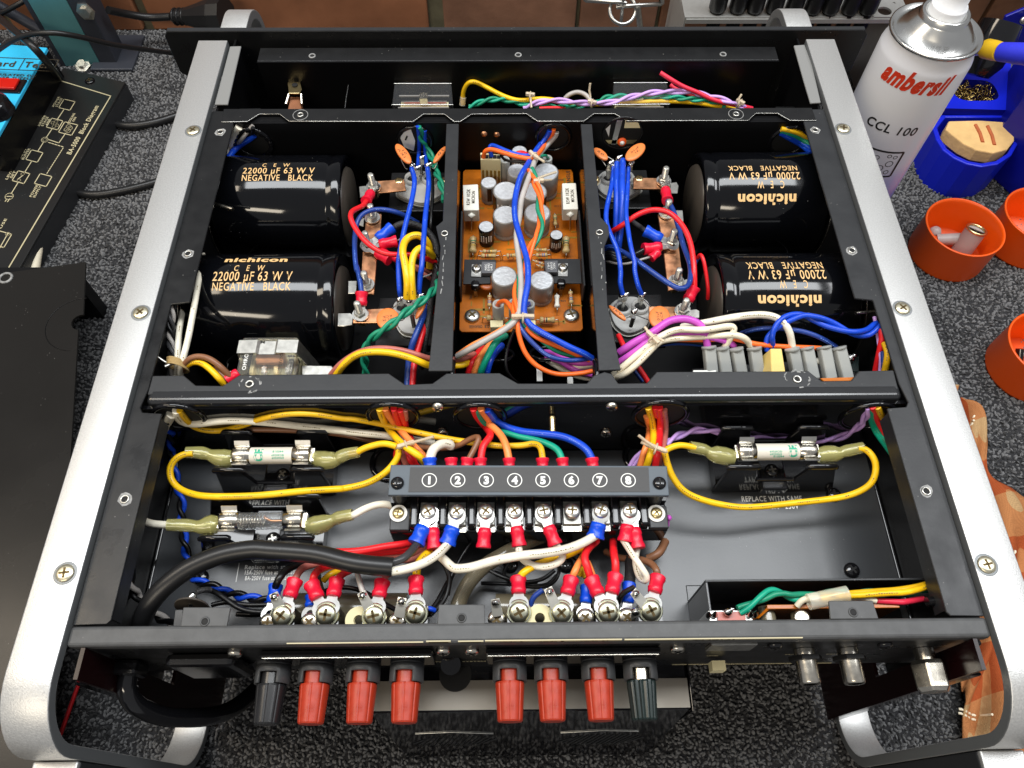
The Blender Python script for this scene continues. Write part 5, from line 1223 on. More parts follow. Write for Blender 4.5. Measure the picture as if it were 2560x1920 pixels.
def resistor(r, a, b, bands, z=-40, R_=.0012, body='res_tan', lead=.004):
    A = at(r, *a, z); B_ = at(r, *b, z); u = (B_ - A).normalized(); L = (B_ - A).length
    mb = MB(); n = 14; prof = [(R_ * .5, 0), (R_ * 1.15, L * .04), (R_ * 1.15, L * .18), (R_ * .92, L * .24), (R_ * .92, L * .76), (R_ * 1.15, L * .82), (R_ * 1.15, L * .96), (R_ * .5, L)]
    mb.lathe(prof, A, u, body, n); o = onpcb(mb, 'resistor')
    for i, c in enumerate(bands): t = .27 + .15 * i; MB().lathe([(R_ * .97, L * t), (R_ * .97, L * (t + .06))], A, u, c, n, True, False, False).build('colour_band', o)
    for P, s in ((A, -1), (B_, 1)):
        MB().tube(spline([P, P + u * s * .0022, P + u * s * .003 + Vector((0, 0, -abs(z - PZ) * .001))], 4), .00033, 'tin', 6).build('lead', o)
k = ['band_red', 'band_black', 'band_gold']; g_ = ['band_green', 'band_black', 'band_gold']; bl = ['band_red', 'band_red', 'band_blue', 'band_blue']
resistor('H', (420, 1298), (565, 1298), k); resistor('H', (405, 1342), (555, 1340), k, R_=.0014); resistor('H', (655, 1340), (760, 1335), k, R_=.0014); resistor('H', (950, 1282), (1055, 1285), k)
resistor('H', (945, 1335), (1060, 1332), bl, R_=.0013); resistor('H', (328, 1165), (325, 1310), g_, R_=.0022); resistor('H', (1245, 1165), (1245, 1312), g_, R_=.0022); resistor('H', (1135, 945), (1140, 1040), g_, R_=.0013)
resistor('N', (412, 548), (408, 655), bl, R_=.0013); resistor('N', (1210, 510), (1218, 625), bl, R_=.0013); resistor('N', (380, 770), (560, 772), k, R_=.0018); resistor('N', (905, 790), (1055, 790), k, R_=.0019)
resistor('N', (1075, 550), (1078, 665), [], R_=.0016, body='cement'); resistor('H', (940, 1395), (1015, 1420), bl, R_=.001); resistor('H', (975, 1440), (1020, 1460), k, R_=.001)
P = [at('H', *p, -20) for p in [(398, 318), (596, 340), (600, 395), (400, 388)]]; o = onpcb(MB().prism(P, (0, 0, -.0245), 'ivory'), 'connector_block', bevel=.0006)
for i in range(5):
    a = P[3].lerp(P[2], (i + .5) / 5); MB().box(a.x - .0006, a.x + .0006, a.y - .0008, a.y - .0002, -.043, -.030, 'pcb_trace').build('groove', o)
    MB().box(a.x - .0013, a.x + .0013, a.y + .001, a.y + .0045, -.0199, -.0197, 'hole').build('slot', o)
for q in ([(415, 790), (545, 790), (545, 860), (418, 860)], [(770, 790), (865, 790), (865, 845), (772, 845)]): onpcb(MB().prism([at('N', *p, -38) for p in q], (0, 0, -.0068), 'ivory'), 'header', bevel=.0004)
for x, y in ((240, 757), (1217, 752)): screw(at('N', x, y, PZ + .2), PCB, 'steel', R=.0052, H=.0028)
for x, y in ((435, 138), (562, 145)):
    p = aty('H', x, y, .3446); screw(p, AMP, 'copper', R=.0024, H=.0012, ax=(0, -1, .1), star=True) if 0 else MB().lathe([(.0024, 0), (.0018, .001), (.0001, .0012)], p, (0, -1, 0), 'copper', 12).build('rivet', AMP)
# ------------------------------------------------------------------ openings of the front bulkhead
def opening(r, x, y, R_, nm, extras=()):
    c = aty(r, x, y, .3446); MB().torus(c, (0, 1, 0), R_, .0016, 'gloss_black', 36, 8).build(nm, AMP); 
    MB().lathe([(R_ - .001, 0), (.0001, .0001)], c + Vector((0, .0002, 0)), (0, -1, 0), 'hole', 32).build('opening', AMP); return c
c = opening('F', 1000, 225, .0125, 'grommet')
for i in range(16):
    t = math.pi * 2 * i / 16; MB().cbox(c + Vector((.0125 * math.cos(t), -.0016, .0125 * math.sin(t))), .0024, .002, .0032, 'bakelite', R=Matrix.Rotation(-t, 3, 'Y')).build('grommet_tooth', AMP)
c = opening('G', 940, 200, .0120, 'grommet'); MB().prism([c + Vector((-.0105, -.0006, .003)), c + Vector((-.0085, -.0006, -.006)), c + Vector((-.002, -.0006, -.0095)), c + Vector((0, -.0006, 0)), c + Vector((-.002, -.0006, .0105)), c + Vector((-.007, -.0006, .008))], (0, .0003, 0), 'print_white').build('meter_label', AMP)
text('1', c + Vector((-.006, -.0010, .003)), (.9, 0, -.4), (.4, 0, .9), .004, 'hole', AMP, bold=.05); MB().prism([c + Vector((.004, -.0006, .002)), c + Vector((.006, -.0006, -.001)), c + Vector((.009, -.0006, .002)), c + Vector((.005, -.0006, .008))], (0, .0003, 0), 'print_white').build('meter_label', AMP)
c = opening('H', 1120, 170, .0120, 'grommet'); MB().prism([c + Vector((.003, -.0006, -.008)), c + Vector((.009, -.0006, -.002)), c + Vector((.009, -.0006, .004)), c + Vector((.005, -.0006, .009))], (0, .0003, 0), 'sleeve_white').build('meter_label', AMP) if 0 else None
c = aty('I', 380, 130, .3446); MB().torus(c, (0, 1, 0), .0142, .0007, 'gloss_black', 36, 6).build('opening_edge', AMP)
mb = MB().lathe([(.0140, 0), (.0001, .0001)], c + Vector((0, .0002, 0)), (0, -1, 0), 'hole', 36); o = mb.build('opening', AMP)
for pts, m in (([(-.0125, .004), (-.0095, -.003), (-.0095, .008)], 'print_white'), ([(-.007, -.010), (-.0035, -.010), (-.0015, .012), (-.0055, .012)], 'steel'), ([(.0005, .005), (.0120, .005), (.0098, .010), (.0005, .012)], 'ivory'), ([(-.009, -.0095), (.009, -.0095), (.0115, -.006), (-.0115, -.006)], 'brass')):
    MB().prism([c + Vector((x, -.0004, z)) for x, z in pts], (0, .0003, 0), m).build('reflected_part', o)
MB().lathe([(.0034, 0), (.0030, .002), (.0015, .0024), (.0001, .0024)], c + Vector((.0005, 0, -.0075)), (0, -1, .3), 'cap_orange', 18).build('orange_button', o); MB().lathe([(.0017, 0), (.0001, .001)], c + Vector((.0005, -.0024, -.007)), (0, -1, .3), 'print_white', 14).build('button_tip', o)
c = opening('D', 1140, 1220, .0130, 'grommet')
for r, x, y in (('G', 715, 470), ('I', 585, 465)):
    p = at(r, x, y, -60); MB().prism([p, p + Vector((.008, .004, 0)), p + Vector((-.002, .004, 0)), p + Vector((-.001, -.006, 0))], (0, 0, -.001), 'nickel').build('bright_tab', AMP)
# ------------------------------------------------------------------ front compartment: meters, switch, wires
YMAX = .4150
for r, q in (('B', [(1470, 722), (1965, 722), (1980, 905), (1450, 905)]), ('C', [(1500, 715), (1965, 715), (1985, 900), (1490, 905)])):
    zm = aty(r, q[0][0], q[0][1], .4140).z * 1000; P = [at(r, *p, zm) for p in q]; MT = MB().prism(P, (0, 0, -.030), 'clear_thin').build('level_meter', AMP, bevel=.0012)
    c = sum(P, Vector()) / 4; L = (P[1] - P[0]).length
    MB().box(c.x - L * .42, c.x + L * .42, c.y - .010, c.y + .008, zm * .001 - .024, zm * .001 - .014, 'ivory').build('scale_plate', MT)
    MB().box(c.x - L * .36, c.x + L * .38, c.y - .0012, c.y + .0006, zm * .001 - .0135, zm * .001 - .0125, 'w_red').build('needle_frame', MT)
    MB().box(c.x - L * .40, c.x + L * .40, c.y + .003, c.y + .0045, zm * .001 - .0135, zm * .001 - .010, 'tin').build('bar', MT)
    for dy in (-.006, .0075): MB().box(c.x - L * .44, c.x + L * .44, c.y + dy, c.y + dy + .0012, zm * .001 - .009, zm * .001 - .008, 'can_grey').build('reflection_bar', MT)  # pale bars stand in for reflections inside the clear housing
    MB().box(c.x - .003, c.x + .003, c.y + .001, c.y + .008, zm * .001 - .010, zm * .001 - .005, 'nickel').build('pivot', MT)
    for y in (q[0], q[2]): pass
    MB().tube([P[0], P[1]], .0004, 'steel', 5).build('bright_edge', MT); MB().tube([P[3], P[2]], .0004, 'steel', 5).build('bright_edge', MT)
P = [at('B', *p, -28) for p in [(548, 700), (655, 700), (672, 770), (650, 805), (560, 805)]]; SW = MB().prism(P, (0, 0, -.001), 'brass').build('power_switch', AMP, 'small brass bracketed switch with a red brown body', bevel=.0002)
c = at('B', 612, 735, -27.5); MB().lathe([(.0022, 0), (.0022, .0004)], c, (0, 0, 1), 'hole', 14).build('hole', SW)
P = [at('B', *p, -34) for p in [(575, 835), (655, 835), (672, 960), (548, 960)]]; MB().prism(P, (0, 0, -.012), 'brick_a').build('body', SW, bevel=.0005)
for x0, x1 in ((560, 535), (668, 672)): MB().tube([at('B', x0, 815, -30), at('B', x1, 900, -33)], .0012, 'nickel', 8).build('terminal', SW)
c = at('C', 797, 615, -50); MB().lathe([(.0100, 0), (.0090, .004), (.0055, .005), (.0045, .005), (.0040, .001), (.0001, .001)], c, (0, -.5, .9), 'black_paint', 28).build('bushing', AMP)
MB().tube([at('B', 1075, 735, -30), at('B', 1055, 850, -35), at('B', 1045, 935, -38)], .0004, 'black_paint', 5).build('bracket_edge', AMP)
W = lambda r, pts, rad, col, label=None, **k: wire(r, pts, rad, col, AMP, label, **k)
W('C', [(200, 900, -46), (200, 800, -38), (238, 722, -33), (300, 706, -31), (400, 752, -31), (550, 830, -32), (700, 870, -33), (900, 850, -33), (1200, 900, -34), (1500, 895, -33), (1900, 875, -32), (2200, 885, -32), ('D', 500, 915, -33), ('D', 760, 945, -40)], 1.75, 'yellow', 'yellow wire with a crimped end running along the front compartment')
MB().cyl(at('C', 200, 840, -40), at('C', 192, 905, -46), .0024, 'clear_yel').build('clear_sleeve', AMP)
twist('C', [(250, 925, -38), (400, 868, -34), (560, 862, -34), (760, 905, -35), (1000, 925, -36), (1300, 905, -35), (1450, 842, -30), (1620, 832, -30), (1900, 832, -29), (2100, 850, -29), ('D', 420, 870, -30), ('D', 600, 915, -34)], 1.25, ['mint', 'green'], AMP, 9, 'green strand twisted along the front compartment')
twist('C', [(720, 940, -36), (850, 885, -31), (1000, 868, -29), (1200, 888, -29), (1350, 892, -29), (1500, 880, -28), (1700, 825, -27), (1900, 796, -26), (2150, 798, -26), ('D', 480, 835, -27), ('D', 650, 885, -29), ('D', 790, 945, -35)], 1.25, ['lilac', 'lilac'], AMP, 5, 'lilac strand twisted along the front compartment')
W('C', [(1903, 628, -14), (2000, 690, -17), (2100, 748, -21), (2230, 800, -24), ('D', 500, 865, -28), ('D', 700, 910, -32), ('D', 830, 938, -36)], 1.7, 'pinkred', 'red wire end sticking up in the front compartment')
W('C', [(1990, 730, -24), (2040, 770, -26), (2200, 830, -28)], 1.4, 'pinkred')
W('C', [(1080, 850, -34), (1120, 815, -31), (1190, 795, -30), (1260, 820, -31), (1310, 880, -33)], 1.7, 'grey', 'grey wire arching behind the twisted pair')
W('C', [(860, 935, -34), (1000, 930, -33), (1080, 938, -36)], 1.2, 'red')
def tie(r, x, y, z, dx, dy, tail, par=AMP, w_=.0032):
    c = at(r, x, y, z); d = (at(r, x + dx, y + dy, z) - c).normalized(); o = MB().cbox(c, w_ * 2.2, .0024, .0028, 'tie', rz=math.atan2(d.y, d.x)).build('cable_tie', par, bevel=.0006)
    t = [at(r, *p) for p in tail]; MB().tube(t, .0009, 'tie', 5).build('tie_tail', o); MB().torus(c - Vector((0, 0, .0015)), d, .0030, .0006, 'tie', 16, 5).build('tie_loop', o)
tie('C', 780, 815, -27, 1, .1, [(780, 820, -28), (790, 930, -32)]); tie('C', 1315, 880, -26, 1, .2, [(1300, 840, -24), (1290, 780, -20), (1298, 720, -15)]); tie('D', 730, 880, -25, 1, .5, [(715, 900, -26), (718, 850, -22), (740, 815, -20)])
# ------------------------------------------------------------------ wires of the left bay
YMAX = .3440
W('G', [(965, 60, -75), (980, 190, -52), (976, 330, -33), (965, 480, -24)], 1.5, 'blue'); W('G', [(1035, 100, -75), (1040, 280, -48), (1048, 380, -33), (1050, 455, -24)], 1.5, 'blue')
twist('G', [(985, 60, -75), (1010, 190, -52), (1055, 270, -42), (1105, 380, -30), (1150, 520, -22), (1195, 640, -18), (1235, 800, -18)], 1.4, ['green', 'green'], AMP, 3, 'green strand of the pair beside the left divider')
twist('M', [(1195, 330, -24), (1165, 430, -17), (1100, 520, -12), (1000, 605, -9), (850, 715, -7), (700, 835, -9), (560, 935, -14), (478, 1020, -22), (440, 1130, -30), (455, 1330, -45)], 1.4, ['green', 'green'], AMP, 4.5, 'green strand crossing the left transistor socket')
W('G', [(905, 480, -19), (935, 600, -12), (905, 800, -7), (840, 1050, -6), (790, 1300, -8), ('M', 775, 250, -12), ('M', 785, 480, -18), ('M', 795, 545, -23)], 1.75, 'blue', 'left blue wire joining the two left transistors')
W('G', [(1062, 480, -19), (1075, 640, -12), (1045, 900, -7), (1022, 1200, -6), (1005, 1450, -9), ('M', 990, 350, -13), ('M', 980, 475, -19), ('M', 980, 520, -22)], 1.75, 'blue', 'right blue wire joining the two left transistors')
W('G', [(1100, 510, -26), (1115, 700, -22), (1095, 1000, -24), (1102, 1120, -30)], 1.2, 'black')
W('G', [(460, 800, -19), (420, 850, -14), (330, 892, -9), (300, 950, -7), (340, 1055, -8), (440, 1190, -9), (570, 1290, -11), (700, 1328, -12), (900, 1330, -15), (1040, 1368, -20), (1145, 1405, -26)], 1.75, 'red', 'red wire curving from the left copper bar')
W('G', [(965, 1015, -34), (800, 925, -20), (620, 882, -15), (480, 900, -14), (380, 975, -15), (345, 1140, -17), (345, 1350, -17), (365, 1500, -17), ('M', 360, 250, -17), ('M', 395, 400, -17), ('M', 412, 520, -18)], 1.65, 'navy', 'blue wire looping down to the lower left copper bar')
W('M', [(858, 575, -21), (862, 420, -12), (838, 230, -8), ('G', 815, 1290, -6), ('G', 850, 1180, -6), ('G', 950, 1135, -7), ('G', 1040, 1180, -11), ('G', 1088, 1290, -19), ('G', 1082, 1460, -30)], 2.4, 'yellow', 'taller thick yellow loop in the left bay')
W('M', [(918, 580, -21), (905, 400, -12), (905, 240, -9), ('G', 935, 1310, -7), ('G', 1000, 1265, -8), ('G', 1065, 1290, -13), ('G', 1115, 1350, -22)], 2.3, 'yellow', 'shorter thick yellow loop in the left bay')
mat('braid', (0.02, 0.02, 0.021), 0.5, bump=1.0, bscale=900, scratch=0.9)
W('G', [(700, 1085, -23), (800, 1025, -19), (930, 1030, -21), (1050, 1090, -25), (1135, 1200, -28), (1165, 1380, -28), ('M', 1145, 320, -26), ('M', 1110, 520, -23), ('M', 1080, 720, -22), ('M', 1050, 920, -25), ('M', 1020, 1100, -32), ('M', 1000, 1260, -45)], 2.2, 'braid', 'black braided sleeve curving beside the left divider')
twist('M', [(1160, 150, -26), (1130, 400, -26), (1105, 640, -26)], 1.3, ['black', 'black'], AMP, 3, 'thin black strand beside the braid')
W('M', [(735, 190, -27), (850, 235, -27), (950, 285, -29), (1050, 350, -31), (1115, 400, -36)], 1.4, 'rose'); W('M', [(900, 245, -30), (1000, 280, -30), (1100, 330, -34)], 1.4, 'rose'); W('M', [(680, 195, -27), (720, 250, -32), (770, 330, -42)], 1.3, 'black')
W('M', [(1020, 365, -28), (1080, 345, -29), (1120, 320, -32)], .6, 'grey'); W('G', [(750, 1200, -24), (820, 1160, -20), (920, 1115, -20)], .5, 'grey')
W('M', [(1060, 600, -26), (1035, 700, -22), (990, 830, -19), (930, 980, -20), (892, 1110, -24), (872, 1250, -28), (862, 1450, -30)], 2.1, 'navy', 'thick dark blue wire descending beside the left divider')
W('M', [(1165, 560, -34), (1110, 680, -30), (1040, 840, -24), (995, 980, -24), (960, 1110, -26), (925, 1250, -28), (912, 1450, -30)], 2.1, 'red', 'thick red wire descending beside the left divider')
W('M', [(150, 1345, -22), (175, 1310, -19), (250, 1215, -13), (370, 1130, -8), (520, 1105, -6), (700, 1115, -7), (880, 1160, -9), (1000, 1208, -12), (1100, 1242, -18), ('N', 90, 1242, -24), ('N', 160, 1228, -25), ('N', 235, 1195, -30)], 2.1, 'yellow', 'yellow wire arching over the front of the left bay')
W('M', [(100, 1345, -24), (125, 1310, -21), (220, 1210, -15), (380, 1110, -11), (560, 1070, -9), (780, 1085, -10), (950, 1130, -12), (1090, 1172, -18), ('N', 90, 1182, -22), ('N', 180, 1160, -23), ('N', 260, 1125, -28)], 1.8, 'rose', 'brown pink wire behind the arching yellow wire')
# ring terminals on the left copper bars
def cr(r, tip, tail, col, z1=-24, z2=-18, R_=.0030, lug_r=.0044, ring=True, w_=None):
    o = crimp(at(r, *tip, z1), at(r, *tail, z2), 'crimp_' + col, AMP, R_, ring, lug_r); return o
cr('G', (535, 665), (455, 805), 'red', -24, -18, .0032); cr('M', (405, 735), (412, 515), 'red', -24, -18, .0034)
o = cr('G', (475, 1250), (712, 1062), 'blue', -24, -21, .0036); cr('G', (475, 1255), (762, 1195), 'red', -24, -23, .0034); cr('G', (480, 1262), (688, 1382), 'red', -24, -24, .0034); cr('G', (600, 1290), (765, 1372), 'red', -25, -25, .0022, ring=False)
# ------------------------------------------------------------------ wires over the circuit board
W('H', [(1150, 120, -60), (1140, 160, -42), (1040, 270, -24), (945, 385, -9), (905, 500, -5), (850, 645, -3), (800, 800, -3), (785, 950, -3), (755, 1120, -3), (765, 1260, -3), ('N', 710, 250, -3), ('N', 722, 480, -3), ('N', 705, 690, -4), ('N', 660, 800, -5), ('N', 550, 890, -6), ('N', 400, 975, -7), ('N', 250, 1060, -10), ('N', 90, 1148, -18)], 1.9, 'grey', 'grey wire running the length of the circuit board')
W('H', [(1085, 100, -60), (1060, 155, -42), (1000, 230, -28), (940, 310, -13), (870, 430, -7), (800, 545, -3), (760, 680, -1), (737, 820, -1), (740, 960, -1), (775, 1100, -1), (825, 1260, -1), ('N', 785, 220, -1), ('N', 790, 420, -1), ('N', 760, 580, -2), ('N', 750, 710, -3), ('N', 800, 825, -4), ('N', 900, 900, -5), ('N', 1050, 980, -7), ('N', 1200, 1058, -10), ('N', 1340, 1120, -14), ('N', 1420, 1168, -19)], 1.95, 'blue', 'bright blue wire running the length of the circuit board')
twist('H', [(895, 490, -5), (945, 620, -4), (985, 760, -4), (985, 900, -4), (1000, 1040, -4), (950, 1170, -4), (885, 1290, -5), (845, 1400, -5), ('N', 730, 320, -5), ('N', 690, 450, -5), ('N', 668, 600, -5), ('N', 672, 745, -5)], 1.35, ['orange', 'green', 'orange'], AMP, 2.4, 'orange or green strand over the circuit board', sep=1.15)
W('H', [(1125, 90, -60), (1112, 140, -42), (1045, 235, -27), (960, 350, -10), (900, 382, -7), (760, 362, -8), (620, 322, -9), (510, 290, -11), (445, 310, -14), (430, 370, -20)], 1.6, 'orange', 'orange wire reaching the ivory connector')
W('H', [(1050, 170, -42), (970, 280, -22), (905, 350, -9), (760, 340, -9), (620, 290, -10), (525, 250, -12), (490, 275, -14), (510, 360, -20)], 1.55, 'blue', 'blue wire reaching the ivory connector')
W('H', [(600, 350, -18), (650, 398, -14), (780, 412, -11), (930, 400, -9), (985, 330, -14)], 1.0, 'black'); W('H', [(740, 340, -12), (800, 320, -11), (860, 340, -10)], 1.5, 'red')
W('H', [(990, 360, -14), (1040, 350, -18), (1065, 372, -25)], 1.0, 'green')
tie('H', 925, 345, -4, 1, .8, [(930, 350, -4), (985, 385, -3), (1030, 412, -2)], w_=.0040); tie('H', 975, 600, -2, 1, -.1, [(960, 580, -3), (1050, 545, -6), (1145, 515, -10)])
MB().tube([at('H', 970, 600, -3), at('H', 1100, 590, -10)], .0008, 'tie', 5).build('tie_tail', AMP)
W('N', [(490, 650, -27), (510, 615, -20), (570, 605, -13), (625, 665, -8), (665, 745, -6)], 1.5, 'orange'); W('N', [(790, 660, -27), (795, 625, -22), (770, 650, -12), (745, 730, -7)], 1.4, 'blue')
tie('N', 740, 755, -1.5, 1, 0, [(700, 750, -3), (760, 735, -1), (835, 760, -2)], w_=.0062)
W('N', [(690, 760, -6), (690, 850, -7), (705, 960, -10), (765, 1120, -15), (880, 1245, -20), (1060, 1325, -23), (1280, 1322, -22), (1425, 1295, -22)], 1.5, 'orange', 'orange wire looping low to the right divider')
W('N', [(700, 770, -6), (715, 850, -8), (765, 940, -9), (870, 1050, -12), (1000, 1150, -14), (1200, 1192, -16), (1420, 1165, -20)], 1.5, 'navy', 'dark blue wire below the circuit board')
W('N', [(720, 770, -6), (760, 850, -8), (850, 925, -10), (990, 1050, -14), (1150, 1130, -18), (1400, 1180, -22)], 1.3, 'green'); W('N', [(745, 770, -6), (790, 890, -9), (880, 965, -10), (1000, 1018, -12), (1150, 1080, -15), (1400, 1190, -21)], 1.4, 'orange')
W('N', [(680, 770, -6), (560, 860, -8), (400, 955, -10), (230, 1040, -13), (90, 1135, -20)], 1.4, 'peach'); W('N', [(640, 790, -6), (520, 890, -9), (400, 965, -11), (350, 1000, -16)], 1.3, 'green')
for c_, p_ in (('red', [(195, 1345, -34), (205, 1290, -30), (245, 1190, -27), (340, 1060, -38)]), ('peach', [(255, 1345, -34), (265, 1290, -29), (320, 1160, -25), (440, 1000, -38)]), ('mint', [(315, 1345, -34), (328, 1290, -28), (390, 1150, -20), (470, 1010, -17), (565, 945, -30)]), ('blue', [(378, 1345, -36), (388, 1290, -31), (430, 1160, -28), (530, 1040, -38)])):
    W('N', p_, 2.15, c_, '%s wire dropping behind the centre cross bar' % {'red': 'thick red', 'peach': 'thick orange', 'mint': 'thick green', 'blue': 'thick blue'}[c_])
W('N', [(655, 880, -12), (595, 1040, -18), (568, 1200, -22), (600, 1330, -28), (720, 1440, -40)], .95, 'black')
for x, y in ((470, 1130), (985, 1120)): MB().torus(at('N', x, y, -48), (0, .6, .8), .0115, .0012, 'gloss_black', 28, 6).build('grommet', AMP)
W('N', [(960, 1110, -48), (1060, 1120, -36), (1150, 1170, -28), (1300, 1215, -26), (1425, 1208, -26)], 2.1, 'magenta'); W('N', [(980, 1160, -46), (1120, 1200, -34), (1250, 1285, -30), (1425, 1330, -30)], 2.1, 'magenta')
W('N', [(985, 1190, -46), (1120, 1225, -38), (1280, 1252, -29), (1425, 1248, -28)], 2.1, 'white'); W('N', [(1000, 1200, -46), (1150, 1290, -38), (1300, 1350, -34), (1425, 1372, -34)], 1.8, 'white')
for x in (905, 1208):
    p = at('N', x, 1380 if x < 1000 else 1410, -55); MB().box(p.x - .0018, p.x + .0018, p.y - .001, p.y + .009, p.z - .001, p.z, 'print_white').build('white_peg', AMP)
# ------------------------------------------------------------------ wires of the right bay
W('I', [(292, 470, -20), (272, 650, -11), (225, 860, -7), (220, 1000, -7), (262, 1130, -7), (325, 1270, -8), (355, 1420, -10), ('O', 362, 340, -13), ('O', 358, 430, -16), ('O', 382, 535, -22)], 1.6, 'blue', 'leftmost of the four bright blue wires in the right bay')
W('I', [(325, 430, -19), (320, 600, -12), (322, 800, -14), (318, 1000, -20), (310, 1200, -28), (305, 1380, -40)], 2.2, 'blue', 'second of the four bright blue wires in the right bay')
W('I', [(385, 400, -17), (375, 600, -10), (380, 800, -12), (370, 1000, -18), (345, 1200, -27), (330, 1330, -36)], 2.3, 'blue', 'third of the four bright blue wires in the right bay')
W('I', [(438, 470, -20), (430, 700, -9), (415, 900, -7), (432, 1060, -7), (462, 1250, -7), (500, 1400, -9), ('O', 500, 300, -11), ('O', 530, 440, -15), ('O', 568, 535, -22)], 1.55, 'blue', 'rightmost of the four bright blue wires in the right bay')
W('I', [(240, 1120, -26), (330, 1070, -18), (420, 1010, -13), (520, 940, -9), (640, 893, -7), (760, 890, -6), (880, 940, -6), (985, 1060, -6), (1050, 1210, -7), (1082, 1400, -9), ('O', 1090, 370, -12), ('O', 1090, 465, -16)], 1.8, 'red', 'red wire arching over the right copper bar')
W('I', [(170, 1290, -26), (250, 1252, -20), (340, 1282, -17), (450, 1340, -14), (570, 1425, -11), (700, 1520, -10), ('O', 830, 425, -10), ('O', 940, 480, -10), ('O', 1030, 450, -11), ('O', 1055, 330, -12), ('I', 1040, 1400, -14), ('I', 985, 1250, -15), ('I', 930, 1050, -16), ('I', 880, 890, -17), ('I', 825, 795, -18)], 1.75, 'navy', 'dark blue wire wrapping the foot of the right copper bar')
cr('I', (790, 615), (825, 800), 'red', -24, -18, .0033); cr('O', (982, 690), (1092, 462), 'red', -24, -16, .0034)
cr('I', (868, 1232), (600, 1090), 'blue', -24, -20, .0036); cr('I', (868, 1240), (585, 1275), 'red', -24, -22, .0034); cr('I', (740, 1300), (660, 1365), 'red', -23, -24, .0026, ring=False)
W('I', [(610, 1095, -20), (540, 1045, -22), (460, 990, -26), (440, 970, -30)], 1.6, 'dkgrey'); W('I', [(590, 1285, -22), (500, 1330, -24), (350, 1370, -28), (200, 1390, -32)], 1.9, 'black'); W('I', [(665, 1350, -24), (560, 1380, -25), (420, 1420, -27), (300, 1415, -28), (190, 1380, -32)], .8, 'grey')
for k_ in range(3): W('I', [(190, 1330 + 26 * k_, -32), (270, 1310 + 26 * k_, -28), (350, 1345 + 26 * k_, -30), (440, 1340 + 20 * k_, -38)], 1.6, 'black')
W('O', [(1120, 180, -26), (1150, 145, -22), (1180, 200, -22), (1205, 330, -26), (1225, 480, -32), (1222, 580, -40)], 1.3, 'red', 'dark red wire behind the lower right capacitor end')
W('O', [(1090, 330, -34), (1095, 230, -28), (1130, 170, -28)], 1.4, 'navy')
W('O', [(350, 1110, -16), (480, 1020, -9), (620, 945, -6), (720, 880, -5), (840, 800, -4), (980, 778, -4), (1110, 812, -5), (1190, 900, -8), (1222, 1060, -17)], 2.3, 'magenta', 'magenta wire arching to the first grey spade connector')
W('O', [(340, 1210, -18), (520, 1090, -10), (660, 985, -7), (850, 925, -9), (1080, 930, -10), (1300, 968, -11), (1440, 1012, -14), (1495, 1065, -19)], 2.0, 'magenta', 'lower magenta wire reaching the third grey spade connector')
W('O', [(350, 1140, -20), (470, 1060, -14), (600, 980, -10)], 1.8, 'lilac'); W('O', [(355, 1165, -22), (500, 1070, -14), (620, 990, -10)], 1.8, 'grey')
W('O', [(290, 1330, -20), (380, 1255, -15), (530, 1130, -10), (690, 1000, -6), (820, 920, -5), (950, 882, -5), (1150, 890, -5), (1300, 872, -5), (1420, 852, -5), (1482, 868, -6), (1455, 950, -9), (1385, 1060, -17)], 2.0, 'cream', 'cream wire doubling back to the second grey spade connector')
W('O', [(280, 1368, -22), (400, 1325, -16), (560, 1190, -10), (700, 1045, -8), (800, 985, -9), (1100, 960, -11), (1350, 942, -9), (1500, 940, -8), (1600, 980, -10), (1655, 1065, -18)], 2.0, 'cream', 'cream wire reaching the fourth grey spade connector')
W('Q', [(20, 860, -18), (120, 840, -13), (250, 818, -9), (500, 768, -6), (750, 738, -5), (900, 750, -5), (1000, 798, -6), (1080, 900, -9), (1112, 1070, -18)], 2.2, 'white', 'long pale wire over the lower right capacitor')
twist('Q', [(885, 1090, -18), (892, 960, -11), (960, 850, -7), (1060, 778, -5), (1200, 742, -4), (1330, 775, -4), (1500, 840, -5), (1700, 912, -6), (1850, 912, -9), (1965, 825, -16)], 1.7, ['blue', 'blue'], AMP, 1.6, 'bright blue strand looping to the right flange')
W('Q', [(600, 925, -22), (750, 880, -16), (950, 870, -13), (1200, 900, -12), (1400, 970, -13), (1545, 1060, -19)], 1.5, 'navy', 'dark blue wire behind the grey spade connectors')
W('O', [(740, 975, -12), (1000, 985, -14), (1250, 985, -14), ('Q', 480, 968, -13), ('Q', 600, 990, -13), ('Q', 750, 1028, -14), ('Q', 1000, 1052, -16), ('Q', 1395, 1068, -19)], 1.5, 'orange', 'orange wire behind the grey spade connectors')
W('O', [(700, 1040, -14), (900, 1000, -16), (1150, 1015, -17), ('Q', 450, 1042, -17), ('Q', 1000, 1062, -19), ('Q', 1380, 1060, -20)], 1.3, 'black'); W('O', [(720, 1030, -16), (950, 1015, -18), (1200, 1035, -20)], 1.5, 'navy')
W('O', [(340, 940, -24), (400, 1060, -23), (500, 1200, -25), (650, 1430, -32)], 1.8, 'red', 'red wire slanting under the cream wires'); W('O', [(420, 1160, -30), (480, 1270, -32), (580, 1400, -36)], 1.2, 'navy')
tie('O', 680, 960, -2, .7, .7, [(600, 860, -2), (650, 930, -2), (790, 1000, -2)], w_=.0048)
W('Q', [(1990, 880, -24), (1995, 980, -22), (1970, 1110, -22), (1930, 1300, -28)], 2.0, 'red', 'red wire dropping by the right flange'); W('Q', [(2020, 1020, -28), (2050, 1110, -26), (2040, 1200, -26), (2020, 1300, -30)], 2.0, 'amber', 'yellow wire dropping by the right flange')
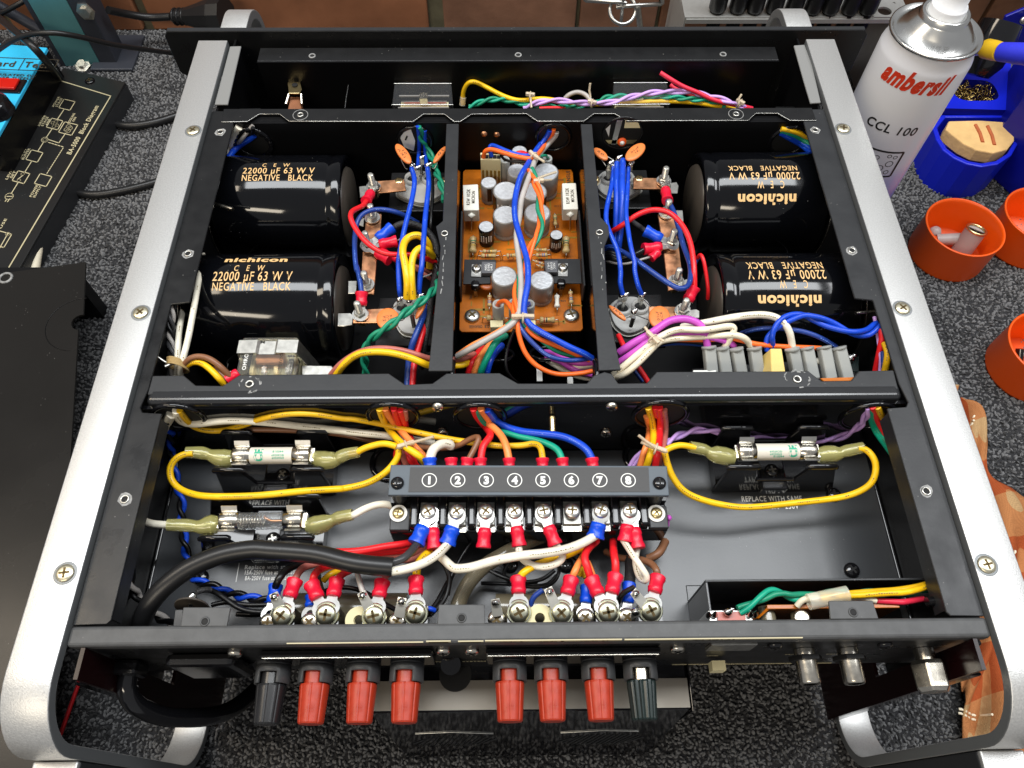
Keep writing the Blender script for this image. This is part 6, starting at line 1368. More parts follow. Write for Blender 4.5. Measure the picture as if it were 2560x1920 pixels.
W('Q', [(1920, 760, -30), (1940, 860, -30), (1960, 1000, -30), (1985, 1160, -30), (1975, 1300, -34)], 1.2, 'lilac'); W('Q', [(2000, 1100, -32), (2010, 1300, -34)], 1.3, 'navy')
# grey spade connectors and the small relay board
RB = plate('Q', [(120, 1390), (120, 1270), (1730, 1150), (1770, 1150), (1765, 1420)], -38, 1.2, 'satin_black', 'relay_board')
for (x0, y0, x1, y1) in ((285, 1050, 312, 1330), (412, 1060, 452, 1330), (553, 1068, 600, 1330), (733, 1060, 768, 1330), (1108, 1070, 1158, 1330), (1248, 1060, 1312, 1380), (1420, 1050, 1482, 1380), (1568, 1058, 1648, 1380)):
    a = at('Q', x0, y0 + 10, -14); b = at('Q', x1, y1, -24); u = (b - a); L = u.length; R3 = u.to_track_quat('Y', 'Z').to_matrix()
    o = MB().cbox((a + b) / 2, .0072, L, .0058, 'spade_grey', R=R3).build('spade_connector', AMP, bevel=.0011, segs=2)
    MB().lathe([(.0044, 0), (.0045, .0012), (.0040, .0014)], a - u.normalized() * .0006, u, 'spade_grey', 12).build('mouth', o)
P = [at('Q', *p, -14) for p in [(890, 1068), (1003, 1068), (1035, 1280), (905, 1290), (905, 1175)]]; o = MB().prism([at('Q', *p, -14) for p in [(860, 1110), (890, 1068), (1003, 1068), (1040, 1285), (905, 1295)]], (0, 0, -.009), 'ivory_amber').build('amber_plug', AMP, 'pale amber plug among the grey spade connectors', bevel=.0005) if 0 else None
mat('amber_plastic', '#D9BE72', 0.35, var=0.06, sss=0.1)
mb = MB(); a = [at('Q', *p, -13) for p in [(895, 1070), (1005, 1070), (1042, 1300), (905, 1305)]]; mb.prism(a, (-.0035, -.0005, -.009), 'amber_plastic'); mb.build('amber_plug', AMP, 'pale amber plug among the grey spade connectors', bevel=.0005)
plate('Q', [(1385, 1362), (1725, 1352), (1690, 1392), (1420, 1395)], -8, 1.4, 'pcb', 'board_edge'); plate('Q', [(130, 1283), (360, 1283), (358, 1310), (130, 1310)], -20, 1, 'print_white', 'white_strip')
o = plate('Q', [(1690, 1148), (1762, 1148), (1768, 1300), (1690, 1300)], -30, 1.2, 'post_green', 'small_board'); lug('Q', 1682, 1170, -28, o, .0028); lug('Q', 1520, 1200, -22, o, .0022)
MB().cyl(at('Q', 1335, 1195, -22), at('Q', 1400, 1200, -22), .002, 'cement').build('resistor', AMP)
# ------------------------------------------------------------------ lower left corner: relay, cream wires, tie
W('L', [(585, 150, -26), (565, 260, -18), (535, 430, -13), (480, 750, -10), (430, 1000, -10), (390, 1150, -11), (365, 1250, -14), (355, 1370, -24)], 1.9, 'white', 'outer cream wire by the left flange')
W('L', [(400, 560, -30), (385, 680, -24), (350, 870, -18), (335, 1060, -16), (330, 1200, -15), (325, 1370, -24)], 1.85, 'white', 'inner cream wire by the left flange')
twist('L', [(290, 600, -30), (265, 760, -26), (270, 950, -22), (275, 1120, -20), (285, 1250, -20), (270, 1370, -26)], 1.35, ['grey', 'black', 'dkgrey'], AMP, 2.6, 'grey or black strand by the left flange', sep=1.2)
mat('twine', '#A08758', 0.7, bump=0.4)
for i in range(5): MB().torus(at('L', 335, 1205 + i * 14, -15), (.25, 1, .1), .0062, .0006, 'twine', 22, 5).build('waxed_twine', AMP)
MB().tube(spline([at('L', 270, 1230, -14), at('L', 200, 1200, -12), at('L', 135, 1155, -10)], 4), .0009, 'tin', 6).build('twine_tail', AMP); MB().tube([at('L', 300, 1210, -12), at('L', 205, 1252, -10)], .0012, 'tin', 6).build('twine_tail', AMP)
W('L', [(380, 1290, -18), (405, 1220, -12), (470, 1165, -8), (560, 1150, -7), (660, 1180, -7), (760, 1255, -9), (850, 1345, -14)], 1.8, 'brown', 'brown wire arching left of the clear relay')
W('L', [(700, 1260, -13), (760, 1320, -13), (830, 1390, -15)], 1.5, 'brown')
W('L', [(400, 1250, -15), (480, 1205, -11), (570, 1215, -10), (660, 1280, -10), (740, 1365, -12), (805, 1440, -18)], 1.9, 'yellow', 'yellow wire arching left of the clear relay')
cr('L', (935, 1310), (820, 1385), 'red', -15, -16, .0030, ring=False)
P = [at('L', *p, -12) for p in [(995, 948), (1480, 948), (1540, 1180), (950, 1180)]]
x0, x1 = at('L', 945, 1100, -14).x, at('L', 1500, 1100, -14).x; y0, y1 = at('L', 1200, 1330, -14).y, at('L', 1200, 955, -14).y
RL = MB().box(x0, x1, y0, y1, -.060, -.014, 'clear').build('relay', AMP, 'clear plastic cased relay by the centre cross bar', bevel=.0015)
MB().box(x0 + .004, x1 - .004, y0 + .006, y1 - .004, -.058, -.030, 'ivory').build('coil_former', RL, bevel=.001)
for i in range(4): xx = x0 + .006 + i * (x1 - x0 - .012) / 3; MB().box(xx - .0012, xx + .0012, y0 + .004, y1 - .008, -.0295, -.026, 'nickel' if i % 2 else 'brass').build('contact_blade', RL)
MB().cyl(((x0 + x1) / 2 - .008, (y0 + y1) / 2 + .002, -.024), ((x0 + x1) / 2 + .008, (y0 + y1) / 2 + .002, -.024), .0042, 'copper', n=20).build('coil', RL)
mb = MB(); ym = at('L', 1200, 1065, -14).y; pts = [(x0 - .0015, -.020), (x0 - .001, -.0125), (x0 + .010, -.0122), (x0 + .0115, -.0138), (x1 - .0125, -.0138), (x1 - .011, -.0122), (x1 + .001, -.0125), (x1 + .0075, -.040)]
for i in range(len(pts) - 1):
    (a, za), (b, zb) = pts[i], pts[i + 1]; mb.add([(a, ym - .0045, za), (b, ym - .0045, zb), (b, ym + .0045, zb), (a, ym + .0045, za)], [(0, 1, 2, 3)], 'tin')
o = mb.build('retaining_clip', RL); so = o.modifiers.new('thick', 'SOLIDIFY'); so.thickness = .0006
text('OMRON', Vector((x0 + .0045, (y0 + y1) / 2 - .003, -.0138)), (0, 1, 0), (-1, 0, 0), .0022, 'print_white', RL, w=.014); text('MY4', Vector((x0 + .010, y1 - .004, -.0138)), (-1, 0, 0), (0, -1, 0), .0022, 'print_dark', RL, w=.008); text('24VDC', Vector((x1 - .008, y0 + .010, -.0138)), (0, 1, 0), (-1, 0, 0), .0016, 'print_dark', RL, w=.008)
plate('L', [(800, 1292), (940, 1292), (940, 1345), (800, 1345)], -30, 1.2, 'tin', 'relay_bracket'); plate('L', [(1560, 1238), (1850, 1242), (1885, 1290), (1870, 1335), (1560, 1335)], -26, 1.2, 'tin', 'relay_bracket')
# upper corners
twist('F', [(1000, 60, -70), (960, 130, -54), (860, 190, -38), (780, 270, -28), (730, 400, -24), (700, 520, -22)], 1.5, ['grey', 'black'], AMP, 2, 'grey or black strand in the upper left corner')
W('F', [(1010, 150, -62), (960, 190, -50), (880, 240, -36), (800, 310, -26), (745, 400, -20), (715, 500, -18)], 2.2, 'blue', 'blue wire in the upper left corner'); W('F', [(860, 70, -60), (820, 130, -45), (790, 200, -36), (760, 290, -30)], 2.6, 'white')
for i, (c_, dy) in enumerate((('amber', -40), ('green', 0), ('blue', 30), ('blue', 55))): W('D', [(1080, 1130 + dy * .4, -70), (1170, 1160 + dy * .8, -46), (1260, 1200 + dy, -30), (1340, 1260 + dy * 1.2, -22)], 1.9, c_, 'wire in the upper right corner')
YMAX = .1180
# ================================================================== REAR COMPARTMENT
for r, x, y, R_ in (('R', 560, 310, .0135), ('S', 612, 300, .0140), ('S', 1430, 305, .0142), ('T', 1700, 285, .0150), ('U', 1890, 290, .0150)):
    c = aty(r, x, y, .1188); MB().torus(c, (0, 1, 0), R_, .0016, 'gloss_black', 40, 8).build('grommet', AMP)
    MB().lathe([(R_ - .0012, 0), (.0001, .0001)], c + Vector((0, .0001, 0)), (0, -1, 0), 'hole', 32).build('opening', AMP)
for r, x, y in (('S', 1035, 210), ('S', 1080, 455), ('T', 1240, 205), ('T', 1185, 455)): screw(aty(r, x, y, .1189), AMP, 'nickel', R=.0034, H=.0024, ax=(0, -1, .1), slot='hole')
p = aty('T', 680, 300, .1189); mb = MB(); prof = [(.0016, 0)] + [q for i in range(7) for q in ((.0021, .002 + i * .0012), (.0016, .0026 + i * .0012))] + [(.0001, .0106)]; mb.lathe(prof, p, (0, -1, -.15), 'brass', 14); mb.build('threaded_stud', AMP)
for r, x, y, R_ in (('S', 585, 745, .0110), ('T', 1520, 690, .0100)): MB().torus(at(r, x, y, -64.6), (0, 0, 1), R_, .0018, 'gloss_black', 32, 8).build('floor_grommet', AMP); MB().lathe([(R_ - .001, 0), (.0001, .0001)], at(r, x, y, -65.3), (0, 0, 1), 'hole', 24).build('floor_hole', AMP)
for r, x, y in (('U', 1582, 990), ('Z', 1728, 170), ('V', 1195, 565), ('Y', 565, 412), ('Y', 1065, 410), ('Y', 1180, 310)): screw(at(r, x, y, -65.2), AMP, 'bakelite' if r != 'V' else 'gloss_black', R=.0044, H=.0026, slot='hole')
def ftext(s, r, x, y, w_, h): text(s, at(r, x, y, -65.3), (1, 0, 0), (0, 1, 0), h, 'print_white', AMP, name='floor_print', w=w_, bold=.015)
def wpx(r, x0, x1, y, z=-65.3): return (at(r, x1, y, z) - at(r, x0, y, z)).length
ftext('REPLACE WITH SAME', 'U', 1033, 1022, wpx('U', 765, 1303, 1020), .0024 * 1.4); ftext('TYPE  15A - 250V', 'U', 1050, 1090, wpx('U', 830, 1275, 1080), .0034)
ftext('REPLACE WITH SAME', 'R', 1480, 1120, wpx('R', 1215, 1745, 1120), .0034); ftext('TYPE 15A FUSE', 'R', 1460, 1180, wpx('R', 1270, 1660, 1175), .0028)
for i, (s, x1) in enumerate((('Replace with same type', 2240), ('15A-250V fuse at 100/120V', 2150), ('8A-250V fuse at 220/240V', 2110))):
    y = (462, 516, 572)[i]; ftext(s, 'V', (1630 + x1) / 2, y, wpx('V', 1630, x1, y), .0024)
p0, p1 = at('V', 1572, 425, -65.3), at('V', 1548, 612, -65.3); MB().box(p0.x - .0002, p0.x + .0002, p1.y, p0.y, -.0654, -.0653, 'print_white').build('print_line', AMP)
# ---- fuse holders
def fuse_holder(r, back, front, base, fz, fuse, kind, label):
    zt = -30
    g = lambda x, y, z=zt: at(r, x, y, z)
    Yb = g(back[0][0], back[0][2]).y; Yf = g(front[0][0], front[0][2]).y
    root = MB()
    xf = [g(x, front[0][2]).x for x in (front[0][0], front[0][1], front[1][0], front[1][1])]; xb = [g(x, back[0][2]).x for x in (back[0][0], back[0][1], back[1][0], back[1][1])]
    X0, X1 = at(r, base[0], base[2], -64).x, at(r, base[1], base[2], -64).x
    for xs, Y, d in ((xf, Yf, -.0024), (xb, Yb, .0024)):
        d0 = (xs[1] + xs[2]) / 2; poly = [(X0, -.0648), (X0 + .001, -.058), (xs[0], -.030), (xs[1], -.030), (xs[1] + .004, -.0465), (xs[2] - .004, -.0465), (xs[2], -.030), (xs[3], -.030), (X1 - .001, -.058), (X1, -.0648)]
        root.prism([(x, Y, z) for x, z in poly], (0, d, 0), 'bakelite')
    o = root.build('fuse_holder', AMP, label, bevel=.0009, segs=3)
    for xs, Y in ((xf, Yf - .0008), (xb, Yb + .0008)):
        for k in (0, 2): MB().tube([Vector((xs[k] - .0006, Y, -.0310)), Vector((xs[k], Y, -.0296)), Vector((xs[k + 1], Y, -.0296)), Vector((xs[k + 1] + .0006, Y, -.0310))], .0017, 'bakelite', 10).build('wing_rim', o)
    MB().box(X0 + .001, X1 - .001, Yf + .0001, Yb - .0001, -.0648, -.0560, 'bakelite').build('base', o)
    MB().box((xf[1] + xf[2]) / 2 - .0075, (xf[1] + xf[2]) / 2 + .0075, Yf - .0070, Yb, -.0560, -.0480, 'bakelite').build('center_block', o, bevel=.0010)
    a, b = g(*fuse[0], fz), g(*fuse[1], fz); cen = (a + b) / 2; b = Vector((b.x, a.y, a.z)); L = b.x - a.x; Rf = .0051
    screw(Vector((cen.x + .002, cen.y - .004, -.0478)), o, 'bakelite', R=.004, H=.002, slot='tin')
    F = MB().lathe([(.0001, 0), (Rf - .0006, 0), (Rf, .0008), (Rf, L * .225), (Rf - .0004, L * .23)], a, (1, 0, 0), 'nickel', 32).build('fuse', o, 'ceramic fuse with green print' if kind == 'c' else 'clear glass fuse with a coiled element')
    MB().lathe([(Rf - .0004, L * .77), (Rf, L * .775), (Rf, L - .0008), (Rf - .0006, L), (.0001, L)], a, (1, 0, 0), 'nickel', 32).build('end_cap', F)
    for t in (.12, .17, .85, .9): MB().torus(a + Vector((L * t, 0, 0)), (1, 0, 0), Rf, .00018, 'tin', 30, 4).build('crimp_ring', F)
    if kind == 'c':
        MB().lathe([(Rf - .0003, L * .22), (Rf - .0003, L * .78)], a, (1, 0, 0), 'fuse_body', 32, True, False, False).build('ceramic_body', F)
        def cyl(x0, th0, sg=1, vert=False):
            RR = Rf - .0002
            return lambda u, v: Vector((a.x + x0 + (sg * u if not vert else -sg * v), a.y + RR * math.sin(th0 + (sg * v if not vert else sg * u) / RR), a.z + RR * math.cos(th0 + (sg * v if not vert else sg * u) / RR)))
        s = -1
        text('CE', None, None, None, .0046, 'fuse_green', F, bold=.05, w=.0075, fn=cyl(L * (.35 if r == 'R' else .68), -.35, 1, True)); text('440018', None, None, None, .0013, 'fuse_green', F, w=.0062, fn=cyl(L * (.60 if r == 'R' else .50), .05 if r == 'R' else -1.0, -1))
        text('EN60269\nIEC60269', None, None, None, .0011, 'fuse_green', F, w=.0070, fn=cyl(L * (.60 if r == 'R' else .46), -.55, -1))
    else:
        MB().lathe([(Rf - .0004, L * .2), (Rf - .0004, L * .8)], a, (1, 0, 0), 'clear', 32, True, False, False).build('glass_tube', F)
        pts = []; 
        for i in range(90): t = i / 89; pts.append(a + Vector((L * (.22 + .30 * t), .0024 * math.cos(t * 56), .0024 * math.sin(t * 56))))
        MB().tube(pts, .00035, 'nickel', 5).build('spring', F); MB().tube([pts[-1], a + Vector((L * .62, 0, 0)), a + Vector((L * .8, 0, 0))], .0006, 'copper', 6).build('element', F)
    for x0, s in ((a.x + .001, 1), (b.x - .0085, -1)):
        mb = MB(); w_ = .0085; prof = []
        Rc = Rf + .0003; prof = [(-Rc - .0018, .0042), (-Rc - .0002, .0026), (-Rc, 0), (-Rc * .7, -Rc * .72), (0, -Rc), (Rc * .7, -Rc * .72), (Rc, 0), (Rc * .78, Rc * .62), (Rc * .9, Rc * .85), (Rc + .0012, Rc * 1.15)]
        vs = []; 
        for yy, zz in prof: vs += [(x0, a.y + yy, a.z + zz), (x0 + w_, a.y + yy, a.z + zz)]
        mb.add(vs, [(2 * i, 2 * i + 1, 2 * i + 3, 2 * i + 2) for i in range(len(prof) - 1)], 'steel'); c = mb.build('spring_clip', o); so = c.modifiers.new('thick', 'SOLIDIFY'); so.thickness = .0005; so.offset = 0
        MB().box(x0 - .002 if s > 0 else x0 + w_, x0 if s > 0 else x0 + w_ + .002, a.y - .004, a.y + .004, a.z - .003, a.z + .001, 'nickel').build('clip_tongue', o)
    return a, b
fuse_holder('U', [(605, 850, 405), (1300, 1525, 405)], [(655, 905, 730), (1372, 1600, 730)], (492, 1562, 950), -30, [(722, 608), (1420, 600)], 'c', 'right fuse holder carrying a white fuse')
fuse_holder('R', [(975, 1210, 470), (1690, 1935, 475)], [(900, 1150, 800), (1640, 1890, 808)], (985, 2040, 1040), -30, [(1072, 678), (1800, 680)], 'c', 'upper left fuse holder carrying a white fuse')
fuse_holder('R', [(850, 1095, 1075), (1590, 1862, 1070)], [(765, 1010, 1440), (1540, 1800, 1440)], (800, 1950, 1600), -30, [(948, 1295), (1725, 1300)], 'g', 'lower left fuse holder carrying a glass fuse')
def olive(r, pts, rs):
    P = spline([at(*(p if isinstance(p[0], str) else (r, *p))) for p in pts], 6); n = len(P); k = len(rs) - 1; R_ = []
    for i in range(n):
        t = i / (n - 1) * k; j = min(int(t), k - 1); R_.append((rs[j] * (1 - (t - j)) + rs[j + 1] * (t - j)) * .001)
    o = MB().tube(P, R_, 'olive_sleeve', 14, False).build('olive_sleeve', AMP); MB().tube(P[2:-2], [q * .45 for q in R_[2:-2]], 'tin', 8).build('inner_terminal', o)
olive('U', [(690, 660, -33), (600, 640, -32), (500, 620, -31), (440, 590, -30), (380, 575, -29), (300, 560, -28)], [4.6, 5.2, 5.0, 3.0, 3.4, 3.4, 3.2])
olive('U', [(1440, 640, -33), (1530, 625, -32), (1620, 620, -31), (1690, 600, -30), (1760, 585, -29), (1850, 565, -28)], [4.4, 5.0, 4.8, 3.2, 3.6, 3.4, 3.2])
olive('R', [(1050, 700, -33), (960, 700, -32), (880, 680, -31), (800, 655, -30), (720, 645, -29), (620, 645, -28)], [4.6, 5.4, 4.6, 3.2, 3.8, 3.4, 3.2])
olive('R', [(1840, 700, -33), (1940, 720, -32), (2030, 710, -31), ('S', 110, 690, -30), ('S', 180, 660, -29), ('S', 290, 640, -28)], [4.4, 5.4, 4.8, 3.4, 3.8, 3.4, 3.2])
olive('R', [(925, 1325, -33), (850, 1330, -32), (760, 1345, -31), (660, 1335, -30), (560, 1330, -29), (445, 1328, -28)], [4.6, 5.6, 4.6, 3.2, 3.6, 3.4, 3.2])
olive('R', [(1770, 1340, -33), (1860, 1330, -32), (1960, 1300, -31), (2040, 1270, -30), ('S', 110, 1255, -29), ('S', 232, 1230, -28)], [4.4, 5.4, 4.8, 3.2, 3.6, 3.4, 3.2])
W = lambda r, pts, rad, col, label=None, **k: wire(r, pts, rad, col, AMP, label, **k)
W('U', [(60, 650, -26), (90, 590, -24), (150, 560, -24), (230, 545, -25), (350, 568, -27)], 1.85, 'yellow')
W('U', [(1800, 575, -27), (1870, 585, -27), (1935, 650, -27), (1962, 745, -29), (1935, 860, -32), (1850, 940, -36), (1700, 1000, -40), (1500, 1033, -42), (1200, 1065, -43), (900, 1096, -42), (700, 1095, -41), (450, 1045, -38), (260, 965, -34), (155, 840, -30), (105, 720, -26), (75, 610, -22)], 1.9, 'yellow', 'yellow wire hanging in a long loop below the right fuse')
W('R', [(690, 655, -27), (610, 662, -27), (520, 710, -27), (472, 800, -29), (485, 900, -31), (560, 985, -32), (700, 1042, -30), (900, 1062, -27), (1300, 1052, -26), (1700, 1012, -27), (2050, 990, -30), ('S', 150, 985, -32), ('S', 350, 942, -32), ('S', 500, 865, -30), ('S', 600, 775, -28), ('S', 660, 680, -25), ('S', 665, 610, -23)], 1.9, 'yellow', 'yellow wire looping between the two left fuses')
W('S', [(200, 660, -28), (270, 645, -27), (350, 603, -25), (480, 567, -23), (560, 565, -22), (650, 590, -21)], 1.9, 'yellow')
W('R', [(120, 1215, -38), (170, 1260, -33), (240, 1298, -30), (330, 1320, -29), (480, 1330, -28)], 2.1, 'white'); W('S', [(170, 1250, -28), (240, 1235, -29), (330, 1185, -30), (450, 1140, -31), (560, 1135, -32), (640, 1172, -36)], 2.1, 'white')
W('R', [(530, 250, -55), (545, 310, -44), (590, 355, -38), (700, 378, -35), (900, 352, -32), (1100, 343, -31), (1400, 362, -30), (1800, 408, -29), (2100, 440, -30), ('S', 200, 450, -31), ('S', 500, 482, -33), ('S', 800, 525, -36), ('S', 1000, 560, -40)], 2.3, 'white', 'thick cream wire along the centre bulkhead')
W('R', [(560, 250, -56), (620, 330, -44), (700, 405, -38), (820, 437, -35), (960, 438, -33), (1150, 392, -29), (1350, 322, -26), (1600, 280, -24), (1850, 285, -24), (2100, 325, -25), ('S', 250, 330, -26), ('S', 600, 398, -27), ('S', 900, 470, -27), ('S', 1200, 530, -26), ('S', 1500, 570, -25), ('T', 200, 584, -24), ('T', 400, 580, -22), ('T', 500, 562, -20), ('T', 570, 595, -18), ('T', 592, 720, -18)], 1.8, 'amber', 'long yellow wire printed in black running to terminal five')
W('R', [(950, 440, -42), (1200, 430, -42), (1600, 435, -42), (2100, 475, -42), ('S', 400, 535, -40), ('S', 850, 592, -36), ('S', 1020, 608, -32), ('S', 1200, 590, -28), ('S', 1340, 520, -22), ('S', 1415, 500, -18), ('S', 1400, 570, -18), ('S', 1325, 710, -19)], 1.7, 'brown', 'brown wire bending sharply into terminal two')
W('S', [(1150, 590, -24), (1150, 570, -22), (1080, 562, -19), (1010, 600, -17), (978, 650, -17), (962, 715, -19)], 2.7, 'white', 'short cream wire bending into terminal one')
W('S', [(1370, 230, -60), (1400, 300, -44), (1480, 400, -30), (1532, 470, -21), (1510, 520, -19), (1460, 590, -18), (1440, 715, -19)], 2.1, 'red', 'red wire kinked above terminal three')
W('S', [(1440, 230, -60), (1480, 290, -44), (1570, 410, -30), ('T', 80, 370, -24), ('T', 190, 470, -20), ('T', 245, 580, -18), ('T', 275, 720, -19)], 2.1, 'peach', 'orange wire running to terminal four')
W('S', [(1400, 240, -60), (1425, 310, -46), (1490, 375, -38), ('T', 100, 410, -32), ('T', 200, 445, -28), ('T', 350, 490, -25), ('T', 550, 535, -22), ('T', 680, 585, -20), ('T', 745, 640, -19), ('T', 775, 720, -19)], 1.9, 'mint', 'green wire running to terminal six')
W('S', [(1500, 240, -60), (1560, 310, -46), ('T', 140, 335, -32), ('T', 250, 405, -26), ('T', 400, 450, -23), ('T', 600, 470, -21), ('T', 780, 495, -20), ('T', 920, 555, -19), ('T', 1010, 625, -18), ('T', 1055, 710, -19)], 2.2, 'blue', 'blue wire running to terminal seven')
W('S', [(485, 230, -58), (510, 310, -42), (570, 420, -32), (660, 530, -24), (750, 605, -20), (860, 680, -21), (930, 760, -28)], 2.1, 'yellow', 'yellow wire of the tied bundle left of terminal one')
W('S', [(540, 230, -60), (575, 300, -44), (650, 400, -33), (740, 500, -26), (820, 595, -24), (915, 690, -26), (960, 770, -32)], 2.0, 'peach', 'orange wire of the tied bundle left of terminal one')
W('S', [(620, 230, -62), (650, 330, -48), (715, 470, -36), (770, 600, -34), (820, 760, -40)], 2.0, 'red'); W('S', [(680, 240, -60), (720, 350, -46), (755, 440, -36), (780, 530, -30)], 2.1, 'red'); W('S', [(620, 560, -30), (690, 650, -32), (740, 760, -38)], 2.0, 'rose'); W('S', [(650, 620, -36), (640, 680, -40), (670, 760, -46)], 1.7, 'red'); W('S', [(720, 640, -34), (780, 720, -36), (850, 790, -42)], 2.0, 'red'); W('S', [(730, 240, -62), (735, 330, -50)], 1.6, 'rose')
tie('S', 735, 570, -19, 1, -.3, [(640, 605, -22), (735, 570, -18), (860, 535, -14), (995, 497, -10)], w_=.0046)
for c_, p_, rr, lb in (('yellow', [(1585, 220, -60), (1615, 320, -42), (1635, 440, -30), (1630, 560, -22), (1600, 680, -22), (1560, 800, -30)], 2.0, 'yellow wire of the tied bundle right of terminal eight'), ('peach', [(1570, 300, -56), (1598, 430, -38), (1575, 560, -26), (1540, 660, -26), (1500, 800, -32)], 1.9, 'orange wire of the tied bundle right of terminal eight'),
                       ('red', [(1690, 220, -60), (1700, 330, -42), (1695, 450, -29), (1685, 580, -21), (1665, 680, -22), (1645, 800, -30)], 2.1, 'red wire of the tied bundle right of terminal eight'), ('rose', [(1735, 240, -60), (1748, 350, -44), (1745, 470, -32), (1725, 590, -25), (1700, 700, -26), (1690, 800, -34)], 1.9, 'brown pink wire of the tied bundle right of terminal eight'), ('red', [(1650, 220, -62), (1665, 300, -52)], 1.8, None)): W('T', p_, rr, c_, lb)
W('T', [(1405, 790, -44), (1460, 700, -40), (1530, 640, -36)], 1.4, 'lilac'); W('T', [(1430, 800, -44), (1490, 710, -40), (1540, 665, -36)], 1.4, 'lilac')
tie('T', 1660, 600, -15, 1, .35, [(1495, 485, -10), (1570, 545, -13), (1660, 600, -14), (1760, 640, -18)], w_=.0055); MB().tube([at('T', 1518, 545, -14), at('T', 1600, 585, -15)], .0011, 'tie', 5).build('tie_tail', AMP)
twist('U', [(80, 530, -30), (160, 480, -32), (260, 440, -36), (400, 408, -40), (600, 432, -46), (900, 480, -50), (1200, 502, -50), (1520, 498, -44), (1700, 452, -42), (1830, 355, -46), (1905, 210, -58)], 1.25, ['lilac', 'lilac'], AMP, 5.2, 'lilac strand behind the right fuse')
W('U', [(1915, 230, -56), (1920, 330, -44), (1960, 430, -36), (2060, 565, -28), (2150, 690, -24), (2260, 860, -28)], 1.6, 'mint'); W('U', [(1925, 240, -56), (1950, 360, -42), (2010, 470, -34), (2110, 600, -26), (2230, 780, -26)], 1.6, 'mint')
W('U', [(1930, 200, -56), (1965, 300, -42), (2050, 450, -32), (2130, 570, -25), (2230, 720, -24)], 1.9, 'red', 'red wire slanting under the right flange'); W('U', [(1975, 200, -54), (2010, 280, -40), (2075, 390, -30), (2150, 530, -24), (2220, 640, -24)], 2.0, 'amber', 'yellow wire with black print slanting under the right flange')
twist('R', [(455, 370, -56), (480, 470, -52), (480, 640, -52), (520, 800, -52), (530, 930, -52), (580, 1080, -52), (580, 1250, -54), (600, 1400, -56), (610, 1520, -56), (640, 1640, -56), ('V', 1110, 540, -56), ('V', 1180, 610, -52), ('V', 1300, 650, -48), ('V', 1450, 715, -44), ('V', 1650, 765, -40), ('V', 1880, 800, -36)], 1.45, ['blue', 'black'], AMP, 9, 'blue or black strand twisted down the left side')
twist('R', [(450, 330, -50), (415, 440, -42), (380, 560, -38), (330, 740, -36), (275, 920, -36), (230, 1060, -36), (185, 1200, -38), ('V', 500, 60, -38), ('V', 485, 250, -40), ('V', 500, 420, -44), ('V', 500, 600, -48), ('V', 570, 760, -50), ('V', 680, 890, -50), ('V', 800, 970, -46), ('V', 930, 1050, -40)], 1.5, ['grey', 'black'], AMP, 6, 'grey or black strand along the left flange')
W('R', [(490, 280, -48), (440, 360, -34), (385, 460, -26), (330, 560, -24)], 3.0, 'white')
# ---- terminal block
a, b = at('S', 575, 1385, -27), at('T', 1781, 1370, -27); yb = at('S', 700, 1075, -27).y; yf = (a.y + b.y) / 2
TB = MB().box(a.x, b.x, yf, yb, -.0470, -.0290, 'bakelite').build('terminal_block', AMP, 'black eight way terminal block with numbered cover', bevel=.0008)
for x0, x1 in ((a.x, at('S', 770, 1300, -26).x), (at('T', 1595, 1300, -26).x, b.x)): MB().box(x0 + .0002, x1, yf + .0003, yb - .006, -.0289, -.0262, 'satin_black').build('end_step', TB, bevel=.0006)
MB().box(a.x, b.x, yb - .0035, yb + .012, -.0470, -.0250, 'bakelite').build('rear_wall', TB)
cov = [at('S', 590, 760, -12), at('T', 1763, 770, -12), at('T', 1785, 1052, -12), at('S', 563, 1048, -12)]
CV = MB().prism(cov, (0, 0, -.0026), 'cover_plastic').build('cover', TB, bevel=.0005)
LB = MB().prism([at('S', 775, 785, -11.7), at('T', 1588, 785, -11.7), at('T', 1600, 1017, -11.7), at('S', 757, 1017, -11.7)], (0, 0, -.00028), 'label_black').build('label_strip', TB)
for i, (r, x) in enumerate((('S', 955), ('S', 1223), ('S', 1492), ('T', 327), ('T', 593), ('T', 861), ('T', 1130), ('T', 1397))):
    c = at(r, x, 906, -11.6); MB().lathe([(.00405, 0), (.00355, 0)], c, (0, 0, 1), 'print_white', 40, False, False, False).build('number_ring', TB)
    text(str(i + 1), c, (1, 0, 0), (0, 1, 0), .0042, 'print_white', TB, name='number', bold=.055)
for r, x, y in (('S', 655, 937), ('T', 1690, 937)): screw(at(r, x, y, -12), TB, 'bakelite', R=.0035, H=.0024, slot='hole')
for r, x in (('S', 668, ), ('T', 1665,)): p = at(r, x, 1090, -22); MB().cyl((p.x, p.y + .003, -.030), (p.x, p.y + .003, -.0148), .0042, 'satin_black', n=24).build('standoff', TB)
ys0 = at('S', 900, 1120, -25).y; ys1 = at('S', 900, 1325, -25).y
SX = [('S', 948), ('S', 1216), ('S', 1488), ('T', 325), ('T', 600), ('T', 868), ('T', 1140), ('T', 1410)]
xs = [at(r, x, 1220, -25).x for r, x in SX]; dx = (xs[-1] - xs[0]) / 7
for i in range(9):
    xm = xs[0] + dx * (i - .5); mb = MB(); mb.box(xm - .0023, xm + .0023, yf + .001, yb + .002, -.029, -.0225, 'bakelite'); mb.build('barrier', TB, bevel=.0014, segs=3)
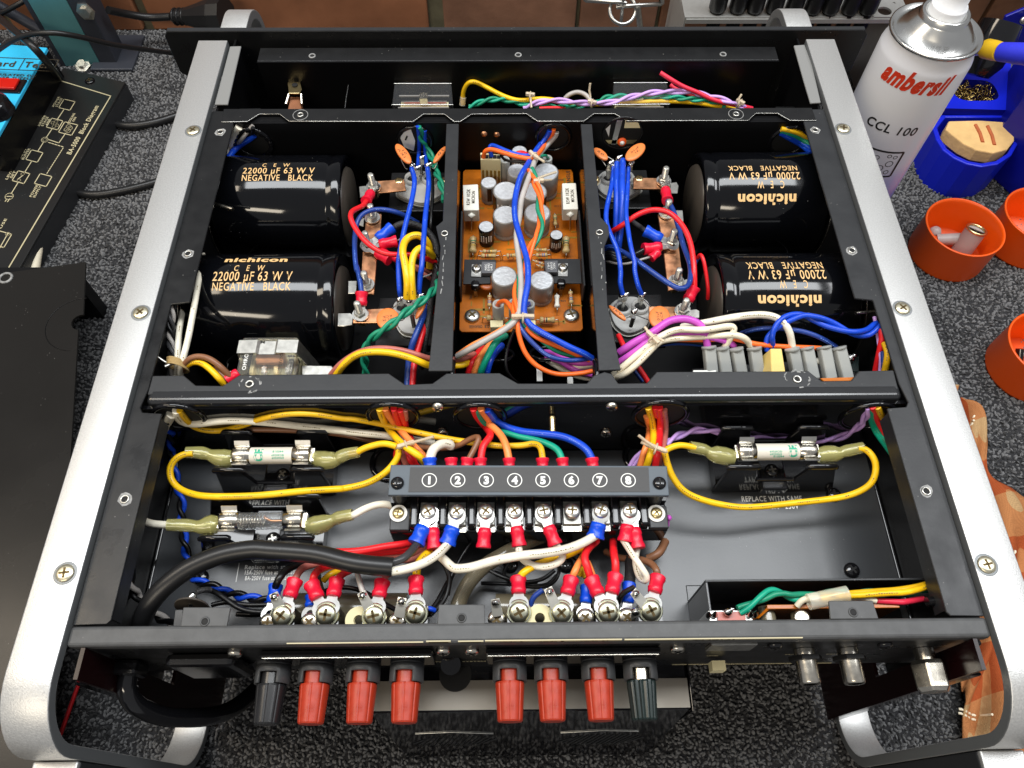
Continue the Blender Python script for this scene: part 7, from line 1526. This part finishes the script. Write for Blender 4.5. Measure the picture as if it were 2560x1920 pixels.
for i, x in enumerate(xs):
    MB().box(x - .0048, x + .0048, ys1, ys0 + .001, -.0289, -.0262, 'nickel_flat').build('contact_plate', TB, bevel=.0003); MB().box(x - .0048, x + .0048, ys1 - .0032, ys1 - .0001, -.0289, -.0285, 'nickel').build('contact_step', TB)
    sc_ = screw(Vector((x, (ys0 + ys1) / 2 + .0002, -.0240)), TB, 'steel', R=.0044, H=.0026, slot='slot')
    MB().lathe([(.0030, 0), (.0030, .0008), (.0026, .0010), (.0030, .0018), (.0026, .0020)], (x, yb - .004 + .0075, -.0225), (0, 0, 1), 'nickel', 18).build('rear_screw', TB)
for r, x in (('S', 665), ('T', 1660)): p = at(r, x, 1222, -26.1); MB().lathe([(.0048, 0), (.0048, .0007), (.0001, .0007)], p, (0, 0, 1), 'print_white', 24, False).build('washer', TB); screw(p + Vector((0, 0, .0007)), TB, 'brass', R=.0032, H=.0018)
def T2(r, tip, tail, col, zt=-23.5, zl=-27, R_=.0034): return crimp(at(r, *tip, zt), at(r, *tail, zl), 'crimp_' + col, AMP, R_, True, .0048)
T2('S', (975, 1240), (1002, 1555), 'red', -25); T2('S', (948, 1245), (830, 1505), 'blue', -23.6, -24, .0040); T2('S', (1216, 1245), (1122, 1510), 'blue', R_=.0040); T2('S', (1488, 1245), (1464, 1545), 'red')
T2('T', (325, 1230), (372, 1530), 'red'); T2('T', (600, 1230), (712, 1518), 'red'); T2('T', (1140, 1225), (1085, 1450), 'blue', R_=.0042); T2('T', (1425, 1240), (1490, 1550), 'red', -25.5); T2('T', (1410, 1230), (1368, 1485), 'red', R_=.0037)
for r, x0, x1, col, rr in (('S', 965, 958, 'blue', .0034), ('S', 1165, 1160, 'red', .0031), ('S', 1300, 1318, 'red', .0032), ('S', 1440, 1436, 'red', .0031), ('T', 280, 274, 'red', .0030), ('T', 592, 588, 'red', .0031), ('T', 790, 775, 'red', .0030), ('T', 1072, 1054, 'red', .0032)):
    crimp(at(r, x0, 830, -21), at(r, x1, 700, -19), 'crimp_' + col, AMP, rr, False)
# ---- cables and wires below the terminal block
W('V', [(585, 1120, -40), (610, 1000, -28), (660, 880, -22), (740, 760, -18), (880, 620, -15), (1100, 465, -13), (1400, 342, -12), (1700, 292, -12), ('X', 200, 275, -12), ('X', 600, 305, -12), ('X', 900, 378, -12), ('X', 1100, 408, -13), ('X', 1305, 425, -14)], 4.9, 'rubber', 'thick black mains cord arching across the left of the rear compartment', n=18, k=9)
W('X', [(1270, 385, -14), (1320, 378, -14), (1400, 345, -15), (1470, 285, -18), (1545, 190, -24)], 2.1, 'dkgrey', 'dark core of the mains cord going to terminal one'); W('X', [(1270, 462, -14), (1320, 460, -14), (1450, 435, -15), (1600, 380, -17), (1720, 300, -20), (1812, 205, -26)], 2.3, 'white', 'cream core of the mains cord going to terminal two')
W('X', [(1700, 300, -36), (1760, 350, -28), (1830, 415, -24), ('Y', 80, 440, -21), ('Y', 220, 425, -19), ('Y', 420, 365, -17), ('Y', 650, 322, -16), ('Y', 850, 302, -16), ('Y', 1050, 268, -18), ('Y', 1220, 205, -21), ('Y', 1345, 130, -26)], 2.4, 'white', 'long cream wire sweeping up to terminal seven')
W('Y', [(636, 215, -27), (645, 300, -26), (690, 370, -25), (790, 415, -25), (900, 420, -25), (1000, 380, -25), (1035, 320, -26), (1000, 255, -27), (960, 205, -28)], 2.0, 'white', 'cream wire linking terminals four and five')
W('Y', [(1580, 180, -27), (1630, 260, -24), (1690, 350, -22), (1745, 430, -22), (1790, 505, -24), (1775, 548, -27), (1730, 520, -29), (1700, 440, -30), (1690, 350, -30), (1708, 250, -30)], 1.8, 'white', 'cream wire hanging in a loop below terminal eight')
R3 = lambda r, pts, c, rad=1.9, lb=None: W(r, pts, rad, c, lb)
R3('X', [(245, 610, -30), (275, 540, -26), (340, 455, -28), (470, 395, -36), (620, 380, -44)], 'black', 2.0); R3('X', [(425, 550, -28), (455, 475, -28), (540, 410, -34), (800, 350, -40)], 'rose', 2.0)
R3('X', [(585, 590, -28), (600, 490, -26), (680, 430, -32), (800, 400, -40)], 'red', 2.1); R3('X', [(680, 545, -40), (740, 490, -38), (820, 455, -42)], 'amber', 1.8); R3('X', [(800, 545, -28), (850, 490, -28), (930, 450, -36)], 'red', 2.0)
R3('X', [(1035, 650, -24), (1010, 570, -24), (985, 480, -28)], 'grey', 1.4); R3('X', [(1210, 565, -28), (1235, 520, -28), (1270, 470, -34)], 'rose', 1.8); R3('X', [(1515, 540, -28), (1522, 450, -24), (1545, 375, -24), (1610, 305, -28), (1680, 270, -38)], 'yellow', 2.1, 'yellow wire rising beside the mains cord cores')
for i, (y0, y1, c_) in enumerate(((295, 215, 'red'), (310, 240, 'red'), (325, 262, 'red'), (340, 300, 'rose'), (318, 345, 'rose'))): R3('X', [(760, y0 - 5, -34 - i * 2), (1000, y0 - 14 + i * 3, -32 - i * 2.5), (1250, (y0 + y1) / 2 - 18 + i * 5, -33 - i * 3), (1450, y1 - 6 + i * 5, -38 - i * 2), (1600, y1 - 60, -48)], c_, 2.1, None)
R3('X', [(640, 500, -44), (650, 560, -40), (670, 640, -36)], 'dkgrey', 1.2)
R3('Y', [(635, 545, -28), (675, 480, -24), (780, 412, -26), (960, 350, -28), (1110, 300, -32), (1240, 235, -40)], 'yellow', 2.0); R3('Y', [(1110, 545, -28), (1150, 450, -26), (1205, 350, -30), (1300, 220, -40)], 'peach', 1.9); R3('Y', [(1295, 555, -28), (1260, 440, -24), (1232, 340, -24), (1260, 260, -28), (1340, 190, -40)], 'red', 2.1)
R3('Y', [(1508, 515, -28), (1512, 400, -26), (1495, 300, -28), (1488, 190, -40)], 'red', 2.1); R3('Y', [(1890, 530, -28), (1880, 450, -26), (1820, 385, -30), (1700, 350, -36), (1560, 345, -42), (1420, 285, -48)], 'brown', 1.9, 'brown wire bending round to the far right lug'); R3('Y', [(1320, 540, -32), (1290, 450, -30), (1260, 380, -32)], 'peach', 1.6)
R3('Y', [(1180, 500, -44), (1220, 440, -42), (1250, 520, -42)], 'yellow', 2.0); R3('Y', [(735, 800, -28), (770, 700, -24), (855, 632, -22)], 'navy', 1.4); R3('Y', [(1530, 750, -30), (1580, 660, -24), (1680, 605, -20)], 'black', 1.4); R3('Y', [(1640, 350, -40), (1645, 470, -36), (1632, 600, -32)], 'braid', 3.0)
R3('Y', [(1960, 190, -50), (1900, 300, -46), (1800, 350, -48)], 'brown', 2.4)
for p_ in ([(300, 400, -46), (380, 460, -44), (520, 525, -44), (680, 560, -46), (850, 535, -48), (960, 455, -48)], [(700, 600, -50), (850, 605, -46), (960, 555, -44), (1005, 440, -44), (960, 330, -48)], [(420, 470, -50), (620, 560, -50), (780, 590, -48), (900, 580, -48), (980, 500, -48)], [(200, 210, -46), (120, 330, -46), (60, 450, -46), (20, 560, -48), (0, 680, -50)], [(300, 570, -58), (500, 575, -56), (700, 590, -56), (800, 560, -58)], [(580, 340, -46), (500, 480, -50), (560, 560, -52)]): R3('Y', p_, 'black', 1.1)
for p_ in ([(1665, 240, -30), (1710, 330, -34), (1790, 440, -38), (1815, 560, -40), (1770, 720, -40), (1640, 860, -36)], [(1870, 420, -46), (1780, 600, -44), (1690, 760, -40), (1610, 850, -36)], [(690, 640, -44), (880, 605, -42), (1050, 650, -40), (1200, 740, -36), (1400, 845, -30)]): R3('X', p_, 'black', 1.3)
R3('X', [(1600, 800, -34), (1640, 800, -32), (1680, 815, -34)], 'blue', 1.4)
for i, p_ in enumerate(([(1290, 690, -34), (1400, 750, -32), (1550, 860, -32), (1700, 905, -32), (1880, 910, -32)], [(1300, 840, -36), (1450, 810, -36), (1650, 840, -36), (1880, 835, -36)], [(1180, 700, -36), (1250, 685, -34), (1350, 720, -34), (1450, 790, -34), (1600, 870, -36)], [(1550, 930, -40), (1700, 935, -38), (1880, 935, -38)])): R3('V', p_, 'black', 1.35)
MB().tube(spline([at('Y', *p) for p in [(60, 860, -50), (100, 740, -50), (160, 610, -48), (240, 500, -46), (350, 400, -44), (520, 300, -44), (700, 205, -46), (835, 150, -50)]], 8), .0042, 'smoke_tube', 16, False).build('smoky_tubing', AMP, 'smoky plastic tubing curving under the terminal block')
for r, x0, x1, y, rr in (('X', 390, 1435, 815, .0092), ('Y', 430, 1400, 800, .0080)):
    a_ = at(r, x0, y, -52); b_ = at(r, x1, y, -52); o = MB().cyl(a_, b_, rr, 'smoke_solid', n=28).build('sleeved_coil', AMP, 'fat tube in smoky plastic lying behind the binding posts')
    text('108', (a_ + b_) / 2 + Vector((.008, -.003, rr * .97)), (1, 0, 0), (0, 1, 0), .003, 'print_dark', o, w=.010)
def rear_lug(r, x, y, hidden=False):
    p = at(r, x, y, -24); n_ = Vector((0, -.25, 1)).normalized()
    MB().lathe([(.0062, 0), (.0064, .0006), (.0060, .0012), (.0001, .0012)], p - n_ * .0014, n_, 'iridite', 28, False).build('washer', AMP)
    screw(p, AMP, 'iridite', R=.0052, H=.0026, ax=n_, slot='slot', name='binding_screw')
    MB().box(p.x - .006, p.x + .006, -.0068, p.y + .004, -.040, -.0265, 'bakelite').build('terminal_base', AMP) if not hidden else None
for r, x, y in (('X', 305, 862), ('X', 705, 852), ('X', 1135, 865), ('X', 1510, 838), ('Y', 642, 832), ('Y', 1020, 835), ('Y', 1442, 830), ('Y', 1828, 815)): rear_lug(r, x, y)
for r, x, y in (('X', 190, 925), ('X', 562, 920), ('X', 1348, 915), ('Y', 440, 895), ('Y', 1238, 880), ('Y', 1608, 875)):
    p = at(r, x, y, -27); screw(p, AMP, 'nickel', R=.0046, H=.0028, ax=(0, -.2, 1), name='binding_screw')
for r, tip, tail in (('X', (335, 800), (425, 545)), ('X', (670, 800), (572, 575)), ('X', (740, 790), (805, 540)), ('X', (1155, 790), (1212, 555)), ('X', (1512, 770), (1515, 525)), ('Y', (640, 760), (633, 525)), ('Y', (1045, 770), (1112, 530)), ('Y', (1405, 780), (1292, 530)), ('Y', (1450, 770), (1512, 500)), ('Y', (1840, 750), (1892, 515))):
    crimp(at(r, *tip, -24), at(r, *tail, -27), 'crimp_red', AMP, .0036, True, .0050)
for r, tip, tail in (('X', (200, 850), (252, 590)), ('Y', (1235, 850), (1255, 600)), ('Y', (1610, 860), (1632, 575)), ('X', (565, 850), (580, 690))): crimp(at(r, *tip, -30), at(r, *tail, -32), 'crimp_blue', AMP, .0032, True, .0045)
for r, t0, t1 in (('X', (240, 690), (290, 800)), ('X', (1035, 680), (1095, 800)), ('Y', (915, 645), (975, 790)), ('Y', (1690, 665), (1775, 770)), ('X', (1385, 735), (1360, 880)), ('Y', (430, 745), (450, 870)), ('Y', (1690, 830), (1695, 880))):
    a_ = at(r, *t0, -18); b_ = at(r, *t1, -22); u = (b_ - a_).normalized(); s_ = u.cross(Vector((0, 0, 1))).normalized() * .0028
    o = MB().prism([a_ - s_ * .8 - u * .002, a_ + s_ * .8 - u * .002, b_ + s_, b_ - s_], (0, 0, -.0006), 'tin_white').build('solder_tag', AMP, bevel=.0002); MB().lathe([(.0001, .0016), (.0014, .0010), (.0021, 0), (.0001, -.0005)], a_ + Vector((0, 0, .0004)), (0, 0, 1), 'solder', 12).build('solder_blob', o)
for r, x, y in (('X', 1000, 905), ('Y', 828, 885)): p = at(r, x, y, -27); MB().lathe([(.0068, 0), (.0068, .001), (.0026, .001), (.0024, -.002)], p, (0, -.2, 1), 'ivory', 28, False, False, False).build('insulating_washer', AMP)
mat_done = 1
# ---- shielded box at the right
a_ = at('Z', 378, 255, -22); X0 = a_.x; Y1 = a_.y; X1 = .2085
SB = MB().box(X0, X1, Y1 - .0012, Y1, -.0652, -.0220, 'satin_black').build('shield_box', AMP, 'open topped black shield box behind the phono sockets', bevel=.0003)
MB().box(X0, X0 + .0012, -.0068, Y1 - .0013, -.0652, -.0220, 'grey_black').build('side_wall', SB, bevel=.0003)
MB().box(X0 + .0013, X1, -.0068, Y1 - .0013, -.0652, -.0640, 'deep_black').build('box_floor', SB)
p = at('Z', 205, 310, -65.3); q_ = at('Z', 345, 310, -65.3); q2 = at('Z', 230, 470, -65.3)
MB().box(p.x, q_.x, p.y - .0002, p.y + .0002, -.0654, -.0653, 'hole').build('scribed_line', AMP); MB().box(p.x - .0002, p.x + .0002, q2.y, p.y, -.0654, -.0653, 'hole').build('scribed_line', AMP)
a_ = at('Z', 955, 505, -20); b_ = at('Z', 2178, 505, -20); BO = MB().box(a_.x, b_.x, a_.y - .0010, a_.y + .0012, -.050, -.0205, 'pcb').build('jack_board', AMP, 'small amber board edge in the shield box', bevel=.0003)
MB().prism([at('Z', 960, 500, -20.5), at('Z', 850, 612, -24), at('Z', 875, 612, -24), at('Z', 985, 515, -20.5)], (0, 0, -.002), 'pcb').build('board_corner', BO)
for x in (980, 1270): p = at('Z', x, 600, -24); MB().cyl(p + Vector((0, .006, -.004)), p + Vector((0, -.004, -.004)), .004, 'smoke_solid', n=18).build('jack_body', BO)
p = at('Z', 1270, 605, -22); MB().lathe([(.0042, 0), (.0042, .001), (.003, .0012)], p, (0, 0, 1), 'nickel', 20).build('jack_ring', BO)
p = at('Z', 615, 590, -20); CN = MB().box(p.x - .011, p.x + .011, p.y - .004, p.y + .003, -.045, -.020, 'steel').build('slide_switch_body', AMP, bevel=.0005); MB().box(p.x - .007, p.x + .007, p.y - .0045, p.y + .002, -.0199, -.0190, 'w_rose').build('switch_insulator', CN)
for dx_ in (-.0115, -.0085, .009, .0115): MB().lathe([(.0001, -.003), (.0013, -.001), (.0015, .001), (.0001, .004)], (p.x + dx_, p.y, -.0185), (0, .3, 1), 'solder', 10).build('solder_peak', CN)
lug('Z', 590, 555, -17, CN, .0022)
twist('Z', [(690, 540, -19), (780, 495, -18), (900, 425, -17), (1000, 372, -17), (1090, 378, -18), (1180, 412, -19), (1300, 415, -20), (1450, 392, -20), (1650, 385, -21), (2000, 385, -22), ('c', 1300, 235, -24), ('c', 1400, 190, -26)], 1.45, ['mint', 'green'], AMP, 3, 'green strand in the shield box')
W('Z', [(1440, 430, -16), (1600, 408, -15), (1800, 400, -15), (2050, 378, -15), ('c', 1150, 258, -16), ('c', 1290, 225, -18), ('c', 1420, 175, -24)], 1.6, 'yellow', 'yellow wire leaving the shield box under the right flange'); W('Z', [(1700, 385, -17), (2000, 362, -17), ('c', 1100, 240, -18), ('c', 1300, 205, -20), ('c', 1420, 155, -26)], 1.7, 'amber')
W('Z', [(1225, 500, -20), (1270, 450, -18), (1340, 425, -17), (1420, 430, -17)], 1.6, 'cream'); W('Z', [(1690, 440, -19), (1780, 415, -18), (1870, 425, -18), (1950, 450, -19)], 1.6, 'cream'); W('Z', [(1880, 440, -20), (2000, 452, -20), (2150, 460, -20), ('c', 1150, 335, -20), ('c', 1300, 310, -24)], 1.6, 'pinkred', 'red wire leaving the shield box under the right flange')
MB().cyl(at('Z', 1330, 460, -15), at('Z', 1690, 385, -13), .0040, 'clear_yel', n=18).build('clear_sleeve', AMP)
p = at('c', 1410, 325, -12); MB().cyl(p + Vector((-.004, 0, -.002)), p + Vector((.006, .001, -.002)), .0024, 'bakelite').build('screw_end', AMP); MB().cyl(at('V', 330, 880, -16), at('V', 365, 895, -16), .0018, 'tin').build('screw_end', AMP)
o = MB().lathe([(.0001, 0), (.0085, 0), (.0085, .0009), (.0001, .0009)], at('V', 1110, 848, -19), (0, -.93, .25), 'end_brown', 24, False).build('earth_tag', AMP); MB().tube(spline([at('V', 1110, 830, -19), at('V', 1105, 770, -16), at('V', 1130, 725, -15)], 5), [.0022, .0026, .0030, .0030, .0026, .0024, .0022, .0020, .0018, .0016, .0014], 'solder', 8).build('solder_joint', o)
W('V', [(1150, 715, -15), (1220, 690, -17), (1290, 690, -20)], 1.5, 'braid')
MB().lathe([(.0001, -.0016), (.0014, -.0008), (.0018, 0), (.0014, .0008), (.0001, .0016)], at('T', 1782, 1262, -30), (1, 0, 0), 'w_magenta', 14).build('bead', AMP)
MB().tube([at('T', 1778, 1275, -34), at('T', 1775, 1340, -36)], .0006, 'w_magenta', 5).build('thread', AMP)
text('SMK', at('T', 1688, 1415, -30) + Vector((0, 0, .0)), (1, 0, 0), (0, .3, 1), .0016, 'w_dkgrey', TB, w=.0045) if 0 else None
# ------------------------------------------------------------------ keep parts where they were built under the amplifier's base
bpy.context.view_layer.update()
inv_amp = Matrix.Translation(AMP.location).inverted()
for ch in list(AMP.children): ch.matrix_parent_inverse = inv_amp
for m in bpy.data.materials: m.use_fake_user = False
